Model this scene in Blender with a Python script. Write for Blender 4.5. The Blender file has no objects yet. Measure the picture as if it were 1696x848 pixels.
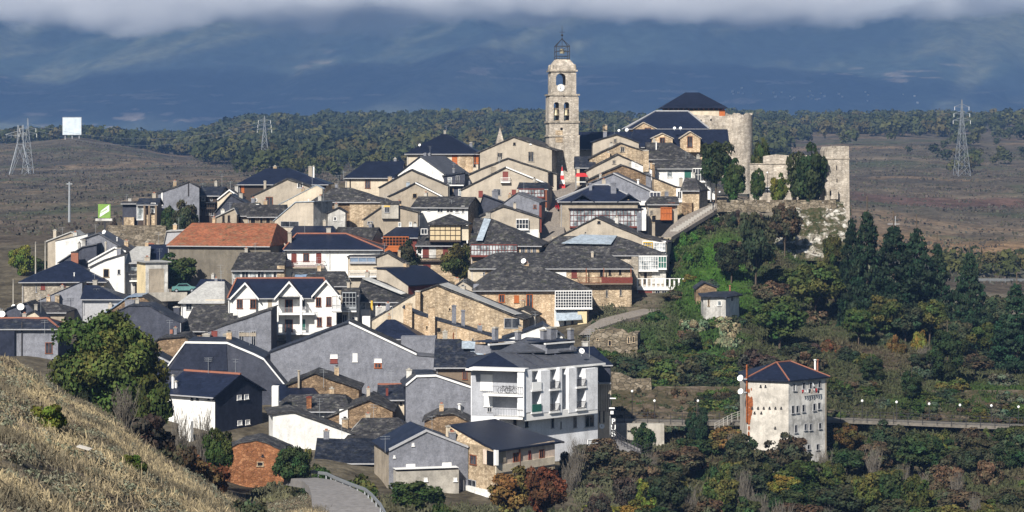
import bpy, bmesh, math, random
import numpy as np
from mathutils import Vector, Matrix, noise
R = math.radians
random.seed(7); rng = np.random.default_rng(7)
SC = bpy.context.scene; COL = SC.collection

# ---------------------------------------------------------------- camera, sky, sun, exposure
F = 3900.0; HY = 250.0; CX = 848.0            # focal length in photo pixels, horizon row, centre column
cam = bpy.data.objects.new('camera', bpy.data.cameras.new('camera')); COL.objects.link(cam)
cam.data.sensor_width = 36; cam.data.lens = F/1696*36
cam.data.shift_y = -(424-HY)/1696
cam.rotation_euler = (R(90), 0, 0); cam.data.clip_start = 1; cam.data.clip_end = 40000
SC.camera = cam
SUN_AZ, SUN_EL = 23.0, 37.0                   # sun stands behind the camera's left shoulder
world = bpy.data.worlds.new('World'); SC.world = world; world.use_nodes = True
wn = world.node_tree; bg = wn.nodes['Background']
sky = wn.nodes.new('ShaderNodeTexSky'); sky.sky_type = 'NISHITA'; sky.sun_disc = False
sky.sun_elevation = R(SUN_EL); sky.sun_rotation = R(180+SUN_AZ); sky.air_density = 1.0; sky.dust_density = 0.6
wn.links.new(sky.outputs[0], bg.inputs[0]); bg.inputs[1].default_value = 0.042
sun = bpy.data.objects.new('sun', bpy.data.lights.new('sun', 'SUN')); COL.objects.link(sun)
sun.data.energy = 5.0; sun.data.angle = R(0.5); sun.data.color = (1.0, 0.95, 0.87)
sv = Vector((-math.sin(R(SUN_AZ))*math.cos(R(SUN_EL)), -math.cos(R(SUN_AZ))*math.cos(R(SUN_EL)), math.sin(R(SUN_EL))))
sun.rotation_euler = sv.to_track_quat('Z', 'Y').to_euler(); sun.location = (0, 0, 200)
SC.view_settings.view_transform = 'Standard'; SC.view_settings.look = 'None'
SC.view_settings.exposure = 0.68; SC.view_settings.gamma = 1
SC.cycles.max_bounces = 5; SC.cycles.diffuse_bounces = 2; SC.cycles.glossy_bounces = 2
SC.cycles.transparent_max_bounces = 6; SC.cycles.volume_bounces = 2
SC.cycles.use_denoising = True

# ---------------------------------------------------------------- materials
MATS = {}
def srgb(r, g, b):
    return tuple(((c/255)/12.92 if c/255 <= .04045 else ((c/255+.055)/1.055)**2.4) for c in (r, g, b))
class NT:
    def __init__(s, name):
        s.m = bpy.data.materials.new(name); s.m.use_nodes = True; s.t = s.m.node_tree
        s.b = s.t.nodes['Principled BSDF']; MATS[name] = s.m
    def n(s, t, **k):
        o = s.t.nodes.new(t)
        for a, v in k.items():
            if a.startswith('i_'):
                key = a[2:]; o.inputs[int(key) if key.isdigit() else key.replace('_', ' ')].default_value = v
            else: setattr(o, a, v)
        return o
    def l(s, a, b): s.t.links.new(a, b)
    def noise(s, vec, scale, detail=3, rough=.6):
        o = s.n('ShaderNodeTexNoise', i_Scale=scale, i_Detail=detail, i_Roughness=rough)
        if vec is not None: s.l(vec, o.inputs['Vector'])
        return o.outputs['Fac']
    def ramp(s, fac, stops):
        o = s.n('ShaderNodeValToRGB'); e = o.color_ramp.elements
        while len(e) < len(stops): e.new(.5)
        for q, (p, c) in zip(e, stops):
            q.position = p; q.color = (*c, 1) if isinstance(c, tuple) else (c, c, c, 1)
        s.l(fac, o.inputs[0]); return o.outputs[0]
    def mix(s, fac, a, b, mode='MIX'):
        o = s.n('ShaderNodeMix', data_type='RGBA', blend_type=mode)
        for i, v in ((0, fac), (6, a), (7, b)):
            if isinstance(v, (int, float)): o.inputs[i].default_value = v
            elif isinstance(v, tuple): o.inputs[i].default_value = (*v, 1)
            else: s.l(v, o.inputs[i])
        return o.outputs[2]
    def obj(s): return s.n('ShaderNodeTexCoord').outputs['Object']
    def world(s): return s.n('ShaderNodeNewGeometry').outputs['Position']
    def scaled(s, vec, sx, sy, sz):
        o = s.n('ShaderNodeMapping'); o.inputs['Scale'].default_value = (sx, sy, sz); s.l(vec, o.inputs[0]); return o.outputs[0]
    def bump(s, h, strength=.3, dist=.05):
        o = s.n('ShaderNodeBump'); o.inputs['Strength'].default_value = strength; o.inputs['Distance'].default_value = dist
        s.l(h, o.inputs['Height']); s.l(o.outputs[0], s.b.inputs['Normal'])
    def done(s, col, rough=.8, spec=.3, metal=0):
        if isinstance(col, tuple): s.b.inputs['Base Color'].default_value = (*col, 1)
        else: s.l(col, s.b.inputs['Base Color'])
        s.b.inputs['Roughness'].default_value = rough; s.b.inputs['Specular IOR Level'].default_value = spec
        s.b.inputs['Metallic'].default_value = metal; return s.m

def jitter(t, col, amt=.25):
    "slight value change from object to object"
    r = t.n('ShaderNodeObjectInfo').outputs['Random']
    mr = t.n('ShaderNodeMapRange', i_3=1-amt, i_4=1+amt); t.l(r, mr.inputs[0])
    h = t.n('ShaderNodeHueSaturation'); t.l(mr.outputs[0], h.inputs['Value']); t.l(col, h.inputs['Color'])
    return h.outputs[0]
def plaster(name, c, stain=.35, j=.08, blotch=False):
    t = NT(name); o = t.obj()
    big = t.ramp(t.noise(o, .35, 4, .65), [(.35, 1-stain), (.62, 1.06)])
    st = t.ramp(t.noise(t.scaled(o, 1.3, 1.3, .18), 1.0, 3), [(.38, 1-stain*.7), (.6, 1.0)]) if not blotch else t.ramp(t.noise(o, 1.5, 5, .75), [(.36, .78), (.64, 1.16)])
    fine = t.ramp(t.noise(o, 6, 2), [(.3, .88), (.7, 1.08)])
    col = t.mix(1, t.mix(1, t.mix(1, c, big, 'MULTIPLY'), st, 'MULTIPLY'), fine, 'MULTIPLY')
    pt = t.ramp(t.noise(o, .55, 3, .6), [(.53, 1.0), (.545, 1-stain*.55), (.62, 1-stain*.4), (.635, 1.04)])
    col = t.mix(1, col, pt, 'MULTIPLY')
    return t.done(jitter(t, col, j), .9, .15)
def masonry(name, c1, c2, c3, scale=2.2, mortar=None, j=.08, stretch=1.8):
    t = NT(name); o = t.obj(); v = t.n('ShaderNodeTexVoronoi', i_Scale=scale, i_Randomness=.9)
    t.l(t.scaled(o, 1, 1, stretch), v.inputs['Vector'])
    sep = t.n('ShaderNodeSeparateColor'); t.l(v.outputs['Color'], sep.inputs[0])
    col = t.ramp(sep.outputs[0], [(0, c1), (.5, c2), (1, c3)])
    e = t.n('ShaderNodeTexVoronoi', feature='DISTANCE_TO_EDGE', i_Scale=scale, i_Randomness=.9); t.l(t.scaled(o, 1, 1, stretch), e.inputs['Vector'])
    ed = t.ramp(e.outputs[0], [(.0, 0.0), (.08, 1.0)])
    col = t.mix(ed, mortar or tuple(x*.8 for x in c1), col)
    big = t.ramp(t.noise(o, .3, 4, .65), [(.35, .68), (.65, 1.1)])
    st = t.ramp(t.noise(t.scaled(o, 1.2, 1.2, .15), 1.0, 3), [(.36, .72), (.6, 1.05)])
    col = t.mix(1, t.mix(1, col, big, 'MULTIPLY'), st, 'MULTIPLY')
    t.bump(ed, .5, .06)
    return t.done(jitter(t, col, j), .92, .1)
def slate(name, c, var=.45, moss=0.0, rough=.45, spec=.35, j=.2, light=(.20, .19, .17)):
    t = NT(name); o = t.obj()
    pat = t.ramp(t.noise(o, .45, 4, .7), [(.3, 1-var), (.7, 1+var*.7)])
    v = t.n('ShaderNodeTexVoronoi', i_Scale=3.2, i_Randomness=.7); t.l(t.scaled(o, 1, 1, 2.0), v.inputs['Vector'])
    sep = t.n('ShaderNodeSeparateColor'); t.l(v.outputs['Color'], sep.inputs[0])
    tile = t.ramp(sep.outputs[0], [(0, 1-var), (1, 1+var)])
    wv = t.n('ShaderNodeTexWave', bands_direction='Z', i_Scale=1.4, i_Distortion=.6, i_Detail=1.0); t.l(o, wv.inputs['Vector'])
    crs = t.ramp(wv.outputs['Fac'], [(.0, 1-var*.35), (.5, 1.0)])
    col = t.mix(1, t.mix(1, t.mix(1, c, pat, 'MULTIPLY'), tile, 'MULTIPLY'), crs, 'MULTIPLY')
    if moss:
        mk = t.ramp(t.noise(o, 1.1, 5, .75), [(.52, 0.0), (.66, moss)])
        col = t.mix(mk, col, light)
        mk2 = t.ramp(t.noise(o, .8, 4, .7), [(.56, 0.0), (.7, moss)])
        col = t.mix(mk2, col, (.045, .05, .022))
    t.bump(sep.outputs[1], .25, .03)
    return t.done(jitter(t, col, j), rough, spec)
def simple(name, c, rough=.6, spec=.3, metal=0, var=.15, scale=3.0):
    t = NT(name); f = t.ramp(t.noise(t.obj(), scale, 4), [(.3, 1-var), (.7, 1+var)])
    return t.done(t.mix(1, c, f, 'MULTIPLY'), rough, spec, metal)

slate('navy', (.011, .0145, .029), .28, 0, .45, .2)
slate('navyold', (.018, .021, .031), .4, .25, .5, .2)
slate('greyslate', (.078, .081, .094), .22, .12, .55, .3)
slate('brownslate', (.034, .032, .033), .5, .55, .75, .2)
slate('oldslate', (.034, .0325, .034), .45, .6, .75, .2)
slate('orangetile', (.235, .085, .043), .3, .85, .8, .15, .1, (.17, .12, .07))
slate('metalroof', (.30, .35, .40), .2, .25, .4, .4, .1, (.25, .23, .2))
slate('bluemetal', (.16, .22, .31), .15, .2, .38, .45, .05)
slate('corrugated', (.34, .335, .32), .16, .2, .6, .3, .1, (.22, .21, .2))
plaster('white', (.78, .77, .74), .2, .04)
plaster('dirtywhite', (.62, .60, .56), .45)
plaster('cream', (.58, .50, .385), .18)
plaster('beige', (.415, .362, .292), .17, .12)
plaster('tan', (.37, .315, .245), .22)
plaster('yellow', (.66, .54, .33), .15, .02)
plaster('pink', (.66, .535, .44), .25)
plaster('brownwall', (.165, .145, .115), .2, .02)
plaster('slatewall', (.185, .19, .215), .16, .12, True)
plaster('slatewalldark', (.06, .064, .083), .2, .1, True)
plaster('navywall', (.024, .028, .045), .25, .05, True)
plaster('concrete', (.42, .39, .34), .3)
plaster('aptwhite', (.74, .745, .765), .16, .02)
plaster('blockwhite', (.72, .70, .66), .45, .02)
plaster('blockbeige', (.56, .52, .46), .28, .02)
masonry('stone', (0.335, 0.254, 0.165), (0.486, 0.378, 0.257), (0.594, 0.475, 0.332), 2.3)
masonry('warmstone', (0.42, 0.3, 0.188), (0.563, 0.422, 0.275), (0.645, 0.504, 0.352), 2.6)
masonry('greystone', (0.308, 0.269, 0.216), (0.42, 0.364, 0.294), (0.51, 0.454, 0.372), 2.2)
masonry('brownstone', (0.163, 0.111, 0.067), (0.263, 0.181, 0.112), (0.353, 0.247, 0.153), 2.3)
masonry('redstone', (0.206, 0.089, 0.041), (0.312, 0.132, 0.06), (0.389, 0.19, 0.094), 2.4)
masonry('ashlar', (0.397, 0.345, 0.284), (0.49, 0.433, 0.361), (0.573, 0.51, 0.433), 1.35, (.30, .26, .21), .04, 1.7)
masonry('rubble', (0.154, 0.124, 0.086), (0.23, 0.189, 0.135), (0.327, 0.275, 0.211), 1.2, (.05, .045, .03))
masonry('palerock', (.15, .125, .09), (.34, .31, .27), (.62, .60, .56), 1.0, (.06, .06, .035), .05, 1.0)
simple('wood', (.17, .055, .022)); simple('orangewood', (.36, .10, .022), .55); simple('redwood', (.13, .028, .018), .55)
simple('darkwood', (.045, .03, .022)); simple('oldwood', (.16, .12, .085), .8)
simple('trim', (.72, .71, .69), .5, .3, 0, .06); simple('greytrim', (.33, .33, .34), .5)
simple('redshutter', (.17, .04, .03)); simple('greenshutter', (.02, .10, .075)); simple('whiteshutter', (.78, .78, .77), .5, .3, 0, .05)
simple('orangetrim', (.26, .105, .065), .8); simple('iron', (.03, .028, .03), .5); simple('steel', (.36, .38, .40), .45, .5, .4)
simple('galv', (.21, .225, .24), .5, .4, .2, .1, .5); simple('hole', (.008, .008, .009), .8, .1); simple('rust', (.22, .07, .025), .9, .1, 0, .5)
simple('dish', (.80, .80, .79), .4, .4, 0, .04); simple('yellowpaint', (.60, .38, .05)); simple('asphalt', (.19, .18, .175), .9, .15, 0, .2, 2.0)
simple('deckgrey', (.15, .135, .115), .9, .1, 0, .3, 2.0); plaster('aptgrey', (.36, .37, .40), .12, .02)
simple('cobble', (.20, .175, .15), .9, .1, 0, .3, 3.0); simple('carred', (.36, .012, .012), .25, .6); simple('carteal', (.09, .20, .19), .25, .6)
simple('carwhite', (.72, .72, .72), .25, .6); simple('rubber', (.015, .015, .015), .8); simple('bell', (.30, .26, .17), .5, .4, .5)
t = NT('rockbrown'); o = t.obj()
rk_ = t.ramp(t.noise(t.scaled(o, 1, 1, .35), .55, 6, .75), [(.3, (.055, .042, .03)), (.5, (.12, .092, .066)), (.66, (.20, .165, .125))])
rg_ = t.ramp(t.noise(o, .25, 5, .7), [(.40, 0.0), (.52, .9)]); t.bump(t.noise(o, .9, 5), .8, .5)
t.done(t.mix(rg_, rk_, t.ramp(t.noise(o, 1.8, 4), [(.35, (.03, .034, .014)), (.65, (.085, .066, .04))])), .95, .05)
t = NT('cliff'); o = t.obj(); v = t.n('ShaderNodeTexVoronoi', i_Scale=1.25, i_Randomness=1.0); t.l(o, v.inputs['Vector']); sp = t.n('ShaderNodeSeparateColor'); t.l(v.outputs['Color'], sp.inputs[0])
rk_ = t.ramp(sp.outputs[0], [(0, (.09, .075, .055)), (.45, (.27, .245, .20)), (1, (.52, .50, .46))])
rg_ = t.ramp(t.noise(t.scaled(o, 1, 1, .35), .42, 5, .7), [(.44, 0.0), (.52, 1.0)]); rn_ = t.ramp(t.noise(o, 1.6, 4), [(.35, (.026, .036, .013)), (.55, (.06, .055, .028)), (.7, (.10, .072, .048))])
t.bump(sp.outputs[1], .8, .3); t.done(t.mix(rg_, rk_, rn_), .95, .05)
simple('skin', (.45, .28, .2)); simple('cloth', (.03, .032, .04)); simple('clothred', (.45, .03, .03)); simple('halftimber', (.50, .40, .245))
simple('bark', (.085, .065, .048), .9, .1, 0, .4); simple('palebark', (.13, .115, .095), .9, .1, 0, .3); simple('kerbstone', (.33, .31, .28), .9)
simple('signgreen', (.17, .30, .055)); simple('signwhite', (.75, .76, .74)); simple('billboard', (.50, .56, .60), .5, .3, 0, .18, .35)
t = NT('glass'); t.done(jitter(t, t.ramp(t.noise(t.obj(), .7), [(.4, (.010, .012, .016)), (.62, (.05, .055, .065))]), .3), .12, .5)
t = NT('paleglass'); t.done(t.ramp(t.noise(t.obj(), .9, 3), [(.42, (.10, .12, .13)), (.6, (.45, .47, .48))]), .25, .5)

# ---------------------------------------------------------------- mesh helpers
class MB:
    "collects shapes; build() links them as one mesh object"
    def __init__(s): s.v = []; s.f = []; s.mi = []; s.ml = []
    def mat(s, m):
        if m not in s.ml: s.ml.append(m)
        return s.ml.index(m)
    def add(s, vs, fs, m):
        o = len(s.v); i = s.mat(m); s.v += [tuple(v) for v in vs]
        for f in fs: s.f.append([q+o for q in f]); s.mi.append(i)
        return s
    def box(s, x0, x1, y0, y1, z0, z1, m, fm=None):
        vs = [(x, y, z) for z in (z0, z1) for y in (y0, y1) for x in (x0, x1)]
        return s.add(vs, [(0, 2, 3, 1), (4, 5, 7, 6), (0, 1, 5, 4), (1, 3, 7, 5), (3, 2, 6, 7), (2, 0, 4, 6)], m)
    def slab(s, pts, t, m):
        "polygon with a thickness straight down"
        n = len(pts); vs = list(pts) + [(p[0], p[1], p[2]-t) for p in pts]
        return s.add(vs, [tuple(range(n)), tuple(range(2*n-1, n-1, -1))] + [(i, n+i, n+(i+1) % n, (i+1) % n) for i in range(n)], m)
    def prism(s, pts, d, m, caps=True):
        "polygon swept along vector d"
        n = len(pts); vs = [tuple(p) for p in pts] + [(p[0]+d[0], p[1]+d[1], p[2]+d[2]) for p in pts]
        fs = [(i, (i+1) % n, n+(i+1) % n, n+i) for i in range(n)]
        if caps: fs += [tuple(range(n-1, -1, -1)), tuple(range(n, 2*n))]
        return s.add(vs, fs, m)
    def bar(s, a, b, w, m, w2=None):
        a = Vector(a); b = Vector(b); d = (b-a).normalized()
        up = Vector((0, 0, 1)) if abs(d.z) < .95 else Vector((1, 0, 0))
        x = d.cross(up).normalized()*w/2; y = d.cross(x).normalized()*w/2; k = (w2 if w2 is not None else w)/w
        vs = [a-x-y, a+x-y, a+x+y, a-x+y, b-x*k-y*k, b+x*k-y*k, b+x*k+y*k, b-x*k+y*k]
        return s.add(vs, [(0, 3, 2, 1), (4, 5, 6, 7), (0, 1, 5, 4), (1, 2, 6, 5), (2, 3, 7, 6), (3, 0, 4, 7)], m)
    def tube(s, a, b, r0, r1, m, n=8):
        a = Vector(a); b = Vector(b); d = (b-a).normalized()
        up = Vector((0, 0, 1)) if abs(d.z) < .95 else Vector((1, 0, 0))
        x = d.cross(up).normalized(); y = d.cross(x).normalized()
        vs = [a+(x*math.cos(2*math.pi*i/n)+y*math.sin(2*math.pi*i/n))*r0 for i in range(n)]
        vs += [b+(x*math.cos(2*math.pi*i/n)+y*math.sin(2*math.pi*i/n))*r1 for i in range(n)]
        return s.add(vs, [(i, (i+1) % n, n+(i+1) % n, n+i) for i in range(n)] + [tuple(range(n-1, -1, -1)), tuple(range(n, 2*n))], m)
    def lathe(s, prof, c, m, n=16):
        "prof: (radius, height) pairs around the vertical through c"
        vs = []; fs = []
        for r, z in prof:
            vs += [(c[0]+r*math.cos(2*math.pi*i/n), c[1]+r*math.sin(2*math.pi*i/n), c[2]+z) for i in range(n)]
        for k in range(len(prof)-1):
            fs += [(k*n+i, k*n+(i+1) % n, (k+1)*n+(i+1) % n, (k+1)*n+i) for i in range(n)]
        fs += [tuple(range(n-1, -1, -1)), tuple(range((len(prof)-1)*n, len(prof)*n))]
        return s.add(vs, fs, m)
    def build(s, name, parent=None, smooth=False):
        me = bpy.data.meshes.new(name); me.from_pydata(s.v, [], s.f)
        for m in s.ml: me.materials.append(MATS[m])
        me.polygons.foreach_set('material_index', s.mi)
        if smooth: me.polygons.foreach_set('use_smooth', [True]*len(s.f))
        bm = bmesh.new(); bm.from_mesh(me)
        if name == 'roof' and any('old' in m or 'brown' in m or 'tile' in m for m in s.ml):
            bmesh.ops.subdivide_edges(bm, edges=[e for e in bm.edges if e.calc_length() > .6], cuts=6, use_grid_fill=True)
            q = random.Random(len(s.v)+int(abs(s.v[0][0])*97)).uniform(0, 90)
            for v in bm.verts: v.co.z += .13*noise.noise(Vector((v.co.x*.33+q, v.co.y*.33, 0)))+.05*noise.noise(Vector((v.co.x*1.3+q, v.co.y*1.3, 5)))
        bmesh.ops.recalc_face_normals(bm, faces=bm.faces); bm.to_mesh(me); bm.free()
        o = bpy.data.objects.new(name, me); COL.objects.link(o)
        if parent: o.parent = parent
        return o
def tag(o, label=None, cat=None, group=None, kind=None):
    if label: o['label'] = label
    if cat: o['category'] = cat
    if group: o['group'] = group
    if kind: o['kind'] = kind
    return o
def empty(name, loc, th=0, label=None, cat=None, group=None):
    o = bpy.data.objects.new(name, None); COL.objects.link(o); o.location = loc; o.rotation_euler = (0, 0, R(th)); o.empty_display_size = .5
    return tag(o, label, cat, group)
def copy_tree(o, parent=None):
    c = o.copy(); COL.objects.link(c)
    if parent: c.parent = parent
    for ch in list(o.children): copy_tree(ch, c)
    return c
def npmesh(name, V, Fq, mat, col=None, smooth=False):
    "one mesh from numpy quads, with an optional per-vertex colour attribute"
    me = bpy.data.meshes.new(name); nv = len(V); nf = len(Fq); k = Fq.shape[1]
    me.vertices.add(nv); me.vertices.foreach_set('co', np.ascontiguousarray(V, dtype=np.float32).ravel())
    me.loops.add(nf*k); me.loops.foreach_set('vertex_index', np.ascontiguousarray(Fq, dtype=np.int32).ravel())
    me.polygons.add(nf); me.polygons.foreach_set('loop_start', np.arange(0, nf*k, k, dtype=np.int32))
    me.polygons.foreach_set('use_smooth', np.full(nf, smooth))
    if col is not None:
        a = me.color_attributes.new('col', 'FLOAT_COLOR', 'POINT')
        a.data.foreach_set('color', np.ascontiguousarray(np.c_[col, np.ones(nv)], dtype=np.float32).ravel())
    me.update(calc_edges=True); me.materials.append(mat)
    o = bpy.data.objects.new(name, me); COL.objects.link(o); return o
def at(px, py, Y): return Vector(((px-CX)*Y/F, Y, (HY-py)*Y/F))
# ---------------------------------------------------------------- terrain: height table over (bearing, distance)
YR = [50, 80, 110, 140, 170, 210, 250, 290, 330, 370, 410, 450, 480, 540, 650, 850, 1100, 1400, 1900, 2600, 4600]
TT = {
 -300: [850, 720, 620, 560, 530, 560, 590, 590, 570, 530, 480, 440, 420, 390, 360, 325, 285, 240, 232, 225, 225],
    0: [960, 790, 690, 625, 596, 640, 660, 650, 615, 560, 480, 425, 410, 390, 365, 325, 289, 240, 238, 230, 228],
  130: [1030, 860, 755, 692, 672, 695, 705, 690, 640, 560, 470, 415, 400, 385, 360, 318, 285, 228, 240, 230, 228],
  300: [1180, 985, 860, 800, 785, 795, 790, 740, 655, 560, 460, 385, 355, 345, 345, 310, 278, 262, 240, 225, 228],
  420: [1290, 1090, 960, 890, 880, 842, 820, 755, 660, 560, 455, 352, 312, 322, 335, 308, 280, 262, 215, 195, 215],
  520: [1330, 1150, 1010, 940, 893, 820, 805, 757, 660, 560, 455, 352, 302, 317, 330, 305, 278, 250, 212, 192, 210],
  620: [1350, 1170, 1060, 985, 905, 838, 838, 767, 660, 560, 455, 352, 302, 315, 330, 305, 278, 250, 210, 190, 205],
  760: [1360, 1200, 1090, 1020, 980, 935, 862, 770, 660, 560, 455, 354, 302, 312, 330, 305, 278, 250, 208, 190, 205],
  900: [1360, 1210, 1100, 1040, 1000, 950, 872, 772, 660, 560, 458, 358, 304, 312, 330, 305, 278, 250, 208, 192, 205],
 1000: [1360, 1210, 1110, 1060, 1020, 965, 880, 775, 664, 540, 470, 362, 312, 320, 330, 305, 278, 250, 208, 195, 205],
 1100: [1360, 1210, 1120, 1070, 1030, 970, 890, 790, 668, 533, 468, 350, 318, 330, 340, 310, 280, 248, 208, 198, 205],
 1145: [1360, 1210, 1120, 1070, 1030, 970, 890, 796, 656, 542, 432, 336, 322, 336, 345, 312, 282, 246, 208, 198, 205],
 1200: [1360, 1210, 1120, 1070, 1030, 970, 890, 800, 645, 535, 425, 335, 325, 345, 350, 315, 285, 245, 208, 198, 205],
 1300: [1360, 1210, 1120, 1070, 1030, 970, 890, 800, 642, 545, 450, 345, 345, 375, 370, 322, 288, 242, 206, 200, 205],
 1400: [1360, 1210, 1120, 1070, 1030, 970, 890, 792, 645, 550, 470, 420, 410, 425, 410, 335, 287, 236, 206, 200, 205],
 1500: [1360, 1210, 1120, 1070, 1030, 970, 890, 790, 645, 565, 505, 465, 455, 452, 420, 345, 286, 236, 206, 200, 205],
 1600: [1360, 1210, 1120, 1070, 1030, 970, 880, 782, 652, 592, 542, 505, 488, 470, 435, 350, 290, 238, 206, 200, 205],
 1700: [1360, 1210, 1120, 1070, 1020, 960, 870, 775, 656, 602, 562, 522, 502, 472, 435, 350, 290, 238, 204, 200, 205],
 2000: [1360, 1210, 1120, 1070, 1010, 950, 860, 765, 650, 600, 565, 530, 505, 472, 435, 350, 290, 238, 204, 200, 205]}
PXC = np.array(sorted(TT), float); TAB = np.array([TT[k] for k in sorted(TT)], float); LY = np.log(np.array(YR, float))
def _cub(xs, x):
    i = np.clip(np.searchsorted(xs, x)-1, 0, len(xs)-2); t = np.clip((x-xs[i])/(xs[i+1]-xs[i]), 0, 1)
    return i, t*t*(3-2*t)*.45 + t*.55
def vnoise(x, y, s=0):
    xi = np.floor(x).astype(np.int64); yi = np.floor(y).astype(np.int64); fx = x-xi; fy = y-yi
    fx = fx*fx*(3-2*fx); fy = fy*fy*(3-2*fy)
    def h(a, b):
        n = (a*374761393 + b*668265263 + s*1442695041) & 0x7fffffff
        n = ((n ^ (n >> 13))*1274126177) & 0x7fffffff
        return ((n ^ (n >> 16)) & 0xffff)/65535.0
    return (h(xi, yi)*(1-fx)+h(xi+1, yi)*fx)*(1-fy) + (h(xi, yi+1)*(1-fx)+h(xi+1, yi+1)*fx)*fy
def fbm(x, y, o=4, s=0):
    r = 0; a = .5
    for k in range(o): r = r + a*vnoise(x*2**k, y*2**k, s+k); a *= .5
    return r
def gpy(px, Y):
    px = np.asarray(px, float); Y = np.asarray(Y, float)
    i, t = _cub(PXC, np.clip(px, PXC[0], PXC[-1])); j, u = _cub(LY, np.log(np.clip(Y, 50, 4600)))
    return (TAB[i, j]*(1-t)+TAB[i+1, j]*t)*(1-u) + (TAB[i, j+1]*(1-t)+TAB[i+1, j+1]*t)*u
def gz(X, Y):
    X = np.asarray(X, float); Y = np.asarray(Y, float); Ys = np.maximum(Y, 30)
    z = (HY-gpy(CX+F*X/Ys, Ys))*Ys/F
    return z + (fbm(X/9, Y/9, 4, 3)-.47)*np.clip(Ys/260, .3, 1.6)*1.3
def gp(px, Y, up=0): X = (px-CX)*Y/F; return Vector((X, Y, float(gz(X, Y))+up))
def hit(px, py, Y0=60, Y1=3000):
    "distance at which the ground is seen at this pixel, nearest first, from Y0 on"
    Ys = np.exp(np.linspace(math.log(Y0), math.log(Y1), 700)); X = (px-CX)*Ys/F
    g = HY-F*gz(X, Ys)/Ys; k = np.where(g <= py)[0]
    return float(Ys[k[0]]) if len(k) else Y1

def land_colour(X, Y):
    px = CX+F*X/Y; n = X.shape
    c = np.zeros(n+(3,)); a = fbm(X/14, Y/14, 4, 11); b = fbm(X/50, Y/50, 4, 21)
    def put(w, col): 
        w = np.clip(w, 0, 1)[..., None]; c[...] = c*(1-w) + np.array(col)*w
    c[...] = (.085, .068, .05)                                                   # heath and bare soil
    sm = lambda v, lo, hi: np.clip((v-lo)/(hi-lo), 0, 1)
    far = sm(Y, 520, 640)
    put(far, (.088, .075, .056)); put(far*sm(b, .46, .60), (.060, .052, .042)); put(far*sm(fbm(X/110+2, Y/28, 4, 15), .52, .60)*.7, (.115, .092, .068)); put(far*sm(fbm(X/60+9, Y/35, 4, 5), .56, .64)*.8, (.16, .115, .075))
    put(far*sm(fbm(X/45+3, Y/25, 4, 8), .56, .66)*.8, (.062, .07, .04))
    put(sm(px, 1380, 1420)*far*sm(-np.abs(Y-690), -55, -25), (.19, .125, .07))     # tilled strip on the right hillside
    put(sm(px, 1380, 1420)*far*sm(-np.abs(Y-905), -40, -20)*.7, (.10, .055, .048))
    put(sm(px, 1420, 1450)*sm(-np.abs(Y-590), -45, -15)*.8, (.085, .085, .062))
    for yl, k_ in ((980, 70), (760, 40), (1180, 60), (640, 25)): put(far*sm(-np.abs(Y-(yl+k_*(fbm(X/90, X*0+yl, 3, 4)-.5)*2+X*.12)), -8, -3)*.7, (.17, .135, .095))
    v = sm(-Y, -500, -480)*sm(Y, 235, 260)
    put(v, (.10, .085, .06))
    r = v*sm(px, 1085, 1130)
    put(r, (.065, .060, .035)); put(r*sm(a, .44, .58), (.045, .062, .02)); put(r*sm(fbm(X/18, Y/22, 4, 31), .52, .62), (.085, .062, .045))
    put(r*sm(-np.abs(px-1190), -75, -20)*sm(Y, 372, 385)*sm(-Y, -432, -420), (.055, .105, .02))       # bright grass below the ramp
    put(r*sm(-np.abs(px-1170), -70, -15)*sm(Y, 312, 320)*sm(-Y, -368, -352)*sm(a, .36, .5), (.048, .085, .026)); put(v*sm(px, 985, 1010)*sm(-px, -1110, -1085)*sm(Y, 322, 332)*sm(-Y, -372, -362)*sm(a, .34, .46)*.9, (.045, .066, .024))
    put(r*sm(Y, 432, 438)*sm(px, 1150, 1180), (.19, .165, .13))
    put(r*sm(-Y, -318, -312)*sm(a, .40, .5)*.8, (.085, .062, .042))
    fg = sm(-Y, -235, -205)*sm(-px, -640, -520)
    put(fg, (.17, .135, .092)); put(fg*sm(fbm(X/3.2, Y/5, 4, 41), .46, .58), (.12, .105, .08)); put(fg*sm(fbm(X/2.1, Y/3, 4, 51), .5, .6), (.20, .165, .105))
    put(fg*sm(fbm(X/4+5, Y/7, 4, 61), .56, .64), (.17, .135, .11))
    return c*(1+.5*(fbm(X/1.7, Y/1.7, 3, 71)-.44))[..., None]

def build_land():
    Ys = np.exp(np.linspace(math.log(34), math.log(4600), 560)); us = np.linspace(-.30, .30, 440)
    YY, UU = np.meshgrid(Ys, us, indexing='ij'); XX = UU*YY; ZZ = gz(XX, YY)
    V = np.stack([XX, YY, ZZ], -1).reshape(-1, 3); n = len(us); i = np.arange((len(Ys)-1)*n).reshape(-1, n)[:, :-1].ravel()
    return V, np.stack([i, i+1, i+n+1, i+n], -1), land_colour(XX, YY).reshape(-1, 3)
t = NT('land'); at_ = t.n('ShaderNodeAttribute', attribute_name='col'); w = t.world()
f1 = t.ramp(t.noise(w, .9, 5, .7), [(.3, .55), (.7, 1.4)]); f2 = t.ramp(t.noise(w, .06, 5, .65), [(.32, .7), (.68, 1.25)])
f3 = t.ramp(t.noise(w, .22, 5, .75), [(.38, .62), (.56, 1.08)])
t.bump(t.noise(w, 1.4, 4), .6, .3)
t.done(t.mix(1, t.mix(1, t.mix(1, at_.outputs[0], f1, 'MULTIPLY'), f2, 'MULTIPLY'), f3, 'MULTIPLY'), .95, .05)
V, Q, C_ = build_land()
land = npmesh('ground', V, Q, MATS['land'], C_, True); tag(land, 'scrubby ground of the village hill and the heath around it', 'ground', None, 'structure')

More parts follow.
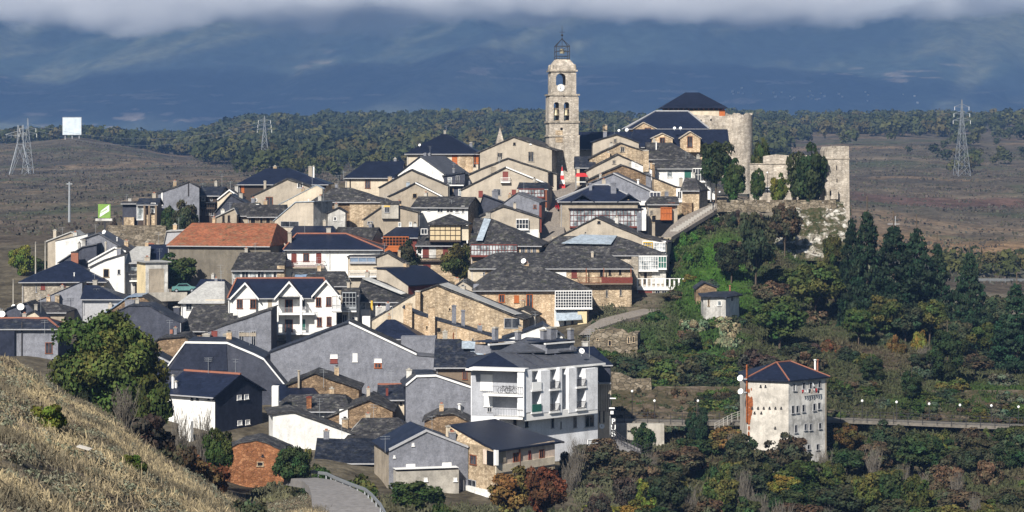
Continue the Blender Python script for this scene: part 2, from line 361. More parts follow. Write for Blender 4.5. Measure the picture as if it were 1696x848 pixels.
# ---------------------------------------------------------------- far mountains, in front of which the air is blue
MY0, MY1 = 4820, 6400
def mtn_z(px, tt):
    crest = -22 + 26*np.sin(px/170)+16*np.sin(px/71+1)+np.where(px > 1380, (px-1380)*.17, 0)
    YY = MY0+(MY1-MY0)*tt; py = 268+(crest-268)*tt**.95; XX = (px-CX)*YY/F
    spur = np.abs(fbm(XX/420, YY/1500, 4, 3)-.47)*2
    z = (HY-py)*YY/F + ((.30-spur)*120+34*np.exp(-((px-(560+560*tt))/70)**2)+30*np.exp(-((px-(1180+330*tt))/90)**2)+(fbm(XX/110, YY/260, 5, 9)-.47)*24)*np.sin(np.pi*np.clip(tt, 0, 1))**.6
    return XX, YY, z
def mountain(name, label, pal):
    nY, nX = 230, 620
    tt = np.linspace(0, 1, nY)[:, None]; px = np.linspace(-500, 2200, nX)[None, :]
    XX, YY, ZZ = mtn_z(px+0*tt, tt+0*px); V = np.stack([XX, YY, ZZ], -1)
    a = fbm(XX/105-ZZ/75, ZZ/85, 5, 10); b = fbm(XX/420-ZZ/160, ZZ/190, 4, 20); s = lambda v, lo, hi: np.clip((v-lo)/(hi-lo), 0, 1)[..., None]
    c = np.ones(V.shape)*np.array(pal[0])  # dark forest colour with the cloud's shadow put into it
    w = s(b, .44, .58); c = c*(1-w)+np.array(pal[1])*w
    w = s(a, .44, .64)*s(b, .38, .55)*.85+.75*np.exp(-((px-(575+560*tt))/26)**2)[..., None]*s(-tt+0*px, -.8, -.7)*s(tt+0*px, .2, .35); w = np.clip(w, 0, 1); c = c*(1-w)+np.array(pal[2])*w  # meadow patches and a strip along the ridge painted paler as sunlit
    w = s(fbm(XX/75, ZZ/9, 4, 30), .56, .62)*s(-tt+0*px, -.62, -.3)*s(fbm(XX/300, ZZ/60, 3, 33), .42, .5); c = c*(1-w)+np.array(pal[3])*w
    w = s(px+0*tt, 1500, 1640)*s(tt+0*px, .55, .75)*.8; c = c*(1-w)+np.array(pal[2])*w  # sunlight on the right-hand crest put into the colour
    i = np.arange((nY-1)*nX).reshape(-1, nX)[:, :-1].ravel()
    o = npmesh(name, V.reshape(-1, 3), np.stack([i, i+1, i+nX+1, i+nX], -1), MATS['hillside'], c.reshape(-1, 3), True)
    return tag(o, label, 'mountain', None, 'structure')
t = NT('hillside'); at_ = t.n('ShaderNodeAttribute', attribute_name='col'); w = t.world()
f1 = t.ramp(t.noise(w, .03, 6, .75), [(.3, .45), (.7, 1.5)])
t.done(t.mix(1, at_.outputs[0], f1, 'MULTIPLY'), .95, .05)
mountain('mountain', 'long dark blue mountain slope filling the back under the cloud', [(.013, .020, .020), (.022, .032, .026), (.066, .070, .044), (.20, .16, .12)])

# ---------------------------------------------------------------- cloud bank on the mountain top
def build_cloud():
    t = NT('cloudstuff'); t.t.nodes.remove(t.b); out = t.t.nodes['Material Output']; w = t.world()
    vol = t.n('ShaderNodeVolumePrincipled'); vol.inputs['Color'].default_value = (.985, .985, .99, 1); vol.inputs['Anisotropy'].default_value = 0.0
    sep = t.n('ShaderNodeSeparateXYZ'); t.l(w, sep.inputs[0])
    def mr(v, a, b, c, d, clamp=True):
        o = t.n('ShaderNodeMapRange', i_1=a, i_2=b, i_3=c, i_4=d); o.clamp = clamp; t.l(v, o.inputs[0]); return o.outputs[0]
    def add(a, b):
        o = t.n('ShaderNodeMath', operation='ADD'); t.l(a, o.inputs[0]); t.l(b, o.inputs[1]); return o.outputs[0]
    n1 = mr(t.noise(t.scaled(w, .0030, .0030, .0045), 1.0, 2, .5), .3, .7, -2.3, 2.3, False)
    n2 = mr(t.noise(t.scaled(w, .009, .009, .013), 1.0, 6, .65), .3, .7, -1.5, 1.5, False)
    h = mr(sep.outputs[2], 220.0, 310.0, -3.9, 2.5); xm = mr(sep.outputs[0], 640.0, 1080.0, 0.0, -2.2)
    d = mr(add(add(n1, n2), add(h, xm)), 0.0, 3.4, 0.0, .022); t.l(d, vol.inputs['Density']); t.l(vol.outputs[0], out.inputs['Volume'])
    o = MB().box(-1900, 1900, 4800, 5250, 205, 470, 'cloudstuff').build('cloud')
    return tag(o, 'low grey cloud bank lying along the mountain top', 'cloud', None, 'stuff')
build_cloud()

# ---------------------------------------------------------------- air
t = NT('air'); t.t.nodes.remove(t.b); vol = t.n('ShaderNodeVolumePrincipled')
vol.inputs['Color'].default_value = (.25, .46, .90, 1); vol.inputs['Density'].default_value = 1.05e-4; vol.inputs['Anisotropy'].default_value = 0
t.l(vol.outputs[0], t.t.nodes['Material Output'].inputs['Volume'])
haze = MB().box(-1700, 1700, -60, 4750, -95, 360, 'air').build('haze'); tag(haze, 'thin blue air over the valley', 'haze', None, 'stuff')
# ---------------------------------------------------------------- house builders
def Yd(yb): return 470-(yb-300)*.4
WK = {  # window kinds: frame material, pane material, frame width, name
 'dk': ('trim', 'glass', .09, 'window'), 'br': ('wood', 'glass', .10, 'window'), 'or': ('orangewood', 'glass', .12, 'window'),
 'rd': ('redshutter', 'redshutter', .06, 'shutter'), 'od': ('orangewood', 'orangewood', .08, 'door'), 'rdd': ('redshutter', 'redwood', .08, 'door'),
 'ws': ('trim', 'whiteshutter', .05, 'shutter'), 'hole': ('stone', 'hole', .10, 'opening'), 'gs': ('greystone', 'glass', .16, 'window'),
 'gr': ('greytrim', 'glass', .07, 'window'), 'dd': ('darkwood', 'hole', .10, 'door'), 'wg': ('trim', 'paleglass', .08, 'window'),
 'garage': ('greytrim', 'redshutter', .08, 'garage_door'), 'gn': ('greenshutter', 'greenshutter', .05, 'shutter'), 'plug': ('iron', 'hole', .05, 'vent'),
 'panel': ('beige', 'tan', .05, 'blind_panel'), 'rw': ('trim', 'redwood', .10, 'window'), 'sky': ('steel', 'paleglass', .07, 'skylight')}
HS = []
class H:
    "a building: an Empty with its parts in local axes (x along the front, y into the house, z up)"
    def __init__(s, name, label, cat, xref, yb, Y=None, th=0, group=None):
        s.Y = Y or Yd(yb); s.th = th; s.c = math.cos(R(th)); s.sn = math.sin(R(th)); s.zb = (HY-yb)*s.Y/F
        s.P = Vector(((xref-CX)*s.Y/F, s.Y, s.zb)); s.m = s.Y/F
        s.root = empty(name, s.P, th, label, cat, group); s.roof = None; s.xl = 0; s.xr = 0; s.d = 8; s.rl = None; s.nch = 0; s.kind = name; HS.append(s)
    def ray(s, px, py):
        dx, dy, dz = (px-CX)/F, 1.0, (HY-py)/F
        return dx*s.c+dy*s.sn, -dx*s.sn+dy*s.c, dz            # local direction
    def org(s): return -(s.P.x*s.c+s.P.y*s.sn), -(-s.P.x*s.sn+s.P.y*s.c), -s.P.z
    def L(s, px, py, yo=0.0):
        "local (x, z) of a pixel on the plane local y = yo"
        d = s.ray(px, py); o = s.org(); k = (yo-o[1])/d[1]; return o[0]+k*d[0], o[2]+k*d[2]
    def S(s, px, py, xo):
        "local (y, z) of a pixel on the plane local x = xo"
        d = s.ray(px, py); o = s.org(); k = (xo-o[0])/d[0]; return o[1]+k*d[1], o[2]+k*d[2]
    def face(s, px, py, f):
        "origin, direction along, outward normal for a wall face"
        if f == 'f' or isinstance(f, float) or isinstance(f, int):
            yo = 0.0 if f == 'f' else float(f); x, z = s.L(px, py, yo); return Vector((x, yo, z)), Vector((1, 0, 0)), Vector((0, -1, 0))
        xo = s.xl if f == 'l' else s.xr; y, z = s.S(px, py, xo)
        if f == 'l': return Vector((xo, y, z)), Vector((0, -1, 0)), Vector((-1, 0, 0))
        return Vector((xo, y, z)), Vector((0, 1, 0)), Vector((1, 0, 0))
    def win(s, px, py, w, h, k='dk', f='f', grid=None):
        fm, pm, fw, nm = WK[k]; o, u, n = s.face(px, py, f); Zv = Vector((0, 0, 1))
        if f in ('l', 'r'):
            a = s.face(px-w/2, py, f)[0]; b = s.face(px+w/2, py, f)[0]; W = (b-a).length/2
        else: W = (s.L(px+w/2, py, o.y)[0]-s.L(px-w/2, py, o.y)[0])/2
        Hh = h*s.m/2; mb = MB()
        def bx(u0, u1, z0, z1, n0, n1, m, mbb):
            vs = [o+u*a+Zv*z+n*b for z in (z0, z1) for b in (n0, n1) for a in (u0, u1)]
            mbb.add(vs, [(0, 2, 3, 1), (4, 5, 7, 6), (0, 1, 5, 4), (1, 3, 7, 5), (3, 2, 6, 7), (2, 0, 4, 6)], m)
        fw = min(fw, W*.45)
        bx(-W, W, Hh-fw, Hh, -.02, .07, fm, mb); bx(-W-.06, W+.06, -Hh-.08, -Hh+.01, -.02, .14, fm, mb)
        bx(-W, -W+fw, -Hh+.01, Hh-fw, -.02, .07, fm, mb); bx(W-fw, W, -Hh+.01, Hh-fw, -.02, .07, fm, mb)
        if pm == 'glass' and W > .3: bx(-.03, .03, -Hh+.01, Hh-fw, .0, .045, fm, mb)
        wo = mb.build(nm, s.root); p = MB(); bx(-W+fw, W-fw, -Hh+.01, Hh-fw, -.01, .02, pm, p)
        p.build({'shutter': 'panel', 'door': 'door_leaf', 'garage_door': 'door_leaf', 'opening': 'recess', 'vent': 'recess', 'blind_panel': 'panel'}.get(nm, 'pane'), wo)
        return wo
    def gallery(s, x0, y0, x1, y1, dep=1.0, nx=8, ny=3, fm='trim', pm='glass', f='f', roof=None, bottom=None, ends=True):
        "glazed or railed wooden bay: pixel corners on the wall face"
        o, u, n = s.face((x0+x1)/2, y1, f); a = s.face(x0, y1, f)[0]; b = s.face(x1, y1, f)[0]
        W = (b-a).length/2; Ht = (y1-y0)*s.m; o = (a+b)/2; Zv = Vector((0, 0, 1)); mb = MB()
        def bx(u0, u1, z0, z1, n0, n1, m, mbb):
            vs = [o+u*aa+Zv*z+n*bb for z in (z0, z1) for bb in (n0, n1) for aa in (u0, u1)]
            mbb.add(vs, [(0, 2, 3, 1), (4, 5, 7, 6), (0, 1, 5, 4), (1, 3, 7, 5), (3, 2, 6, 7), (2, 0, 4, 6)], m)
        t = .07
        for i in range(nx+1):
            q = -W+2*W*i/nx; bx(q-t/2, q+t/2, 0, Ht, dep-t, dep+.02, fm, mb)
        for j in range(ny+1):
            q = Ht*j/ny; tt = .16 if j in (0, ny) else t; bx(-W-t/2, W+t/2, q-tt/2, q+tt/2, dep-t+.003, dep+.026, fm, mb)
        if ends:
            for sg in (-W, W):
                for q in (dep*.33, dep*.66): bx(sg-t/2, sg+t/2, 0, Ht, q-t/2, q+t/2, fm, mb)
                for j in range(ny+1): bx(sg-t/2-.003, sg+t/2+.003, Ht*j/ny-t/2, Ht*j/ny+t/2, 0, dep-.06, fm, mb)
        bx(-W-.08, W+.08, -.25, -.085, -.05, dep+.08, bottom or fm, mb)
        g = mb.build('gallery', s.root); p = MB(); bx(-W+.02, W-.02, 0, Ht, .02, dep-t-.02, pm, p); p.build('pane', g)
        if roof: r = MB(); bx(-W-.3, W+.3, Ht+.085, Ht+.25, -.02, dep+.35, roof, r); r.build('gallery_roof', g)
        return g
    def balcony(s, x0, x1, yf, dep=1.1, rh=1.0, m='iron', slab='trim', f='f', solid=None, step=.16):
        o, u, n = s.face((x0+x1)/2, yf, f); a = s.face(x0, yf, f)[0]; b = s.face(x1, yf, f)[0]; W = (b-a).length/2; o = (a+b)/2; Zv = Vector((0, 0, 1)); mb = MB()
        def bx(u0, u1, z0, z1, n0, n1, m, mbb):
            vs = [o+u*aa+Zv*z+n*bb for z in (z0, z1) for bb in (n0, n1) for aa in (u0, u1)]
            mbb.add(vs, [(0, 2, 3, 1), (4, 5, 7, 6), (0, 1, 5, 4), (1, 3, 7, 5), (3, 2, 6, 7), (2, 0, 4, 6)], m)
        bx(-W, W, -.2, 0, -.05, dep, slab, mb); g = mb.build('balcony', s.root); r = MB()
        if solid:
            bx(-W, W, .003, rh, dep-.08, dep-.01, solid, r); bx(-W, -W+.07, .003, rh, 0, dep-.083, solid, r); bx(W-.07, W, .003, rh, 0, dep-.083, solid, r)
        else:
            for z in (rh, .12): bx(-W, W, z-.03, z+.03, dep-.08, dep-.02, m, r)
            for sg in (-W+.03, W-.03):
                for z in (rh, .12): bx(sg-.03, sg+.03, z-.03, z+.03, 0, dep-.09, m, r)
            k = max(2, int(2*W/step))
            for i in range(k+1):
                q = -W+.03+(2*W-.06)*i/k; bx(q-.018, q+.018, .003, rh-.03, dep-.065, dep-.035, m, r)
        r.build('railing', g); return g
    def chimney(s, px, py, w, h, yo=2.0, m='beige', cap='concrete', par=None):
        s.nch += 1; x, z = s.L(px, py, yo); W = w*s.m/2; mb = MB().box(x-W, x+W, yo-W, yo+W, z-h*s.m-1.2, z-.22, m)
        mb.box(x-W-.07, x+W+.07, yo-W-.07, yo+W+.07, z-.22, z-.08, cap).box(x-W*.6, x+W*.6, yo-W*.6, yo+W*.6, z-.08, z, cap)
        return mb.build('chimney', par or s.roof or s.root)
    def pipe(s, px, py, h, yo=2.0, w=.18, m='trim'):
        x, z = s.L(px, py, yo); return MB().tube((x, yo, z-h*s.m-.6), (x, yo, z), w/2, w/2, m).lathe([(w*.9, 0), (w*.9, .05), (.02, .14)], (x, yo, z+.03), m, 8).build('flue', s.roof or s.root)
    def dish(s, px, py, r, yo=0.0, az=-20):
        x, z = s.L(px, py, yo); r *= s.m; a = R(az); n = Vector((math.sin(a), -math.cos(a), .45)).normalized()
        uu = n.cross(Vector((0, 0, 1))).normalized(); vv = uu.cross(n).normalized(); c = Vector((x, yo, z)); mb = MB(); N = 16; vs = [c-n*r*.25]; fs = []
        for k, rr in enumerate((.5, 1)):
            vs += [c+(uu*math.cos(2*math.pi*i/N)+vv*math.sin(2*math.pi*i/N))*r*rr - n*r*.25*(1-rr*rr) for i in range(N)]
        fs += [(0, 1+i, 1+(i+1) % N) for i in range(N)] + [(1+i, 1+N+i, 1+N+(i+1) % N, 1+(i+1) % N) for i in range(N)]
        mb.add(vs, fs, 'dish'); mb.bar(c-n*r*.25, c+n*r*.75-vv*r*.1, .04, 'steel'); mb.tube(c-n*r*.3, c-n*r*.35-Vector((0, 0, r*1.7)), .035, .035, 'steel', 6)
        mb.box(c.x+n.x*r*.75-.05, c.x+n.x*r*.75+.05, c.y+n.y*r*.75-.05, c.y+n.y*r*.75+.05, c.z+n.z*r*.75-.1, c.z+n.z*r*.75, 'iron')
        return mb.build('satellite_dish', s.root)
    def aerial(s, px, py, h, yo=2.0):
        x, z = s.L(px, py, yo); Z0 = z-h*s.m-.5; mb = MB().tube((x, yo, Z0), (x, yo, z), .03, .022, 'steel', 5)
        for k, dz in enumerate((.05, .35)):
            mb.bar((x-.55, yo, z-dz), (x+.55, yo, z-dz), .022, 'steel')
            for q in np.linspace(-.5, .5, 6): mb.bar((x+q, yo-.3, z-dz), (x+q, yo+.3, z-dz), .016, 'steel')
        return mb.build('aerial', s.root)
    def box(s, name, px0, py0, px1, py1, yo0, yo1, m, parent=None):
        "block whose front face spans the pixel box on the plane local y = yo0"
        x0, z0 = s.L(px0, py1, yo0); x1, z1 = s.L(px1, py0, yo0)
        return MB().box(x0, x1, yo0, yo1, z0, z1, m).build(name, parent or s.root)

def roofplanes(mb, planes, t, m):
    for p in planes: mb.slab([Vector(q) for q in p], t, m)

def P(label, prof, yb, wall, roof, th=0, d=8, Y=None, side=None, back=None, verge=None, wins=(), name='house', cat='house', ov=.3, sov=.35, group=None, deep=3, t=.2, wm2=None):
    "house whose roofline (pixels, left to right) is drawn on its front wall and swept back"
    pl = min(prof, key=lambda q: q[0]); xm = (prof[0][0]+prof[-1][0])/2
    h = H(name, label, cat, xm, yb, Y, th, group); pts = [h.L(*q) for q in prof]; h.d = d; h.xl, h.xr = pts[0][0], pts[-1][0]
    side = side or wall; mb = MB(); base = -deep
    wp = [(x, z-t*.9) for x, z in pts]
    loop = [(wp[0][0], base)] + wp + [(wp[-1][0], base)]; n = len(loop)
    fr = [(x, 0, z) for x, z in loop]; bk = [(x, d, z) for x, z in loop]
    mb.add(fr, [tuple(range(n))[::-1]], wall); mb.add(bk, [tuple(range(n))], back or side)
    mb.add([fr[0], fr[1], bk[1], bk[0]], [(0, 1, 2, 3)], side); mb.add([fr[-1], fr[-2], bk[-2], bk[-1]], [(0, 3, 2, 1)], side)
    mb.build('wall', h.root)
    rb = MB(); roof = roof if isinstance(roof, (list, tuple)) else [roof]*(len(pts)-1)
    for i in range(len(pts)-1):
        (x0, z0), (x1, z1) = pts[i], pts[i+1]; ln = math.hypot(x1-x0, z1-z0); ux, uz = (x1-x0)/ln, (z1-z0)/ln
        a = (x0-ux*sov, z0-uz*sov) if i == 0 else (x0, z0); b = (x1+ux*sov, z1+uz*sov) if i == len(pts)-2 else (x1, z1)
        if i == 0 and uz < -.05: a = (x0-.15, z0)
        if i == len(pts)-2 and uz > .05: b = (x1+.15, z1)
        rb.slab([(a[0], -ov, a[1]), (b[0], -ov, b[1]), (b[0], d+ov, b[1]), (a[0], d+ov, a[1])], t*.88, roof[i])
    h.roof = rb.build('roof', h.root); h.rl = ('p', pts)
    if verge:
        vb = MB(); both = verge if isinstance(verge, (list, tuple)) else [verge]*(len(pts)-1)
        for i in range(len(pts)-1):
            if not both[i]: continue
            (x0, z0), (x1, z1) = pts[i], pts[i+1]
            vb.prism([(x0, -ov-.05, z0+.06), (x1, -ov-.05, z1+.06), (x1, -ov-.05, z1-.2), (x0, -ov-.05, z0-.2)], (0, .34, 0), both[i])
        vb.build('verge', h.roof)
    for w in wins: h.win(*w)
    return h

def E(label, x0, x1, ye, xr0, xr1, yr, yb, wall, roof, th=0, d=9, Y=None, side=None, wins=(), name='house', cat='house', ov=.55, group=None, deep=3, t=.2, ridge=None, roofs=None, xref=None, front=None, gable=None):
    "house with its eave to the front: eave pixels x0..x1 at ye, ridge pixels xr0..xr1 at yr"
    h = H(name, label, cat, xref if xref is not None else (x0+x1)/2, yb, Y, th, group); h.d = d; side = side or wall
    xl, z = h.L(x0, ye); xr, _ = h.L(x1, ye); h.xl, h.xr = xl, xr
    ra, zr = h.L(xr0, yr, d/2); rb_, _ = h.L(xr1, yr, d/2); ra = max(ra, xl); rb_ = min(max(rb_, ra+.05), xr)
    lg, rg = (ra-xl) < .5, (xr-rb_) < .5
    mb = MB(); w = z-t*.9
    mb.add([(xl, 0, -deep), (xr, 0, -deep), (xr, 0, w), (xl, 0, w)], [(0, 1, 2, 3)], wall)
    mb.add([(xl, d, -deep), (xr, d, -deep), (xr, d, w), (xl, d, w)], [(3, 2, 1, 0)], side)
    for x, g in ((xl, lg), (xr, rg)):
        pts = [(x, 0, -deep), (x, 0, w), (x, d, w), (x, d, -deep)]
        if g: pts = [(x, 0, -deep), (x, 0, w), (x, d/2, zr-t*.9), (x, d, w), (x, d, -deep)]
        mb.add(pts, [tuple(range(len(pts)))], gable if (gable and g) else side)
    mb.build('wall', h.root)
    sl = (zr-z)/(d/2); e = ov; ze = z-sl*e
    hl = (zr-z)/max(ra-xl, .01); hr = (zr-z)/max(xr-rb_, .01)
    el = .3 if lg else min(e, e*sl/max(hl, .05)) if hl > 0 else e
    er = .3 if rg else min(e, e*sl/max(hr, .05)) if hr > 0 else e
    XA, XB = xl-el, xr+er; RA = XA if lg else ra; RB = XB if rg else rb_
    rs = roofs or [roof]*4; rb2 = MB()
    rb2.slab([(XA, -e, ze), (XB, -e, ze), (RB, d/2, zr), (RA, d/2, zr)], t*.88, rs[0])
    rb2.slab([(XB, d+e, ze), (XA, d+e, ze), (RA, d/2, zr), (RB, d/2, zr)], t*.88, rs[1])
    if not lg: rb2.slab([(XA, d+e, ze), (XA, -e, ze), (RA, d/2, zr)], t*.88, rs[2])
    if not rg: rb2.slab([(XB, -e, ze), (XB, d+e, ze), (RB, d/2, zr)], t*.88, rs[3])
    h.roof = rb2.build('roof', h.root)
    if ridge:
        q = MB(); q.bar((RA, d/2, zr+.03), (RB, d/2, zr+.03), .28, ridge)
        if not lg: q.bar((XA, -e, ze+.03), (RA, d/2, zr+.03), .24, ridge); q.bar((XA, d+e, ze+.03), (RA, d/2, zr+.03), .24, ridge)
        if not rg: q.bar((XB, -e, ze+.03), (RB, d/2, zr+.03), .24, ridge); q.bar((XB, d+e, ze+.03), (RB, d/2, zr+.03), .24, ridge)
        q.build('ridge_tiles', h.roof)
    h.z = z; h.zr = zr; h.rl = ('e', ra, rb_)
    gq = MB(); gq.box(XA+.05, XB-.05, -e-.13, -e-.01, ze-.2, ze-.06, 'greytrim'); gq.build('gutter', h.roof)
    if (xr-xl) > 4: MB().box(xl+.12, xl+.22, -.14, -.03, -1, z-.35, 'greytrim').build('downpipe', h.root)
    for wv in wins: h.win(*wv)
    return h
# ================================================================ the houses, farthest parts of the town first
# --- left edge of the town
h = P('small beige house with low gable, furthest left at the edge of town', [(79, 398), (118, 383), (126, 389)], 438, 'beige', 'corrugated', 0, 8, Y=424)
h.chimney(91, 380, 5, 8, 3)
h = P('white blank shed wall rising to the right beside a beige house', [(92, 398.5), (145, 386)], 440, 'white', 'greyslate', 0, 7, Y=415, ov=.12, sov=.1, t=.12)
h = P('grey slate-clad house with off-centre gable and white dish on its roof', [(136, 395), (163, 385), (212, 414)], 440, 'slatewall', 'greyslate', 0, 9, Y=408, side='slatewall')
h.dish(172, 384, 3.6, 1, -30); h.chimney(139, 396, 6, 8, -.02, 'dirtywhite'); h.pipe(194, 394, 6, 3)
h = P('low house with long grey slate lean-to roof climbing right', [(98, 433), (136, 408), (160, 403)], 448, 'slatewalldark', 'greyslate', 0, 5, Y=404)
h = P('house with two white-verged dark roofs below the grey slate gable', [(146, 433), (190, 409), (209, 416)], 460, 'white', 'oldslate', 0, 8, Y=400, side='white', verge=['trim', 'trim'], wins=[(168, 448, 6, 12, 'dd'), (186, 448, 9, 14, 'hole'), (160, 452, 5, 6, 'dk')])
h.chimney(175, 400, 3, 8, 3, 'concrete')
h = P('dark roofed lean-to in front of the white-verged house', [(149, 441), (172, 430), (206, 419)], 462, 'white', 'brownslate', 0, 4, Y=396, wins=[(176, 452, 10, 14, 'hole'), (197, 450, 5, 8, 'gr')])
h = E('house with pale corrugated roof and glazed first floor over a dark yard', 194, 245, 432, 226, 256, 408, 462, 'dirtywhite', 'corrugated', 6, 8, Y=398, wins=[(206, 442, 12, 16, 'wg'), (222, 442, 12, 16, 'wg'), (237, 442, 8, 15, 'gr')])
h = E('house with smooth navy roof beside the pale corrugated roof', 216, 280, 432, 246, 284, 405, 470, 'dirtywhite', 'navy', 8, 8, Y=402, wins=[(228, 445, 5, 10, 'dk')])
h.chimney(249, 402, 12, 6, 5, 'orangetrim', 'orangetrim')
h = E('terrace wall house with laundry and dark basement doors beside the yellow hut', 217, 242, 452, 222, 240, 447, 496, 'dirtywhite', 'brownslate', 0, 4, Y=390, wins=[(226, 478, 5, 14, 'dd'), (234, 478, 5, 14, 'dd')])
h.balcony(216, 241, 464, 1.0, 1.0)
h = E('stone house with large navy hip roof and orange brick chimney', 36, 172, 464, 108, 118, 432, 505, 'greystone', 'navy', 6, 12, Y=392, side='greystone', wins=[(71, 473, 7, 13, 'rd'), (104, 471, 8, 7, 'rd'), (142, 469, 9, 9, 'rd'), (60, 474, 2, 20, 'gr')])
h.chimney(124, 416, 12, 18, 9.5, 'orangetrim', 'iron'); h.pipe(123, 453, 14, 1.2)
h = P('grey wall house with navy slope in front of the stone house', [(64, 497), (133, 467), (136, 467)], 510, 'slatewall', 'navy', 0, 4, Y=384, ov=.1, t=.14)
h.chimney(95, 487, 7, 8, -.6, 'stone'); h.aerial(115, 492, 14, -.3)
h = E('low navy roof with white gutter on the right of the grey wall house', 137, 200, 492, 136, 160, 472, 512, 'greytrim', 'navy', 0, 7, Y=381)
h.aerial(160, 478, 10, 2)
h = E('tall brown plastered hall with mossy orange tile roof', 278, 448, 404, 318, 459, 369, 480, 'brownwall', 'orangetile', -10, 18, Y=398, gable='beige', xref=278)
h = P('yellow hut with flat overhanging roof and blank panel', [(241, 433.5), (278, 433)], 492, 'dirtywhite', 'corrugated', 24, 5.4, Y=385, side='yellow', sov=.5, ov=.4, wins=[(259, 466, 25, 42, 'panel')], t=.14)
h.box('annex_wall', 238, 484, 310, 500, -1.6, -.2, 'concrete')
h = P('small pale grey shed roof against the rock beside the orange roof', [(272, 400), (276, 382), (302, 381)], 402, 'greytrim', 'corrugated', 0, 5, Y=412)
h = E('shack with dark boarded wall and stone foot above the rock face', 203, 232, 336, 203, 231, 333, 377, 'slatewalldark', 'brownslate', 0, 5, Y=436)
h.box('stone_foot', 205, 360, 222, 378, -1.0, -.1, 'stone')
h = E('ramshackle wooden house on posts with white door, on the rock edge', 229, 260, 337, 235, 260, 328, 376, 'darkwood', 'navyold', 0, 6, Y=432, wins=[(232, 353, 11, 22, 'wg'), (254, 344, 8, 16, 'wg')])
for px in (239, 247, 258): h.box('post', px-1.6, 340, px+1.6, 377, -1.2, -.9, 'oldwood')
h.box('stone_foot', 241, 356, 258, 378, -.8, -.1, 'stone')
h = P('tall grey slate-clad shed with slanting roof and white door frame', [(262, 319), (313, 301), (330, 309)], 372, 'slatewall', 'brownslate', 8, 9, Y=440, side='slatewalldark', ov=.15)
h.box('door_frame', 267, 318, 269.5, 341, -.1, .05, 'trim'); h.box('downpipe', 311, 303, 313, 325, -.1, 0, 'iron')
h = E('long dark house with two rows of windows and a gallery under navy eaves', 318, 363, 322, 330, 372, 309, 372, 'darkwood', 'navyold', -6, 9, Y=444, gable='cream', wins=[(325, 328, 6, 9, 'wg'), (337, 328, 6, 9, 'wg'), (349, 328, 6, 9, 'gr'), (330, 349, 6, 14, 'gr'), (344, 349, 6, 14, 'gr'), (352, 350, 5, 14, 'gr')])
h.gallery(321, 337, 357, 344, .9, 9, 1, 'darkwood', 'hole', roof='navyold'); h.aerial(336, 303, 9, 4)
h = P('cream gable with dark slate roof peeping over the grey slate gable', [(360, 330), (380, 314), (398, 326)], 350, 'cream', 'oldslate', 0, 7, Y=441, verge='trim')
h = P('grey slate gable with red-brown doors beneath it', [(357, 349), (382, 321), (412, 337)], 372, 'slatewalldark', 'navyold', 0, 6, Y=432, wins=[(349+12, 362, 5, 10, 'rd')])
h = P('low stone house with corrugated lean-to below the grey slate gable', [(358, 358), (388, 344), (392, 352)], 374, 'tan', 'corrugated', 0, 4, Y=425, wins=[(389-10, 362, 4, 11, 'dd'), (370, 362, 4, 11, 'dd')])
h = E('dark roofed low house with white diagonal verge and two timber doors', 380, 428, 354, 390, 431, 336, 374, 'tan', 'oldslate', -8, 7, Y=428, wins=[(389, 363, 4, 12, 'dd'), (397, 363, 4, 12, 'dd')])
h.box('white_verge', 424, 338, 429, 352, -.8, -.5, 'trim')
h = E('low brown house with open timber front under a sagging dark roof', 410, 470, 356, 420, 482, 339, 376, 'oldwood', 'brownslate', 0, 7, Y=423, wins=[(419, 364, 9, 11, 'hole'), (433, 364, 6, 11, 'hole'), (444, 364, 8, 11, 'hole')])
h = E('big house with wide navy hip roof and shadowed front behind the beige gable', 395, 540, 303, 440, 480, 279, 340, 'darkwood', 'navy', 0, 13, Y=456, side='cream', wins=[(402, 312, 5, 14, 'od')])  # front's shadow is painted as dark wood colour
h.chimney(514, 275, 6, 14, 5, 'beige'); h.chimney(519.5, 274, 2.5, 12, 5, 'trim')
h = P('beige gable house with small white framed attic window and brown shutter', [(416, 324), (475, 295), (531, 314)], 345, 'beige', ['oldslate', 'oldslate'], 0, 8, Y=437, sov=.2, wins=[(497, 307, 9, 8, 'dk'), (446, 333, 12, 14, 'br'), (424, 331, 4, 4, 'dk')])
h.chimney(439, 299, 4, 8, 2)
h = P('narrow tin lean-to roof running down beside the beige gable', [(462, 338), (524, 306), (534, 311)], 350, 'cream', 'metalroof', 0, 3, Y=431, ov=.1, t=.12)
h = P('house with bright sheet-metal roof and beige side gable', [(455, 364), (490, 334), (519, 333)], 380, 'beige', 'metalroof', -30, 6, Y=420, side='dirtywhite', ov=.2, t=.15, wins=[(480, 371, 30, 9, 'gr')])
h.pipe(511, 331, 12, 1)
h = E('tan stone house with sagging hip roof and rough ochre side wall', 516, 634, 332, 552, 582, 311, 378, 'brownstone', 'oldslate', -3, 11, Y=428, side='stone', wins=[(611, 334, 5, 8, 'gs'), (533, 342, 7, 14, 'wg')])
h.box('ochre_wall', 579, 333, 633, 377, -.25, -.02, 'stone')
h = P('tiny white outhouse with slate canopy below the ochre stone wall', [(543, 350), (560, 343), (572, 350)], 378, 'dirtywhite', 'navyold', 0, 3.5, Y=421, wins=[(555, 362, 5, 6, 'dk')])
h = P('wide slate-roofed house with grey boxed dormer and yellow lintel', [(602, 362), (640, 336), (692, 350)], 380, 'tan', 'oldslate', 0, 8, Y=418, wins=[(613, 369, 9, 5, 'gr'), (662, 372, 5, 7, 'wg'), (680, 371, 5, 7, 'wg')])
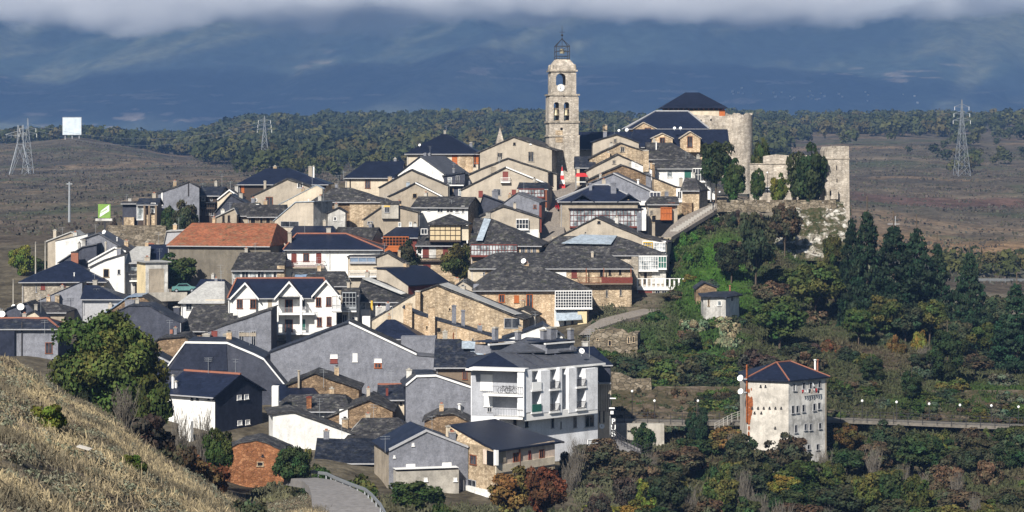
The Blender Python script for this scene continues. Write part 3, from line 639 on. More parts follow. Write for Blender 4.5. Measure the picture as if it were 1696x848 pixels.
g = h.box('dormer', 632, 338, 660, 362, -.7, 3, 'concrete'); o = h.box('dormer_roof', 630, 333.5, 663, 338, -.9, 3.2, 'oldslate', g); h.win(641, 347, 8, 9, 'gr', -.72); h.box('lintel', 636, 340.5, 646, 343.5, -.76, -.71, 'yellowpaint', g)
# --- upper middle
h = E('house with broad navy roof and half-timbered cream front, left of the white gable', 572, 662, 292, 606, 676, 267, 330, 'cream', 'navy', -4, 12, Y=461, wins=[(609, 303, 9, 17, 'br'), (580, 306, 2, 24, 'dd'), (652, 309, 8, 20, 'dd')])
h.aerial(569, 283, 10, -1)
h = E('square stone palace with navy pyramid roof and red-wood balcony doors', 674, 792, 252, 732, 741, 222, 290, 'cream', 'navy', -3, 14, Y=474, side='stone', wins=[(753, 262, 9, 19, 'od'), (786, 264, 4, 24, 'dd'), (789, 262, 7, 18, 'od')])
h.box('stone_pier', 759, 254, 783, 286, -.12, -.02, 'warmstone'); h.chimney(780, 235, 5, 8, 8, 'slatewall'); h.dish(695, 240, 2.2, 1.5)
h = P('white gable house with dark side wall in the upper town', [(659, 287), (697, 258), (735, 285)], 326, 'white', ['navy', 'greyslate'], -28, 9, Y=452, side='slatewalldark', sov=.7)  # side wall's shade is put into its dark material
h.chimney(705, 253, 5, 8, 4, 'slatewall', 'slatewall'); h.chimney(712, 253, 4, 8, 6, 'slatewall', 'slatewall')
h = P('broad plain beige gable standing before the white gable', [(628, 309), (681, 280), (742, 306)], 335, 'beige', 'oldslate', 0, 8, Y=446, sov=.25)
h.aerial(716, 282, 10, -.2)
h = P('small slate gable house with bright white verge under the plain beige gable', [(644, 324), (688, 302), (735, 326)], 345, 'tan', 'navyold', 0, 6, Y=438, verge=[None, 'trim'], wins=[(687, 324, 8, 8, 'hole')])
h.chimney(676, 300, 6, 6, 2, 'metalroof')
h = P('tall side wall of stacked balconies and doors by the steep lane', [(735, 290), (770, 284)], 330, 'slatewalldark', 'navyold', 0, 5, Y=449, wins=[(745, 300, 7, 12, 'wg'), (758, 297, 6, 12, 'gr'), (747, 317, 8, 12, 'hole'), (762, 318, 6, 10, 'wg')])
h.balcony(740, 768, 306, .8, .8)
h = P('large beige church hall with broad gable beside the bell tower', [(795, 250), (851, 226), (914, 246)], 300, 'beige', ['brownslate', 'brownslate'], -14, 12, Y=462, side='ashlar', sov=1.2, name='church_hall', cat='hall', wins=[(828, 258, 10, 12, 'gs'), (879.5, 259, 11, 17, 'gs'), (852, 238, 4, 4, 'plug'), (879, 238, 3, 3, 'ws')])
h = P('middle beige gable with stone quoins, just under the church hall', [(765, 292), (841, 261), (922, 287)], 320, 'beige', 'brownslate', 0, 8, Y=453, sov=.3, wins=[(817, 281, 8, 9, 'panel'), (912, 297, 9, 22, 'dd')])
h = P('long beige gable with red balcony door and bright white verge', [(764, 313), (838, 276), (909, 305)], 335, 'beige', 'oldslate', 0, 8, Y=446, verge=[None, 'trim'], sov=.2, wins=[(837, 292, 9, 16, 'rd'), (796, 321, 7, 10, 'rd'), (851, 318, 7, 8, 'rd'), (823, 318, 12, 10, 'gr')])
h.balcony(829, 845, 301, .7, .8, 'trim')
h = E('little house with red framed sun gallery on the lane', 859, 908, 311, 862, 906, 302, 345, 'dirtywhite', 'navyold', -8, 6, Y=440, side='tan', wins=[])
h.gallery(860, 313, 902, 326, .8, 8, 2, 'redwood', 'paleglass', bottom='redwood'); h.win(880, 333, 6, 9, 'rdd')
h.box('porch_post', 903, 314, 906, 344, -.7, -.4, 'wood')
h = E('white house with dark eave, stone gable and a row of white windows', 684, 775, 341, 697, 789, 325, 375, 'white', 'oldslate', -14, 9, Y=426, gable='stone', wins=[(710, 346, 4, 6, 'gr'), (729, 347, 10, 9, 'dk'), (745, 347, 12, 9, 'dk'), (757, 347, 7, 10, 'dk'), (767, 347, 6, 12, 'dk')])
h.win(797, 345, 4, 7, 'gs', 'r'); h.aerial(748, 331, 8, 1)
h = P('small navy roofed house squeezed behind the stone gable', [(792, 347), (800, 322), (838, 336)], 360, 'slatewalldark', 'navy', 0, 8, Y=432)
h.chimney(820, 315, 10, 10, 3, 'slatewall', 'slatewall')
h = P('grey slate-clad gable house with skylight below the red gallery', [(830, 338), (857, 319), (893, 333)], 372, 'slatewall', ['navyold', 'greyslate'], -10, 7, Y=430, ov=.15)
h.win(886, 342, 5, 6, 'br')
h = P('beige gable house with white three-bay sun window above the lane', [(795, 357), (833, 340), (894, 359)], 400, 'beige', ['brownslate', 'brownslate'], 0, 8, Y=421, sov=.25)
h.gallery(855, 363, 875, 379, .5, 4, 2, 'trim', 'glass', bottom='trim'); h.box('white_patch', 850, 380, 892, 396, -.06, -.01, 'white'); h.box('red_post', 893, 340, 897, 385, 0, .3, 'redwood') 
h = E('half-timbered house with yellow panelled top floor and red doors', 690, 768, 403, 716, 775, 372, 470, 'stone', 'oldslate', 0, 10, Y=406, wins=[(705, 416, 10, 21, 'rdd'), (738, 417, 9, 22, 'rdd'), (707, 448, 12, 20, 'rdd'), (702.5, 383, 11, 9, 'dk', -.6)])
g = h.gallery(712, 372, 763, 398, 1.1, 6, 3, 'darkwood', 'halftimber', bottom='darkwood')
up = h.L(710, 371, -1.4); u2 = h.L(777, 371, -1.4); pk = h.L(745, 354, 3); MB().slab([(up[0], -1.5, up[1]), (u2[0], -1.5, u2[1]), (pk[0], 3, pk[1])], .2, 'oldslate').slab([(u2[0], -1.5, u2[1]), (u2[0]+.5, 5, u2[1]), (pk[0], 3, pk[1])], .2, 'oldslate').slab([(up[0]-.5, 5, up[1]), (up[0], -1.5, up[1]), (pk[0], 3, pk[1])], .2, 'oldslate').build('upper_roof', h.root)
h.balcony(688, 742, 431.5, .7, .9, 'iron', 'darkwood'); h.box('white_render', 690, 406, 700, 428, -.04, -.01, 'white'); h.box('white_render', 711, 406, 722, 428, -.04, -.01, 'dirtywhite'); h.box('boarded_wall', 764, 374, 776, 398, -.6, .1, 'cream')
h.aerial(695, 356, 14, -.3)
h = E('house with large mossy roof, tin patch and long red gallery', 780, 893, 403, 776, 812, 361, 440, 'stone', 'oldslate', -6, 14, Y=403, side='tan', wins=[(866, 413, 7, 14, 'gr'), (876, 413, 6, 13, 'gr'), (885, 413, 6, 13, 'gr')])
h.gallery(781, 405, 857, 423, .9, 15, 2, 'redwood', 'paleglass', bottom='redwood')
a = h.L(789, 399, .1); b = h.L(800, 399, .1); c_ = h.L(813, 365, 6.5); d_ = h.L(802, 363, 6.5)
MB().slab([(a[0], -.2, a[1]+.15), (b[0], -.2, b[1]+.15), (c_[0], 6.5, c_[1]+.2), (d_[0], 6.5, d_[1]+.2)], .08, 'metalroof').build('tin_patch', h.roof)
h = E('house with bright orange wooden gallery under a navy roof', 634, 690, 391, 656, 700, 376, 440, 'redwood', 'navy', 0, 8, Y=411)
h.gallery(635, 392, 677, 407, 1.0, 8, 3, 'orangewood', 'hole', bottom='orangewood'); h.box('apron', 635, 408, 677, 417, -1.05, -.9, 'orangewood')
# --- by the tower, right
h = E('church nave with long navy roof behind the bell tower', 950, 1062, 244, 940, 1072, 218, 275, 'cream', 'navy', 0, 12, Y=482, name='church_nave', cat='church', wins=[(969, 247, 2, 3, 'plug')])
h.chimney(1002, 206, 7, 14, 8, 'stone'); 
h = E('slate porch roof with dark open front at the foot of the tower', 954, 984, 274, 957, 983, 259, 310, 'hole', 'navyold', 0, 5, Y=459, name='church_porch', cat='porch')
h.box('porch_pier', 955, 277, 960, 310, -.5, 0, 'cream'); h.box('porch_pier', 980, 277, 984, 306, -.5, 0, 'cream')
h = P('top beige gable of the stacked gables right of the tower', [(982, 234), (1021, 221), (1058, 235)], 270, 'beige', 'navyold', 0, 8, Y=466, sov=.3, wins=[(1019, 232.5, 6, 7, 'gs')])
h.dish(1038, 215, 3, 2); h.dish(1025, 216, 2.2, 3)
h = P('rough stone gable with deep eaves, second of the stacked gables', [(976, 261), (1028, 236), (1066, 248)], 290, 'stone', 'brownslate', 0, 9, Y=460, wins=[(1031, 247, 8, 9, 'gs')])
h = P('flat beige gable with white wall on its right, third of the stacked gables', [(971, 281), (1023, 254), (1048, 266)], 300, 'beige', 'brownslate', 0, 7, Y=455, wins=[(1017, 268, 6, 7, 'gs')])
h = P('white sloping wall house tucked right of the stacked gables', [(1046, 265), (1081, 281)], 300, 'white', 'brownslate', 0, 6, Y=453, ov=.1, t=.14)
h.chimney(1069.5, 248, 9, 26, -.02, 'stone'); h.chimney(1082, 270, 4, 14, -.2, 'brownstone')
h = P('dark weathered stone gable, lowest of the stacked gables', [(974, 297), (1030, 272), (1074, 289)], 318, 'brownstone', 'brownslate', 0, 7, Y=449)
h.chimney(1074, 287, 9, 24, .5, 'slatewall', 'slatewall')
h = E('castle residence with large navy hip roof and three stone dormers', 1040, 1172, 211, 1086, 1139, 184, 262, 'warmstone', 'navy', 0, 16, Y=492, ridge='greytrim', name='castle_residence', cat='castle house')
def stone_gable(h, x0, xp, x1, ye, yp, yb, yo, dd, win, nm='dormer'):
    pts = [h.L(x0, ye, yo), h.L(xp, yp, yo), h.L(x1, ye, yo)]; b = h.L(x0, yb, yo)[1]
    lp = [(pts[0][0], yo, b), *[(x, yo, z-.15) for x, z in pts], (pts[2][0], yo, b)]
    g = MB().prism(lp, (0, dd, 0), 'warmstone').build(nm, h.root); r = MB()
    for (xa, za), (xb, zb) in ((pts[0], pts[1]), (pts[1], pts[2])):
        r.slab([(xa-(.25 if xa < xb and za < zb else 0), yo-.25, za-(.1 if za < zb else 0)), (xb+(.25 if za > zb else 0), yo-.25, zb-(.1 if za > zb else 0)), (xb+(.25 if za > zb else 0), yo+dd, zb-(.1 if za > zb else 0)), (xa-(.25 if za < zb else 0), yo+dd, za-(.1 if za < zb else 0))], .15, 'ashlar')
    r.build('dormer_roof', g); h.win(*win, yo-.01)
stone_gable(h, 1050, 1066, 1086, 212, 202, 228, -2, 5, (1073, 217.5, 11, 12, 'br'))
h2 = E('long low navy roof with two stone gable dormers below the castle residence', 1042, 1206, 240, 1050, 1200, 214, 262, 'warmstone', 'navy', 0, 9, Y=474, name='castle_wing', cat='castle house')
stone_gable(h2, 1080, 1097, 1114, 228, 220, 240, -1.2, 4, (1097, 232, 9, 9, 'br')); stone_gable(h2, 1127, 1143, 1160, 228, 217, 252, -1.2, 4, (1142.5, 234.5, 9, 18, 'br'))
h2.dish(1117, 212, 2.4, 1); h2.dish(1127, 212, 2.4, 1)
h = E('house with wide grey roof over a white glazed balcony, under the castle', 1074, 1154, 261, 1064, 1112, 236, 282, 'warmstone', 'oldslate', 0, 11, Y=461, side='stone', wins=[(1085, 265.5, 8, 7, 'gr'), (1103, 265, 6, 6, 'dk'), (1113, 265, 6, 6, 'dk'), (1123, 265, 6, 6, 'dk'), (1133, 265, 6, 6, 'dk'), (1142, 265, 6, 6, 'dk')])
h.pipe(1087, 236, 7, 3, .25)
h = E('white house with glazed corner gallery under a grey roof, near the castle trees', 1086, 1184, 277, 1084, 1160, 264, 305, 'white', 'oldslate', 0, 8, Y=455, side='white', wins=[(1109, 288, 9, 11, 'wg'), (1139, 289, 11, 14, 'gn')])
h.gallery(1147, 279, 1173, 300, .8, 6, 2, 'trim', 'glass'); h.gallery(1174, 279, 1185, 300, .8, 2, 1, 'trim', 'paleglass')
for px in (1149, 1158, 1169, 1177): h.box('post', px-.8, 303, px+.8, 334, -.7, -.5, 'greytrim')
h = P('stone cottage with white rendered corner and small four-pane window', [(1083, 293), (1122, 309), (1136, 311)], 340, 'stone', 'brownslate', 0, 6, Y=443, sov=.3, wins=[])
h.box('white_corner', 1120, 312, 1136, 335, -.3, -.02, 'white'); h.win(1125.5, 322.5, 7, 12, 'dk', -.31); h.chimney(1128, 294, 5, 16, 1.5, 'beige')
h = E('stone bay house with mossy roof at the head of the ramp', 1130, 1158, 312, 1122, 1152, 294, 362, 'stone', 'brownslate', -20, 6, Y=441, side='greystone')
h.tower = h.box('stone_bay', 1129, 336, 1146, 366, -1.0, -.1, 'brownstone')
h = P('grey slate-clad house with white edged gable above the ramp', [(974, 303), (1016, 286), (1086, 319)], 355, 'slatewall', 'greyslate', -8, 8, Y=439, side='white', verge=[None, 'greytrim'])
h.gallery(1077, 318, 1094, 340, .7, 3, 3, 'trim', 'slatewalldark', 'f'); h.box('white_ledge', 1055, 333, 1086, 340, -.6, 0, 'white'); h.pipe(1057, 298, 8, .5, .4)
h = E('timber house with orange wooden balcony box over the ramp', 1072, 1122, 336, 1078, 1118, 325, 388, 'tan', 'brownslate', 0, 6, Y=432, side='oldwood', wins=[(1083, 362, 8, 12, 'hole'), (1079, 352, 6, 9, 'gs'), (1112, 340, 12, 9, 'br')])
h.gallery(1094, 344, 1112, 362, 1.0, 4, 2, 'orangewood', 'orangewood'); h.box('dark_base', 1085, 364, 1114, 390, -.3, 0, 'hole'); h.box('white_strip', 1066, 347, 1071, 380, -.5, -.1, 'white')
h = E('house with navy hip roof and very long red glazed gallery', 928, 1056, 331, 984, 1008, 306, 400, 'tan', 'navy', 0, 12, Y=430, ridge='greytrim', side='tan', wins=[(958, 334, 4, 7, 'hole'), (1040, 334, 4, 7, 'hole')])
h.gallery(944, 347, 1062, 375, .9, 20, 3, 'redwood', 'paleglass', roof='navyold', bottom='redwood'); h.chimney(978, 303, 5, 10, 4, 'slatewall', 'slatewall'); h.chimney(1016, 302, 9, 18, 3, 'slatewall', 'slatewall')
stub = [h.L(965, 325, -.4), h.L(1042, 325, -.4)]
for (x, z) in stub: MB().slab([(x-2.2, -.7, z-1.0), (x, -.7, z+.35), (x, 3, z+.5), (x-2.2, 3, z-.9)], .18, 'navy').slab([(x, -.7, z+.35), (x+2.2, -.7, z-1.0), (x+2.2, 3, z-.9), (x, 3, z+.5)], .18, 'navy').build('eyebrow_roof', h.roof)
h.box('white_pillar', 1063, 344, 1070, 382, -1.0, 0, 'white'); h.box('grey_panel', 1055, 352, 1063, 382, -1.02, -.9, 'slatewall')
h = P('wide beige gable with long dark right roof, beside the stone lane', [(911, 398), (988, 359), (1062, 391), (1104, 401)], 425, 'beige', ['brownslate', 'oldslate', 'brownslate'], -10, 8, Y=416, sov=.25, wins=[(992, 368, 5, 4, 'plug'), (922, 398, 16, 14, 'panel')])
h.win(1074, 404, 9, 11, 'gr'); h.box('white_render', 1064, 399, 1103, 428, -.12, -.02, 'white'); h.gallery(1066, 401, 1081, 412, .5, 4, 2, 'yellowpaint', 'paleglass'); h.gallery(1084, 402, 1102, 414, .5, 4, 2, 'trim', 'paleglass')
h = E('house with patched tin and moss roof and white corner gallery above the terrace', 897, 1100, 420, 926, 1022, 391, 515, 'greystone', 'oldslate', 0, 13, Y=402, side='white', wins=[(1069, 460, 5, 18, 'dd')])
a = h.L(930, 405, 2.4); b = h.L(1012, 407, 2.4); c_ = h.L(1022, 391, 6.4); d_ = h.L(962, 388, 6.4)
MB().slab([(a[0], 2.4, a[1]+.25), (b[0], 2.4, b[1]+.3), (c_[0], 6.4, c_[1]+.12), (d_[0], 6.4, d_[1]-.02)], .07, 'metalroof').build('tin_patch', h.roof)
h.gallery(1058, 424, 1089, 447, .9, 8, 3, 'trim', 'paleglass'); h.gallery(1090, 424, 1103, 444, .9, 3, 2, 'trim', 'greenshutter'); h.box('white_wall', 1080, 449, 1103, 470, -.1, 0, 'dirtywhite'); h.box('stone_corner', 1046, 424, 1057, 512, -.6, 0, 'greystone')
h.box('terrace_slab', 1055, 476, 1135, 480.5, -4.5, .5, 'trim'); tb = h.box('terrace_base', 1057, 481, 1106, 516, -4.2, 0, 'greystone'); h.box('terrace_base', 1106, 481, 1122, 512, -3.0, 0, 'concrete')
rl = MB()
for k in range(11):
    px = 1056+k*7.6; x, z0 = h.L(px, 475.8, -4.4); x2, z1 = h.L(px, 461, -4.4); rl.box(x-.13, x+.13, -4.45, -4.25, z0, z1, 'trim')
x0, z0 = h.L(1056, 462, -4.4); x1, z1 = h.L(1133, 462, -4.4); rl.box(x0, x1, -4.42, -4.28, z0, z0+.1, 'trim'); rl.box(x0, x1, -4.38, -4.32, z0-.9, z0-.85, 'iron'); rl.build('railing', h.root)
h.win(1068.5, 496, 25, 33, 'garage', -4.21); h.win(1089, 486, 8, 11, 'gr', -4.21); h.win(1100, 486, 8, 11, 'gr', -4.21)
# --- middle band
h = E('navy roofed house with white dish, between the red ridges and the orange roof', 476, 560, 391, 488, 552, 374, 412, 'tan', 'navy', 0, 8, Y=413)
h.dish(533, 386, 3, 2)
h = E('dark roofed house with beige gable end, behind the red-ridged house', 548, 612, 400, 552, 630, 376, 420, 'beige', 'brownslate', -18, 8, Y=414, gable='cream')
h = E('white house with navy hip roof, dark glazed gallery and grey hips', 341, 480, 417, 399, 456, 386, 462, 'white', 'navy', 4, 14, Y=400, ridge='greystone', side='white', wins=[(364, 436, 6, 12, 'gs')])
h.gallery(369, 419, 400, 445, .9, 6, 3, 'darkwood', 'glass'); h.dish(344, 453, 4, -.6)
a = [h.L(366, 418, -1.2), h.L(428, 419, -1.2), h.L(424, 403, 3), h.L(398, 404, 3)]
MB().slab([(a[0][0], -1.3, a[0][1]), (a[1][0], -1.3, a[1][1]), (a[2][0], 3, a[2][1]), (a[3][0], 3, a[3][1])], .2, 'oldslate').bar((a[3][0], 3, a[3][1]), (a[0][0], -1.3, a[0][1]+.05), .25, 'greystone').bar((a[3][0], 3, a[3][1]), (a[2][0], 3, a[2][1]), .25, 'greystone').build('porch_roof', h.root)
h.chimney(427, 402, 5, 10, 2.6, 'beige'); h.chimney(440.5, 408, 2.6, 9, 0, 'beige')
h = E('low house with mossy dark roof over a band of white windows', 384, 468, 444, 398, 470, 418, 475, 'dirtywhite', 'brownslate', 0, 8, Y=390, side='stone', wins=[(393+i*13, 454, 12, 13, 'dk' if i % 2 else 'wg') for i in range(6)])
h.box('stone_end', 459, 440, 471, 470, -.2, 0, 'stone')
h = E('white house with red ridge tiles, iron balcony and red-framed windows', 471, 630, 411, 492, 573, 387, 462, 'white', 'navy', 0, 12, Y=396, ridge='orangetrim', wins=[(487, 427, 11, 17, 'rw'), (507, 426, 10, 13, 'br'), (528, 427, 11, 19, 'rw'), (487, 455, 8, 8, 'gr')])
h.balcony(472, 538, 442, 1.0, 1.0, 'redwood', 'tan'); h.chimney(480, 384, 6, 16, 2.5, 'beige'); h.box('downpipe', 545.6, 415, 546.6, 447, -.12, 0, 'greytrim')
h = P('beige gabled annex with blue-grey glazed front beside the wooded lane', [(576, 425), (625, 424), (641, 417), (670, 434)], 470, 'beige', 'brownslate', 0, 7, Y=389, sov=.2)
h.box('yellow_front', 578, 441, 624, 456, -.3, 0, 'cream'); h.gallery(580, 426, 622, 434, .35, 3, 1, 'greytrim', 'bluemetal'); h.balcony(578, 624, 457, .9, .9, 'trim', 'trim')
h = P('long beige wall house with navy roof and red-brown timber end', [(624, 443), (640, 444), (676, 470)], 505, 'beige', 'navy', -38, 10, Y=384, side='redwood', sov=.5, ov=.25)
# three-gabled white house
h = E('large white house with three front gables, balconies and a navy roof', 378, 548, 491, 392, 536, 461, 572, 'white', 'navy', 3, 13, Y=366, ridge='orangetrim', side='white', name='white_house')
def front_gable(h, x0, xp, x1, ye, yp, yb, yo, dep, wall='white'):
    pts = [h.L(x0, ye, yo), h.L(xp, yp, yo), h.L(x1, ye, yo)]; b = h.L(x0, yb, yo)[1]
    MB().prism([(pts[0][0], yo, b), *[(x, yo, z-.28) for x, z in pts], (pts[2][0], yo, b)], (0, dep, 0), wall).build('gable_bay', h.root)
    r = MB(); v = MB()
    for k, ((xa, za), (xb, zb)) in enumerate(((pts[0], pts[1]), (pts[1], pts[2]))):
        ln = math.hypot(xb-xa, zb-za); ux, uz = (xb-xa)/ln*.7, (zb-za)/ln*.7
        A = (xa-ux, za-uz) if k == 0 else (xa, za); B = (xb+ux, zb+uz) if k else (xb, zb)
        r.slab([(A[0], yo-.55, A[1]), (B[0], yo-.55, B[1]), (B[0], yo+dep, B[1]), (A[0], yo+dep, A[1])], .2, 'navy')
        v.prism([(A[0], yo-.62, A[1]+.08), (B[0], yo-.62, B[1]+.08), (B[0], yo-.62, B[1]-.26), (A[0], yo-.62, A[1]-.26)], (0, .3, 0), 'trim')
    o = r.build('gable_roof', h.root); v.build('verge', o)
front_gable(h, 386, 406, 424, 489, 468, 560, -.6, 5); front_gable(h, 459, 479, 498, 489, 466, 490, -1.9, 6); front_gable(h, 521, 540, 557, 485, 464, 575, -.9, 6)
for px, py, w, hh, yo in ((397, 503, 10, 15, -.61), (419, 503, 10, 15, -.61), (527.5, 500, 9, 15, -.91), (544.5, 499, 9, 15, -.91), (529, 533, 8, 15, -.91), (545, 532, 8, 15, -.91)): h.win(px, py, w, hh, 'br', yo)
h.win(478.5, 507, 13, 22, 'br'); h.win(478.5, 540, 13, 22, 'br'); h.win(447, 502, 7, 12, 'panel'); h.win(503, 503, 5, 18, 'gr'); h.win(503, 537, 5, 16, 'gn')
for yf in (520.5, 553.5):
    x0, z0 = h.L(449, yf, -1.9); x1, z1 = h.L(521, yf, -1.9); MB().box(x0, x1, -1.9, .02, z0-.12, z0+.14, 'trim').build('balcony_slab', h.root)
    r = MB()
    for zz in (.95, .2): r.box(x0, x1, -1.84, -1.80, z0+zz, z0+zz+.05, 'greytrim')
    for k in range(41): q = x0+(x1-x0)*k/40; r.box(q-.015, q+.015, -1.835, -1.805, z0+.143, z0+.95, 'greytrim')
    r.build('railing', h.root)
for px in (459.5, 498.5):
    x0, z0 = h.L(px-1.8, 554, -1.9); x1, z1 = h.L(px+1.8, 489, -1.9); MB().box(x0, x1, -2.02, -1.7, z0, z1, 'trim').build('pillar', h.root)
h.box('garage_wall', 449, 556, 520, 575, .02, .4, 'hole'); h.box('garage_pier', 461, 561, 470, 575, -.6, -.1, 'tan'); h.box('flue_block', 474, 543, 482, 575, -3.2, -2.6, 'slatewall')

h.gallery(550, 489, 564, 512, 1.0, 2, 1, 'trim', 'white'); h.balcony(551, 566, 514, 1.0, .9, 'greytrim')
h = E('house with white steel-framed winter garden right of the three gables', 567, 592, 487, 562, 590, 476, 545, 'dirtywhite', 'brownslate', 0, 7, Y=370, wins=[(585, 529, 6, 9, 'dk'), (571, 528, 8, 14, 'gr')])
h.gallery(568, 484, 590, 508, 1.0, 4, 3, 'steel', 'hole'); h.balcony(567, 591, 514, 1.1, .9, 'steel')
h = E('house with blue tin roof patch and dark slate roof behind the white gables', 485, 576, 470, 490, 572, 449, 485, 'tan', 'brownslate', 0, 7, Y=380, roofs=['oldslate']*4)
a = [h.L(488, 459, 1.8), h.L(526, 460, 1.8), h.L(532, 451, 3.3), h.L(490, 452, 3.3)]; MB().slab([(a[0][0], 1.8, a[0][1]+.1), (a[1][0], 1.8, a[1][1]+.1), (a[2][0], 3.3, a[2][1]+.05), (a[3][0], 3.3, a[3][1]+.05)], .06, 'bluemetal').build('tin_patch', h.roof)
h.pipe(564, 465, 8, 2, .3)
h = E('broad house with mossy black roof, tin ridge and cluttered white porch', 590, 678, 496, 568, 612, 459, 535, 'dirtywhite', 'oldslate', -8, 13, Y=376, wins=[(600, 507, 12, 14, 'wg'), (628, 503, 7, 10, 'rw'), (615, 505, 4, 16, 'panel')])
a = [h.L(600, 463, 5), h.L(612, 461, 6.3), h.L(672, 488, .3), h.L(664, 490, .3)]; MB().slab([(a[0][0], 5, a[0][1]+.2), (a[1][0], 6.3, a[1][1]+.2), (a[2][0], .3, a[2][1]+.3), (a[3][0], .3, a[3][1]+.3)], .08, 'corrugated').build('tin_ridge', h.roof)
h.box('white_porch', 597, 513, 612, 532, -1.0, 0, 'white'); h.box('yellow_post', 614, 498, 617, 514, -1.0, -.8, 'yellowpaint')
h = P('long pale plaster wall sloping up right, with a brick chimney end', [(611, 533), (687, 487), (694, 488)], 560, 'cream', 'brownslate', 0, 5, Y=367, ov=.1, t=.12)
h.chimney(692, 481, 8, 30, -.4, 'warmstone'); h.box('white_end', 600, 524, 613, 545, -.6, .4, 'white')
h = P('ruinous house with long slate roof over a stone wall and tin ridge', [(692, 482), (724, 471), (866, 527)], 552, 'stone', ['oldslate', 'oldslate'], -10, 7, Y=366, sov=.5, wins=[(745, 512, 5, 5, 'hole'), (848, 535, 26, 16, 'gr')])
a = [h.L(728, 472, -.32), h.L(742, 469, 4), h.L(866, 521, 4), h.L(854, 522, -.32)]; MB().slab([(a[0][0], -.33, a[0][1]+.12), (a[3][0], -.33, a[3][1]+.12), (a[2][0], 4, a[2][1]+.12), (a[1][0], 4, a[1][1]+.12)], .07, 'corrugated').build('tin_ridge', h.roof)
h.pipe(771, 492, 24, .5, .3, 'corrugated')
h = P('small beige gable with grey annex and washing hung out', [(740, 482), (766, 463), (812, 492)], 505, 'beige', 'brownslate', -6, 6, Y=381, wins=[])
h.box('grey_annex', 784, 471, 802, 488, -1.5, 0, 'slatewall')
h = E('warm stone house with wide hip roof and white railed corner gallery', 786, 975, 478, 828, 893, 441, 548, 'warmstone', 'oldslate', 3, 15, Y=378, side='stone', wins=[(831, 494, 10, 13, 'or'), (855.5, 495, 8, 12, 'od'), (877, 498, 11, 22, 'or')])
h.gallery(919, 481, 979, 509, 1.4, 14, 6, 'trim', 'glass', bottom='trim'); h.box('white_wall', 918, 512, 968, 552, -.3, 0, 'white'); h.box('tan_wall', 957, 516, 972, 545, -1.2, -.35, 'yellow'); h.win(948, 536, 4, 18, 'br', -.31); h.win(936, 537, 3, 16, 'dd', -.31); h.dish(867, 432, 4.5, 7.5, -30)
a = [h.L(920, 513, -.3), h.L(962, 511, -.3)]; MB().slab([(a[0][0], -1.9, a[0][1]-1.6), (a[1][0], -1.9, a[1][1]-1.6), (a[1][0], -.3, a[1][1]), (a[0][0], -.3, a[0][1])], .08, 'metalroof').build('canopy', h.root)
h = P('small beige gabled store with dark roof below the warm stone house', [(834, 519), (866, 509), (886, 521)], 550, 'beige', 'brownslate', -10, 5, Y=372)
h = E('long house with black slate roof, timber balcony and red balcony panels', 780, 1046, 442, 822, 1004, 418, 535, 'stone', 'oldslate', 0, 12, Y=389, side='greystone', wins=[(951, 453, 9, 14, 'rdd'), (996, 452, 5, 11, 'dd'), (1010, 451, 4, 9, 'dd'), (1027, 450, 4, 9, 'dd'), (799, 453, 8, 4, 'gr'), (1005, 486, 4, 12, 'gs'), (1028, 484, 4, 11, 'gs'), (1012, 511, 3, 12, 'gs')])
h.balcony(955, 996, 469, 1.2, 1.0, 'wood', 'oldwood'); h.balcony(996, 1047, 468.5, 1.2, 1.0, 'wood', 'oldwood', 'f', 'redwood'); h.box('cream_wall', 775, 447, 800, 466, -.1, -.02, 'cream'); h.box('white_render', 920, 450, 938, 466, -.06, -.01, 'white'); h.chimney(981, 416, 4, 14, 4, 'beige')
for px in (971, 1000, 1045): h.box('post', px-.7, 444, px+.7, 468, -1.15, -1.0, 'wood')
# --- lower left
h = E('old low roof of brown slate beside the grey house with white gutter', 45, 108, 515, 52, 90, 500, 535, 'tan', 'brownslate', 0, 8, Y=376)
h = P('dark double gable with white satellite dishes at the left edge', [(-20, 540), (12, 510), (45, 500), (70, 525)], 545, 'slatewalldark', ['navyold', 'navyold', 'brownslate'], 0, 6, Y=371)
h.dish(34, 508, 6, -.6, 10); h.dish(3, 520, 5.5, -.7, 10); h.dish(22, 507, 3.5, 1)
h = P('dark gable with cream wall behind the big round tree', [(36, 522), (56, 514), (70, 526)], 545, 'cream', 'navyold', 0, 5, Y=368)
h = E('long grey slate building with orange ridge tiles and one brown-framed window', -40, 96, 542, -36, 78, 527, 605, 'slatewall', 'navyold', 0, 7, Y=352, side='slatewalldark', ridge='orangetrim', wins=[(81, 576, 12, 18, 'br')])
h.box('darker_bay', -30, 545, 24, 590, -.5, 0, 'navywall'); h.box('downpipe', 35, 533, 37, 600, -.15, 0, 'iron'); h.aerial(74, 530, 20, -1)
h = P('house with blue sheet-metal roof and brown gable behind the round tree', [(170, 520), (213, 490), (236, 489), (264, 508)], 530, 'brownstone', ['bluemetal', 'bluemetal', 'brownslate'], 0, 7, Y=377)
h.chimney(216, 495, 16, 10, .5, 'slatewall', 'slatewall')
h = P('broad dark navy slate wall with rounded gable right of the round tree', [(184, 519), (214, 505), (246, 505), (299, 533)], 600, 'slatewalldark', 'navyold', 0, 7, Y=358, ov=.15)
h.box('orange_pot', 281, 546, 286, 560, -.3, -.02, 'orangetrim'); h.box('downpipe', 298.5, 533, 299.6, 575, -.1, 0, 'greytrim')
h = E('house with pale corrugated hip roof and glazed porch', 300, 372, 497, 342, 372, 466, 520, 'white', 'corrugated', 0, 9, Y=379, side='cream', wins=[(313, 507, 10, 12, 'gr'), (328, 507, 11, 12, 'gr')])
h.box('cream_wall', 340, 496, 372, 512, -.1, -.02, 'cream')
h = E('navy roofed house with small tan gable behind the corrugated hip roof', 322, 366, 481, 338, 372, 462, 495, 'cream', 'navy', -15, 7, Y=384, gable='orangetrim')
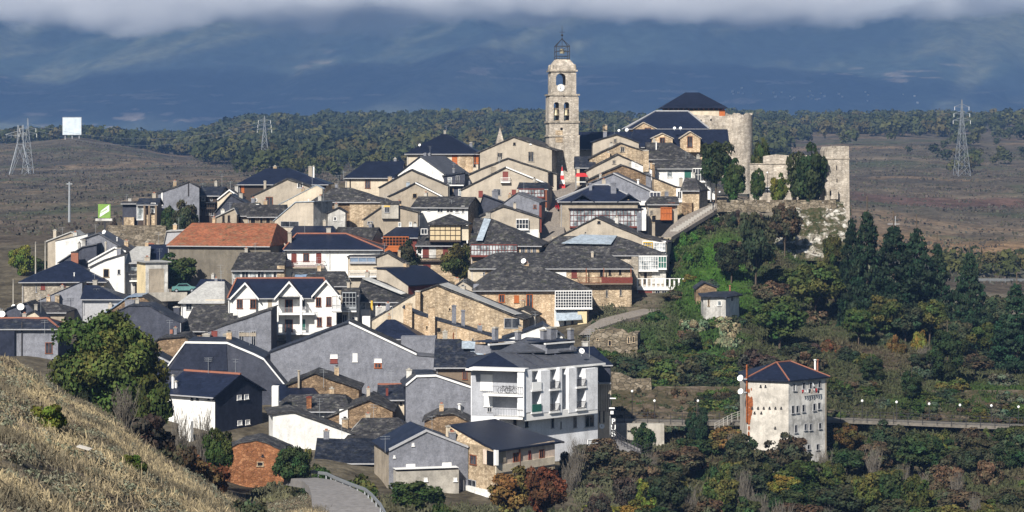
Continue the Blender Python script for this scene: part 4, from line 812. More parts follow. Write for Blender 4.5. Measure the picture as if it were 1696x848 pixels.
h = E('house with shaggy moss-grown roof between two grey slate walls', 302, 400, 544, 322, 388, 505, 565, 'brownstone', 'oldslate', 0, 11, Y=362, side='slatewalldark')
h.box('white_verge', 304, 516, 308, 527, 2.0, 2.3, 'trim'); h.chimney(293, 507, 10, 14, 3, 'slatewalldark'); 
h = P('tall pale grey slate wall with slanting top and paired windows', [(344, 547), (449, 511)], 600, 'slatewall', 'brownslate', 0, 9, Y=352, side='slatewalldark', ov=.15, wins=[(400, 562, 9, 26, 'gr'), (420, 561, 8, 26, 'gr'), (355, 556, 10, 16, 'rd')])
h.box('tan_lintel', 396, 551, 424, 557, -.08, -.01, 'tan'); h.chimney(342, 552, 12, 10, -1, 'concrete'); h.chimney(375, 552, 10, 10, -1, 'concrete')
h = P('dark old roof and wall in the shade between tree and navy house', [(228, 592), (262, 560), (306, 555), (318, 566)], 600, 'brownstone', 'brownslate', 0, 7, Y=345)
h = P('black gabled roof with grey edge sinking behind the white walled house', [(240, 590), (258, 588), (306, 612)], 650, 'navywall', 'navyold', 0, 6, Y=333, verge=[None, 'greytrim'], ov=.1)
h = P('navy building with long stepped white verge, front wall half in navy slate', [(278, 605), (307, 566), (376, 567), (421, 586), (437, 594), (472, 637)], 690, 'slatewalldark', ['navyold']*5, 0, 9, Y=322, verge='trim', ov=.12)
x0, z0 = h.L(280, 607); pp = [h.L(q, w_) for q, w_ in ((281, 612), (308, 569), (375, 570), (377, 614))]
MB().prism([(x, -.13, z) for x, z in pp], (0, .12, 0), 'navywall').build('navy_cladding', h.root); h.aerial(345, 592, 20, -.5)
h = E('white walled house with smooth navy roof and black slate gable', 268, 356, 647, 284, 406, 612, 735, 'white', 'navy', -33, 9.6, Y=303, gable='navywall', side='navywall', ridge='orangetrim', xref=356, wins=[(318, 659, 3.5, 6, 'plug'), (327, 659, 3.5, 6, 'plug'), (346, 659, 3.5, 6, 'plug'), (355-1, 659, 3, 6, 'plug')])
for px, py in ((396, 658), (408, 657), (397, 700), (410, 699)): h.win(px, py, 7, 8, 'ws', 'r')  # white shutter panels stand in for sunlit parts of the windows
h.chimney(287, 620, 4, 24, .8, 'trim'); h.chimney(292, 630, 3, 14, .9, 'trim'); h.aerial(345, 594, 20, 4.5); h.box('low_wall', 296, 698, 316, 730, -6, -5.5, 'white')
h = P('huge plain grey slate gable with three small shuttered windows', [(448, 582), (578, 533), (690, 586), (760, 594)], 665, 'slatewall', ['navyold', 'brownslate', 'greyslate'], 0, 6, Y=326, verge=[None, 'trim', None], ov=.15, wins=[(553, 597, 12, 8, 'rd'), (553, 590, 12, 6, 'ws'), (588, 592, 8, 14, 'ws'), (626, 605, 12, 8, 'or'), (626, 597, 12, 6, 'ws')])
h.box('grey_parapet', 664, 558, 722, 592, 3.2, 6, 'slatewall'); h.chimney(677, 613, 5, 13, -1.5, 'concrete'); h.chimney(749, 610, 5, 16, -1.5, 'concrete')
h = P('brown stone barn gable against the huge grey wall', [(477, 635), (521, 616), (594, 642)], 670, 'brownstone', 'brownslate', 0, 7, Y=316, wins=[])
h.pipe(495, 615, 20, -.5, .3, 'tan'); h.aerial(536, 612, 24, -.5)
h = E('navy roofed lean-to in the gap beside the black slate gable', 455, 530, 660, 462, 516, 636, 690, 'white', 'navy', 0, 8, Y=313)
h = E('low house with ragged dark roof and red brick chimney', 452, 580, 678, 480, 572, 653, 715, 'dirtywhite', 'oldslate', 0, 10, Y=305, wins=[])
h.chimney(512, 656, 8, 16, .5, 'redstone', 'redwood'); h.box('white_box', 450, 640, 461, 680, -2.0, -.6, 'white')
h = P('stone gabled house with heavy dark roof beside the brick chimney', [(540, 690), (612, 660), (650, 678)], 712, 'brownstone', 'oldslate', 0, 9, Y=303)
h.box('white_jamb', 562, 678, 576, 712, -.2, .2, 'white')
h = P('house with whitewashed wall and dark roof sloping down to the right', [(452, 684), (486, 680), (590, 718)], 735, 'white', ['brownslate', 'oldslate'], 10, 7, Y=296, sov=.6, verge=None)
h = E('cream rendered house with orange ridge and tall red flue', 630, 693, 659, 600, 674, 637, 705, 'cream', 'navyold', 4, 9, Y=311, ridge='orangetrim', wins=[(644, 668, 3, 4, 'plug'), (664, 668, 3, 4, 'plug'), (673, 668, 3, 4, 'plug'), (650, 680, 3, 14, 'rd')])
h.chimney(641, 639, 4, 18, 1, 'redwood', 'iron')
h = P('plain grey slate gable with white verge left of the apartments', [(672, 637), (690, 622), (722, 621), (803, 648)], 720, 'slatewall', 'navyold', 6, 8, Y=308, side='navywall', verge='trim', ov=.15)
h.pipe(761, 670, 14, -.6, .35)
h = P('little brown stone gable tucked under the grey slate gable', [(703, 695), (722, 685), (752, 684), (785, 700)], 718, 'brownstone', 'brownslate', 0, 6, Y=300)
h = E('low house with patchwork of grey slate and tin roofs', 572, 690, 725, 600, 660, 692, 745, 'dirtywhite', 'oldslate', 0, 10, Y=296, roofs=['oldslate', 'oldslate', 'corrugated', 'navyold'])
h = E('long low black slate roof above the road', 524, 625, 762, 522, 640, 726, 780, 'slatewalldark', 'navyold', 0, 9, Y=284)
h = P('grey slate gable house with tan block annex and white caps by the road', [(644, 744), (706, 712), (775, 739)], 840, 'slatewall', ['navy', 'navyold'], 14, 9, Y=270, side='tan', ov=.15, verge='greytrim', wins=[(680, 772, 15, 7, 'ws'), (740, 770, 15, 8, 'ws'), (684, 736, 4, 5, 'ws'), (653, 756, 3, 4, 'ws')])
g = h.box('block_annex', 656, 778, 760, 845, -1.6, -.02, 'concrete'); h.box('white_cap', 655, 774.5, 760.5, 778, -1.75, -.01, 'trim', g); h.win(705, 794, 6, 6, 'ws', -1.61); h.win(754, 794, 6, 6, 'ws', -1.61)
h.aerial(638, 722, 20, .5); h.box('downpipe', 767, 795, 769, 835, -.15, -.02, 'trim')

# ================================================================ two-faced blocks, monuments, streets
def merge(h, h2):
    for c in list(h2.root.children):
        bpy.context.view_layer.update(); c.parent = h.root; c.matrix_parent_inverse = Matrix.Identity(4)
        M = (Matrix.Translation(h.P) @ Matrix.Rotation(R(h.th), 4, 'Z')).inverted() @ Matrix.Translation(h2.P) @ Matrix.Rotation(R(h2.th), 4, 'Z')
        c.matrix_basis = M
    bpy.data.objects.remove(h2.root)
def corner(name, label, cat, A, C, B, ye, yb, back, wl, wr, deep=4, wb=None):
    "block with a left face A-C and a right face C-B (each (px, distance)); returns frames for both faces"
    a, c, b = at(A[0], yb, A[1]), at(C[0], yb, C[1]), at(B[0], yb, B[1])
    h = H(name, label, cat, C[0], yb, C[1], math.degrees(math.atan2(b.y-c.y, b.x-c.x)))
    h2 = H(name+'_side', None, None, C[0], yb, C[1], math.degrees(math.atan2(c.y-a.y, c.x-a.x)))
    h.xl, h.xr = 0, (b-c).length; h2.xr = 0; h2.xl = -math.hypot(c.x-a.x, c.y-a.y)
    zt = (HY-ye)*C[1]/F - h.P.z; inv = (Matrix.Translation(h.P) @ Matrix.Rotation(R(h.th), 4, 'Z')).inverted()
    lo = lambda p: inv @ Vector(p)
    foot = [lo((a.x, a.y, c.z)), lo((c.x, c.y, c.z)), lo((b.x, b.y, c.z)), lo((b.x-back*.35, b.y+back, c.z)), lo((a.x, a.y+back, c.z))]
    mb = MB(); ms = [wl, wr, wb or wl, wb or wl, wb or wl]
    for i in range(5):
        p, q = foot[i], foot[(i+1) % 5]; mb.add([(p.x, p.y, -deep), (q.x, q.y, -deep), (q.x, q.y, zt), (p.x, p.y, zt)], [(0, 1, 2, 3)], ms[i])
    mb.add([(p.x, p.y, zt) for p in foot], [tuple(range(5))], wl); mb.build('wall', h.root)
    h.foot = foot; h.zt = zt; h.lo = lo; return h, h2
def hip(h, apex, ov, mats, t=.18, ridge=None, trim=None):
    "roof over a corner block: apex pixels (px, py, distance), one for a pyramid or two for a short ridge"
    f = [Vector((p.x, p.y, h.zt+.02)) for p in h.foot]; cen = sum(f, Vector())/5
    e = [p+(Vector((p.x-cen.x, p.y-cen.y, 0)).normalized()*ov*1.3) for p in f]
    ap = [h.lo(at(*q)) for q in apex]; r = MB()
    a0, a1 = ap[0], ap[-1]
    r.slab([e[0], e[1], a0], t, mats[0])
    if len(ap) == 1: r.slab([e[1], e[2], a0], t, mats[1])
    else:
        r.slab([e[1], a1, a0], t, mats[1]); r.slab([e[1], e[2], a1], t, mats[1])
    r.slab([e[2], e[3], a1], t, mats[1]); r.slab([e[3], e[4], a1], t, mats[0])
    if len(ap) > 1: r.slab([e[4], a0, a1], t, mats[0])
    r.slab([e[4], e[0], a0], t, mats[0]); h.roof = r.build('roof', h.root)
    if ridge:
        q = MB()
        for p, w in ((e[0], a0), (e[1], a0), (e[2], a1)): q.bar(p+Vector((0, 0, .02)), w+Vector((0, 0, .02)), .15, ridge)
        if len(ap) > 1: q.bar(a0+Vector((0, 0, .02)), a1+Vector((0, 0, .02)), .15, ridge)
        q.build('ridge_tiles', h.roof)
    if trim:
        q = MB(); d = Vector((0, 0, -.12))
        for p, w in ((e[0], e[1]), (e[1], e[2])): q.bar(p+d, w+d, .24, trim)
        q.build('gutter', h.roof)

# --- stone and pink house at the front
h, h2 = corner('house', 'stone and pink plaster house with corner loggia and large smooth navy roof', 'house', (736, 276), (822, 266), (919, 274), 745, 840, 11, 'stone', 'pink')
f = [Vector((p.x, p.y, h.zt)) for p in h.foot]
e0, e1, e2 = h.lo(at(742, 707, 277)), h.lo(at(823, 746, 265.4)), h.lo(at(929, 731, 274.5)); r0, r1 = h.lo(at(744, 703, 277.5)), h.lo(at(820, 693.5, 284))
rb = MB(); rb.slab([e1, e2, r1], .22, 'navy'); rb.slab([e1, r1, r0], .22, 'navy'); rb.slab([e2, h.lo(at(935, 731, 284)), r1], .22, 'navy'); rb.slab([r0, r1, h.lo(at(750, 720, 288))], .22, 'navy'); h.roof = rb.build('roof', h.root)
gl = MB(); A_, C_2 = h.lo(at(738, 745, 275.8)), h.lo(at(822, 745, 266)); gl.prism([(A_.x, A_.y, h.zt-.4), (C_2.x, C_2.y, h.zt-.4), (r0.x, r0.y, r0.z-.2)], tuple((Vector((.3, .5, 0)))), 'stone'); gl.build('gable_wall', h.root)
h.box('stone_band', 823, 771, 919, 845, -.08, 0, 'stone'); h2.box('plaster_bay', 800, 748, 819, 768, -.06, .0, 'pink')
for q in ((854, 757, 9, 15, 'br'), (877, 753, 4, 14, 'rd'), (897, 751, 8, 14, 'br'), (866, 793, 7, 12, 'br')): h.win(*q)
for q in ((784, 761, 11, 16, 'br'), (782, 801, 13, 13, 'gr')): h2.win(*q)
h2.box('loggia_recess', 806, 748, 817, 769, -.10, -.061, 'hole'); h2.box('corner_post', 817.5, 746, 822, 770, -.35, -.05, 'trim'); h.box('loggia_recess', 825, 747, 838, 767, -.12, -.02, 'tan'); h.box('string_course', 822, 768.5, 919, 771, -.2, -.02, 'cream')
h2.box('garage_front', 760, 814, 812, 842, -.4, -.02, 'white'); h2.box('garage_door', 766, 822, 806, 842, -.46, -.401, 'whiteshutter'); h.box('downpipe', 861, 744, 862.5, 800, -.2, -.09, 'wood')
h2.chimney(742, 704, 5, 14, .4, 'cream'); merge(h, h2)
# --- apartment block
h, h2 = corner('apartment_block', 'white apartment block with grey slate roof, deep balconies and white fins', 'apartment block', (780, 291), (868, 289), (990, 298), 612, 752, 12, 'aptwhite', 'aptwhite')
hip(h, [(818, 583, 293.5), (930, 562, 309)], .7, ['navy', 'greyslate'], trim='trim')
mid = h.lo(at(872, 558, 303)); 
rr = MB(); c0, c1, p1 = h.lo(at(869, 612, 288.6)), h.lo(at(995, 602, 298.8)), h.lo(at(819, 585, 293.3)); p3 = h.lo(at(930, 562, 309))
rr.slab([p1+Vector((0, 0, .05)), mid, h.lo(at(955, 580, 301))], .15, 'greyslate'); rr.slab([mid, p3, h.lo(at(955, 580, 301))], .15, 'greyslate'); rr.build('upper_slope', h.roof)
lines = MB()
for u in (.2, .38, .62, .82):
    q = c0.lerp(c1, u); w = p1.lerp(p3, u); lines.bar(q+Vector((0, 0, .10)), q.lerp(w, .95)+Vector((0, 0, .12)), .12, 'slatewalldark')
lines.build('seams', h.roof)
for px, py0, wpx in ((838, 563, 50), (928, 562, 44)):
    yo = h.lo(at(px, py0+10, 299.5)).y; g = h.box('dormer', px-wpx/2, py0+6, px+wpx/2, py0+24, yo, yo+3, 'slatewall'); h.box('dormer_roof', px-wpx/2-2, py0, px+wpx/2+2, py0+5, yo-.3, yo+3.2, 'navy', g); h.box('white_edge', px-wpx/2-2.2, py0+5.1, px+wpx/2+2.2, py0+6.6, yo-.35, yo-.02, 'trim', g)
for px, py in ((820, 541), (858, 547), (900, 545), (913, 541), (945, 543)): h.chimney(px, py, 8 if px != 913 else 12, 22, h.lo(at(px, py, 301)).y, 'slatewall', 'concrete')
h.dish(963.5, 581, 5, h.lo(at(963, 581, 297)).y, -25); h.aerial(976, 545, 44, h.lo(at(976, 545, 300)).y)
for x0, x1 in ((868.5, 881), (896, 911), (926.5, 931), (942, 955), (970, 990)):
    h.box('fin', x0, 613 if x0 < 900 else 609, x1, 684 if x0 < 960 else 680, -1.25, .02, 'aptwhite')
def aptbal(x0, x1, yf, solid=None):
    a, z = h.L(x0, yf, -1.3); b, _ = h.L(x1, yf, -1.3); MB().box(a-.1, b+.1, -1.42, .01, z-.2, z, 'trim').build('balcony_slab', h.root); r = MB()
    if solid: r.box(a, b, -1.4, -1.34, z+.003, z+.95, solid)
    else:
        r.box(a, b, -1.4, -1.35, z+.9, z+.95, 'iron').box(a, b, -1.4, -1.35, z+.08, z+.12, 'iron')
        for k in range(15): q = a+(b-a)*k/14; r.box(q-.014, q+.014, -1.385, -1.36, z+.121, z+.9, 'iron')
    r.build('railing', h.root)
aptbal(881, 896, 646, 'whiteshutter'); aptbal(881, 896, 683, 'greenshutter'); aptbal(911, 926.5, 645); aptbal(911, 926.5, 682); aptbal(955, 970, 641); aptbal(955, 970, 678)
h.box('soffit', 868.5, 684.2, 990, 685.5, -1.2, .02, 'trim')
for q in ((888, 622, 10, 18, 'ws'), (889, 657, 9, 16, 'gr'), (918, 632, 8, 18, 'ws'), (918, 668, 8, 18, 'gr'), (962, 629, 8, 20, 'gr'), (962, 665, 8, 20, 'dk'), (976, 697, 15, 20, 'gr'), (952, 699, 6, 19, 'gr'), (872, 700, 5, 14, 'dd'), (929, 704, 2, 12, 'gr'), (978, 733, 10, 10, 'ws'), (915, 700, 5, 18, 'gr')): h.win(*q)
for q in ((988, 625, 3, 14, 'ws'), (988, 660, 3, 14, 'ws')): h.win(*q, 'f', )
for yf in (652, 690):
    x0, z0 = h2.L(800 if yf < 670 else 818, yf, -2.1); x1, _ = h2.L(866, yf, -2.1); MB().box(x0, x1, -2.2, .02, z0-.25, z0, 'trim').build('balcony_slab', h2.root); r = MB()
    for zz in (.95, .12): r.box(x0, x1, -2.18, -2.14, z0+zz, z0+zz+.04, 'iron')
    for k in range(19): q = x0+(x1-x0)*k/18; r.box(q-.012, q+.012, -2.175, -2.145, z0+.141, z0+.95, 'iron')
    r.build('railing', h2.root)
for q in ((806, 633, 20, 26, 'ws', -.036), (809, 664, 14, 18, 'ws', -.036), (853, 700, 7, 14, 'gr'), (811, 678, 8, 8, 'gr', -.036)): h2.win(*q)
h2.box('side_fin', 857, 614, 868, 690, -2.0, .02, 'aptwhite'); h2.box('eave_soffit', 777, 611.5, 869, 613, -2.2, -.4, 'trim'); h2.box('recess_panel', 781, 614, 856, 688, -.035, -.004, 'aptgrey')
bxp = h2.L(835, 650, -1.6); bike_at = Matrix.Translation(h2.P) @ Matrix.Rotation(R(h2.th), 4, 'Z') @ Vector((bxp[0], -1.6, h2.L(835, 652, -2.1)[1])); merge(h, h2)
h = E('narrow striped stone house with red shutter behind the apartment block', 972, 1012, 601, 950, 984, 574, 745, 'cream', 'navy', 10, 9, Y=301, side='tan', wins=[(996, 617, 8, 16, 'rd'), (1000, 690, 3, 20, 'gs'), (993, 690, 3, 20, 'gs')])
h.box('timber_storey', 990, 604, 1011, 633, -.4, -.05, 'slatewalldark'); h.box('ledge', 989, 633.5, 1012, 636, -.8, 0, 'greytrim'); h.dish(997, 706, 4.5, -.5)
for k in range(6): h.box('pilaster', 991+k*3.6, 638, 992.4+k*3.6, 682, -.12, -.01, 'tan')
h = P('white gabled attic poking up behind the apartment roof', [(835, 560), (900, 537), (932, 556)], 600, 'white', ['navyold', 'greyslate'], 0, 5, Y=318, ov=.15)
h.chimney(918, 546, 10, 16, -.5, 'slatewall', 'slatewall')
h = P('long stepped warm stone wall house with two rough chimney stacks', [(668, 508), (692, 519), (816, 556)], 600, 'warmstone', 'navyold', 0, 5, Y=345, sov=.2, ov=.12, wins=[(727, 546, 8, 8, 'hole'), (707, 542, 4, 6, 'hole'), (783, 564, 3, 8, 'gs'), (808, 568, 10, 15, 'hole')])
h.chimney(677, 502, 11, 36, -.3, 'warmstone', 'stone'); h.chimney(715, 506, 11, 40, -.3, 'warmstone', 'stone'); h.chimney(752, 505, 7, 26, 2, 'slatewall', 'slatewall'); h.chimney(767, 513, 6, 22, 2, 'slatewall', 'slatewall'); h.box('rust_strip', 750, 551, 751.5, 562, -.1, 0, 'rust')
h = E('small navy hip roof in the corner of the long stone wall', 610, 694, 557, 640, 654, 529, 580, 'warmstone', 'navy', 0, 8, Y=338)
h = E('dark navy roof with two skylights left of the apartment block', 722, 808, 604, 724, 762, 561, 640, 'oldwood', 'navyold', 0, 12, Y=312, roofs=['navyold']*4, wins=[(770, 618, 8, 20, 'br')])
for px, py in ((790, 582), (776, 572)):
    x, z = h.L(px, py, 3.2); MB().slab([(x-.9, 2.6, z-.3), (x+.9, 2.6, z-.3), (x+.9, 3.8, z+.55), (x-.9, 3.8, z+.55)], .1, 'metalroof').build('skylight', h.roof)
# --- brick ruin at the foot of the black gable, hut, ruin on the slope
h = P('roofless-looking red stone barn with ragged gable among the bushes', [(373, 744), (398, 732), (424, 728), (446, 735), (474, 748)], 800, 'redstone', 'brownslate', 0, 6, Y=258, ov=.1, sov=.2, t=.15, name='barn', cat='barn', wins=[(431, 768, 11, 7, 'hole'), (435, 754, 3, 3, 'plug')])
h, h2 = corner('hut', 'small whitewashed hut with black slate roof on the green slope', 'hut', (1165, 373), (1202, 369), (1224, 375), 492, 512, 5, 'dirtywhite', 'white')  # left face's shade is put into its duller white
hip(h, [(1181, 483, 375), (1216, 482, 376)], .5, ['navyold', 'navyold']); h.win(1212, 494, 4, 9, 'dk'); h2.win(1174, 501, 3, 12, 'hole'); h2.win(1192, 502, 6, 8, 'wg'); h.pipe(1209, 474, 6, 2, .25, 'orangetrim'); merge(h, h2)
h = P('tumbledown shed with rusty slate roof above the white hut', [(1153, 476), (1166, 467), (1187, 474)], 492, 'brownstone', 'navyold', 0, 4, Y=384, name='shed', cat='shed')
h = H('stone_ruin', 'roofless stone ruin with empty window holes on the slope', 'ruin', 1012, 590, 352, -8)
pts = [(976, 592), (976, 561), (981, 552), (988, 546), (1003, 545), (1012, 541), (1022, 545), (1031, 545), (1040, 552), (1048, 549), (1056, 556), (1056, 592)]
MB().prism([(h.L(*q)[0], 0, h.L(*q)[1]) for q in pts], (0, .8, 0), 'rubble').build('wall', h.root); h.xr = h.L(1056, 580)[0]
MB().box(h.xr-.8, h.xr, .8, 5, -2, h.L(1056, 552)[1], 'rubble').build('side_wall', h.root)
for q in ((1010, 568, 6, 9, 'hole'), (1041, 563, 4, 11, 'hole'), (1049.5, 562, 4, 10, 'hole'), (990, 562, 4, 4, 'hole')): h.win(*q)
# --- concrete tower house
h, h2 = corner('tower_house', 'tall stained white block house with navy pyramid roof standing alone in the trees', 'house', (1237, 297), (1306, 295), (1369, 300), 630, 765, 9, 'blockbeige', 'blockwhite')
hip(h, [(1286, 600, 300), (1309, 598, 302)], .35, ['navy', 'navy'], ridge='orangetrim')
for x, y, hh in ((1315.5, 641, 12), (1331, 638.5, 11), (1342.5, 638, 11), (1357, 636, 12), (1313, 678, 13), (1320.5, 677.5, 12), (1330.5, 676, 12), (1348.5, 674, 12), (1356.5, 672, 11), (1318, 710, 13), (1334, 707, 11), (1342.5, 707, 11), (1358, 705, 10), (1323, 743, 9), (1339, 740, 8), (1354, 740, 10)): h.win(x, y, 5, hh, 'gr')
h.win(1317.6, 641, 2, 12, 'ws'); h.dish(1347, 637, 3.6, -.35, 20)  # narrow white shutter paints in the window's sunlit reveal
for x, y in [(1246+9.6*k, 675) for k in range(6)]+[(1250, 683), (1261, 683), (1260, 639), (1268, 639), (1284, 708)]: h2.win(x, y, 2.2, 3, 'plug')
mb = MB(); rr_ = random.Random(3)
for k in range(26):
    px = 1239+abs(rr_.gauss(0, 3)); py = 676+rr_.gauss(0, 13); a, z = h2.L(px, py); q = rr_.uniform(.1, .34)
    mb.add([(a+q*math.cos(i*.785)*.7, -.012-.0004*k, z+q*math.sin(i*.785)*1.6) for i in range(8)], [tuple(range(8))], 'rust')
mb.build('rust_stain', h2.root); h2.box('flue', 1235.5, 604, 1237.8, 700, -.3, -.05, 'rust'); h2.dish(1226, 626, 5.5, -.6, -15); h2.dish(1226.5, 648, 5, -.6, -15); h2.box('dish_bracket', 1228, 627, 1237, 628.5, -.5, -.4, 'steel'); h2.box('dish_bracket', 1228, 649, 1237, 650.5, -.5, -.4, 'steel')
h.box('corner_streak', 1366.6, 630, 1369, 760, -.02, 0, 'tan'); h.pipe(1350, 597, 24, 4, .25); h.pipe(1354, 597, 24, 4, .25, 'orangetrim')
tw = h; merge(h, h2)
wl = H('washing_line', 'washing line of coloured clothes under a top window of the block house', 'washing line', 1343, 650, 298.4, h.th)
ln = MB(); ca, cb = h.L(1328, 646, -.5), h.L(1358, 642.5, -.5); M_ = Matrix.Translation(h.P) @ Matrix.Rotation(R(h.th), 4, 'Z')
wl.root.location = M_ @ Vector((0, 0, 0)); 
ln.bar((ca[0], -.5, ca[1]), (cb[0], -.5, cb[1]), .03, 'steel'); ln.build('line', wl.root)
for k, m in enumerate(('clothred', 'white', 'white', 'cloth', 'pink', 'white', 'clothred', 'cloth')):
    u = (k+.3)/8; x = ca[0]+(cb[0]-ca[0])*u; z = ca[1]+(cb[1]-ca[1])*u; w_ = .17; l_ = .45+.3*((k*37) % 5)/5
    MB().add([(x-w_, -.52, z), (x+w_, -.52, z), (x+w_*.8, -.58, z-l_*.5), (x+w_, -.5, z-l_), (x-w_, -.5, z-l_*.94), (x-w_*.9, -.58, z-l_*.5)], [(0, 1, 2, 5), (5, 2, 3, 4)], m).build('garment', wl.root)

# --- bell tower
h = H('bell_tower', 'tall pale stone bell tower with white clock and iron cage on top', 'bell tower', 934, 320, 465, 6)
s = h.m; W2 = 24.5*s; D = 2*W2
def px_z(py): return h.L(934, py)[1]
z0, z1, z2, z3, z4 = -4, px_z(225), px_z(202), px_z(157), px_z(117)
def arch_panel(mb, x0, x1, za, zb, hx, hr, hz0, hz1, y0, y1, m, ax='x'):
    "wall panel with one arched opening centred at hx, half width hr"
    N = 10; zs = hz1-hr; hole = [(hx-hr, hz0), (hx-hr, zs)] + [(hx-hr*math.cos(math.pi*i/N), zs+hr*math.sin(math.pi*i/N)) for i in range(1, N)] + [(hx+hr, zs), (hx+hr, hz0)]
    out = []
    for i, (x, z) in enumerate(hole):
        if i == 0: out.append((x0, hz0))
        elif i == len(hole)-1: out.append((x1, hz0))
        else:
            t_ = (i-1)/(len(hole)-3); out.append((x0, za*0+zs+(zb-zs)*min(1, t_*4)) if t_ < .25 else ((x0+(x1-x0)*(t_-.25)/.5, zb) if t_ < .75 else (x1, zb-(zb-zs)*min(1, (t_-.75)*4))))
    pt = (lambda x, y, z: (x, y, z)) if ax == 'x' else (lambda x, y, z: (y, x, z))
    n = len(hole); vs = [pt(x, y0, z) for x, z in hole]+[pt(x, y0, z) for x, z in out]+[pt(x, y1, z) for x, z in hole]+[pt(x, y1, z) for x, z in out]; fs = []
    for i in range(n-1): fs += [(i, i+1, n+i+1, n+i), (2*n+i+1, 2*n+i, 3*n+i, 3*n+i+1), (i+1, i, 2*n+i, 2*n+i+1), (n+i, n+i+1, 3*n+i+1, 3*n+i)]
    mb.add(vs, fs, m)
    if hz0 > za:
        if ax == 'x': mb.box(x0, x1, y0, y1, za, hz0, m)
        else: mb.box(y0, y1, x0, x1, za, hz0, m)
sh = MB().box(-W2, W2, 0, D, z0, z2, 'ashlar').build('shaft', h.root)
MB().box(-.3*s, W2+1.2*s, -.35, -.005, z0, z1, 'ashlar').build('buttress', h.root)
for zc in (z1, z2, z3, z4): 
    cr = MB(); w = W2 if zc < z4 else 21.5*s
    cr.box(-w-.22, w+.22, -.22-(0 if zc < z4 else -(W2-w)), D+.22-(0 if zc < z4 else (W2-w)), zc-.16, zc+.16, 'greystone'); cr.build('string_course', h.root)
bf = MB(); zb0 = z2+.16; zb1 = z3-.16; hz0, hz1 = px_z(200), px_z(169); T = .8
for y0, y1 in ((0, T), (D-T, D)):
    arch_panel(bf, -W2, 0, zb0, zb1, -12.5*s, 4.6*s, hz0, hz1, y0, y1, 'ashlar'); arch_panel(bf, 0, W2, zb0, zb1, 4.5*s, 4.6*s, hz0, hz1, y0, y1, 'ashlar')
for x0, x1 in ((-W2, -W2+T), (W2-T, W2)): bf.box(x0, x1, T, D-T, zb0, zb1, 'ashlar')
bf.box(-W2+T, W2-T, T, D-T, zb0-.02, zb0+.2, 'stone'); bf.build('belfry', h.root)
for bx in (-12.5*s, 4.5*s):
    b = MB().lathe([(.02, 1.25), (.22, 1.22), (.34, 1.0), (.40, .6), (.52, .2), (.62, 0), (.55, 0)], (bx, .5, hz0+1.0), 'bell', 12).build('bell', h.root, True); MB().box(bx-.55, bx+.55, .42, .58, hz0+2.25, hz0+2.5, 'oldwood').build('headstock', b)
ck = MB(); w = 21*s; zc0, zc1 = z3+.16, z4-.16; off = W2-w
arch_panel(ck, -w, w, zc0, zc1, -4.5*s, 8.3*s, px_z(141), px_z(121), off, off+T, 'ashlar'); arch_panel(ck, -w, w, zc0, zc1, -4.5*s, 8.3*s, px_z(141), px_z(121), D-off-T, D-off, 'ashlar')
for x0, x1 in ((-w, -w+T), (w-T, w)): arch_panel(ck, off+T, D-off-T, zc0, zc1, W2, 5*s, px_z(141), px_z(122), x0, x1, 'ashlar', 'y')
ck.build('clock_stage', h.root)
cx_, cz_ = h.L(929, 145.5, off); fc = MB().prism([(cx_+6.2*s*math.cos(i*math.pi/14), off-.005, cz_+6.2*s*math.sin(i*math.pi/14)) for i in range(28)], (0, -.12, 0), 'trim').build('clock_face', h.root)
hd = MB(); yh = off-.14
for ang, L_, w_ in ((118, 4.6*s, .06), (232, 3.2*s, .09)): hd.bar((cx_, yh, cz_), (cx_+L_*math.cos(R(ang)), yh, cz_+L_*math.sin(R(ang))), w_, 'iron')
for k in range(12):
    c, q = math.cos(k*math.pi/6), math.sin(k*math.pi/6); hd.bar((cx_+4.7*s*c, yh, cz_+4.7*s*q), (cx_+5.6*s*c, yh, cz_+5.6*s*q), .06, 'iron')
hd.build('clock_hands', fc)
zd = z4+.16; dm = MB(); pr = [(21, 117), (20, 112), (17.5, 106), (14, 101), (11.5, 98)]
for k in range(len(pr)-1):
    (a, ya), (b, yb_) = pr[k], pr[k+1]; a *= s; b *= s; za, zb = max(px_z(ya), zd), px_z(yb_)
    vs = [(sx*r_, W2+sy*r_, z) for r_, z in ((a, za), (b, zb)) for sx, sy in ((-1, -1), (1, -1), (1, 1), (-1, 1))]
    dm.add(vs, [(i, (i+1) % 4, 4+(i+1) % 4, 4+i) for i in range(4)]+([(4, 5, 6, 7)] if k == len(pr)-2 else []), 'ashlar')
dm.build('dome', h.root)
for sx in (-1, 1):
    for yy in (off+.2, D-off-.2): MB().lathe([(.32, 0), (.32, .5), (.22, .6), (.26, .9), (.03, 1.2)], (sx*(w-.25), yy, zd), 'greystone', 8).build('pinnacle', h.root)
ic = MB(); rz = px_z(98); cw = 11*s
for sx in (-1, 1):
    for sy in (-1, 1):
        ic.bar((sx*cw, W2+sy*cw, rz), (sx*cw, W2+sy*cw, px_z(75)), .13, 'iron'); ic.bar((sx*cw, W2+sy*cw, px_z(75)), (0, W2, px_z(63)), .09, 'iron'); ic.bar((sx*cw, W2+sy*cw, px_z(86)), (-sx*cw, W2+sy*cw, px_z(76)), .05, 'iron')
for zz in (px_z(97), px_z(92), px_z(84), px_z(75.5)):
    for sg in (-1, 1): ic.bar((-cw, W2+sg*cw, zz), (cw, W2+sg*cw, zz), .09, 'iron'); ic.bar((sg*cw, W2-cw, zz), (sg*cw, W2+cw, zz), .09, 'iron')
for k in range(1, 8):
    q = -cw+2*cw*k/8
    for sg in (-1, 1): ic.bar((q, W2+sg*cw, rz), (q, W2+sg*cw, px_z(92)), .05, 'iron')
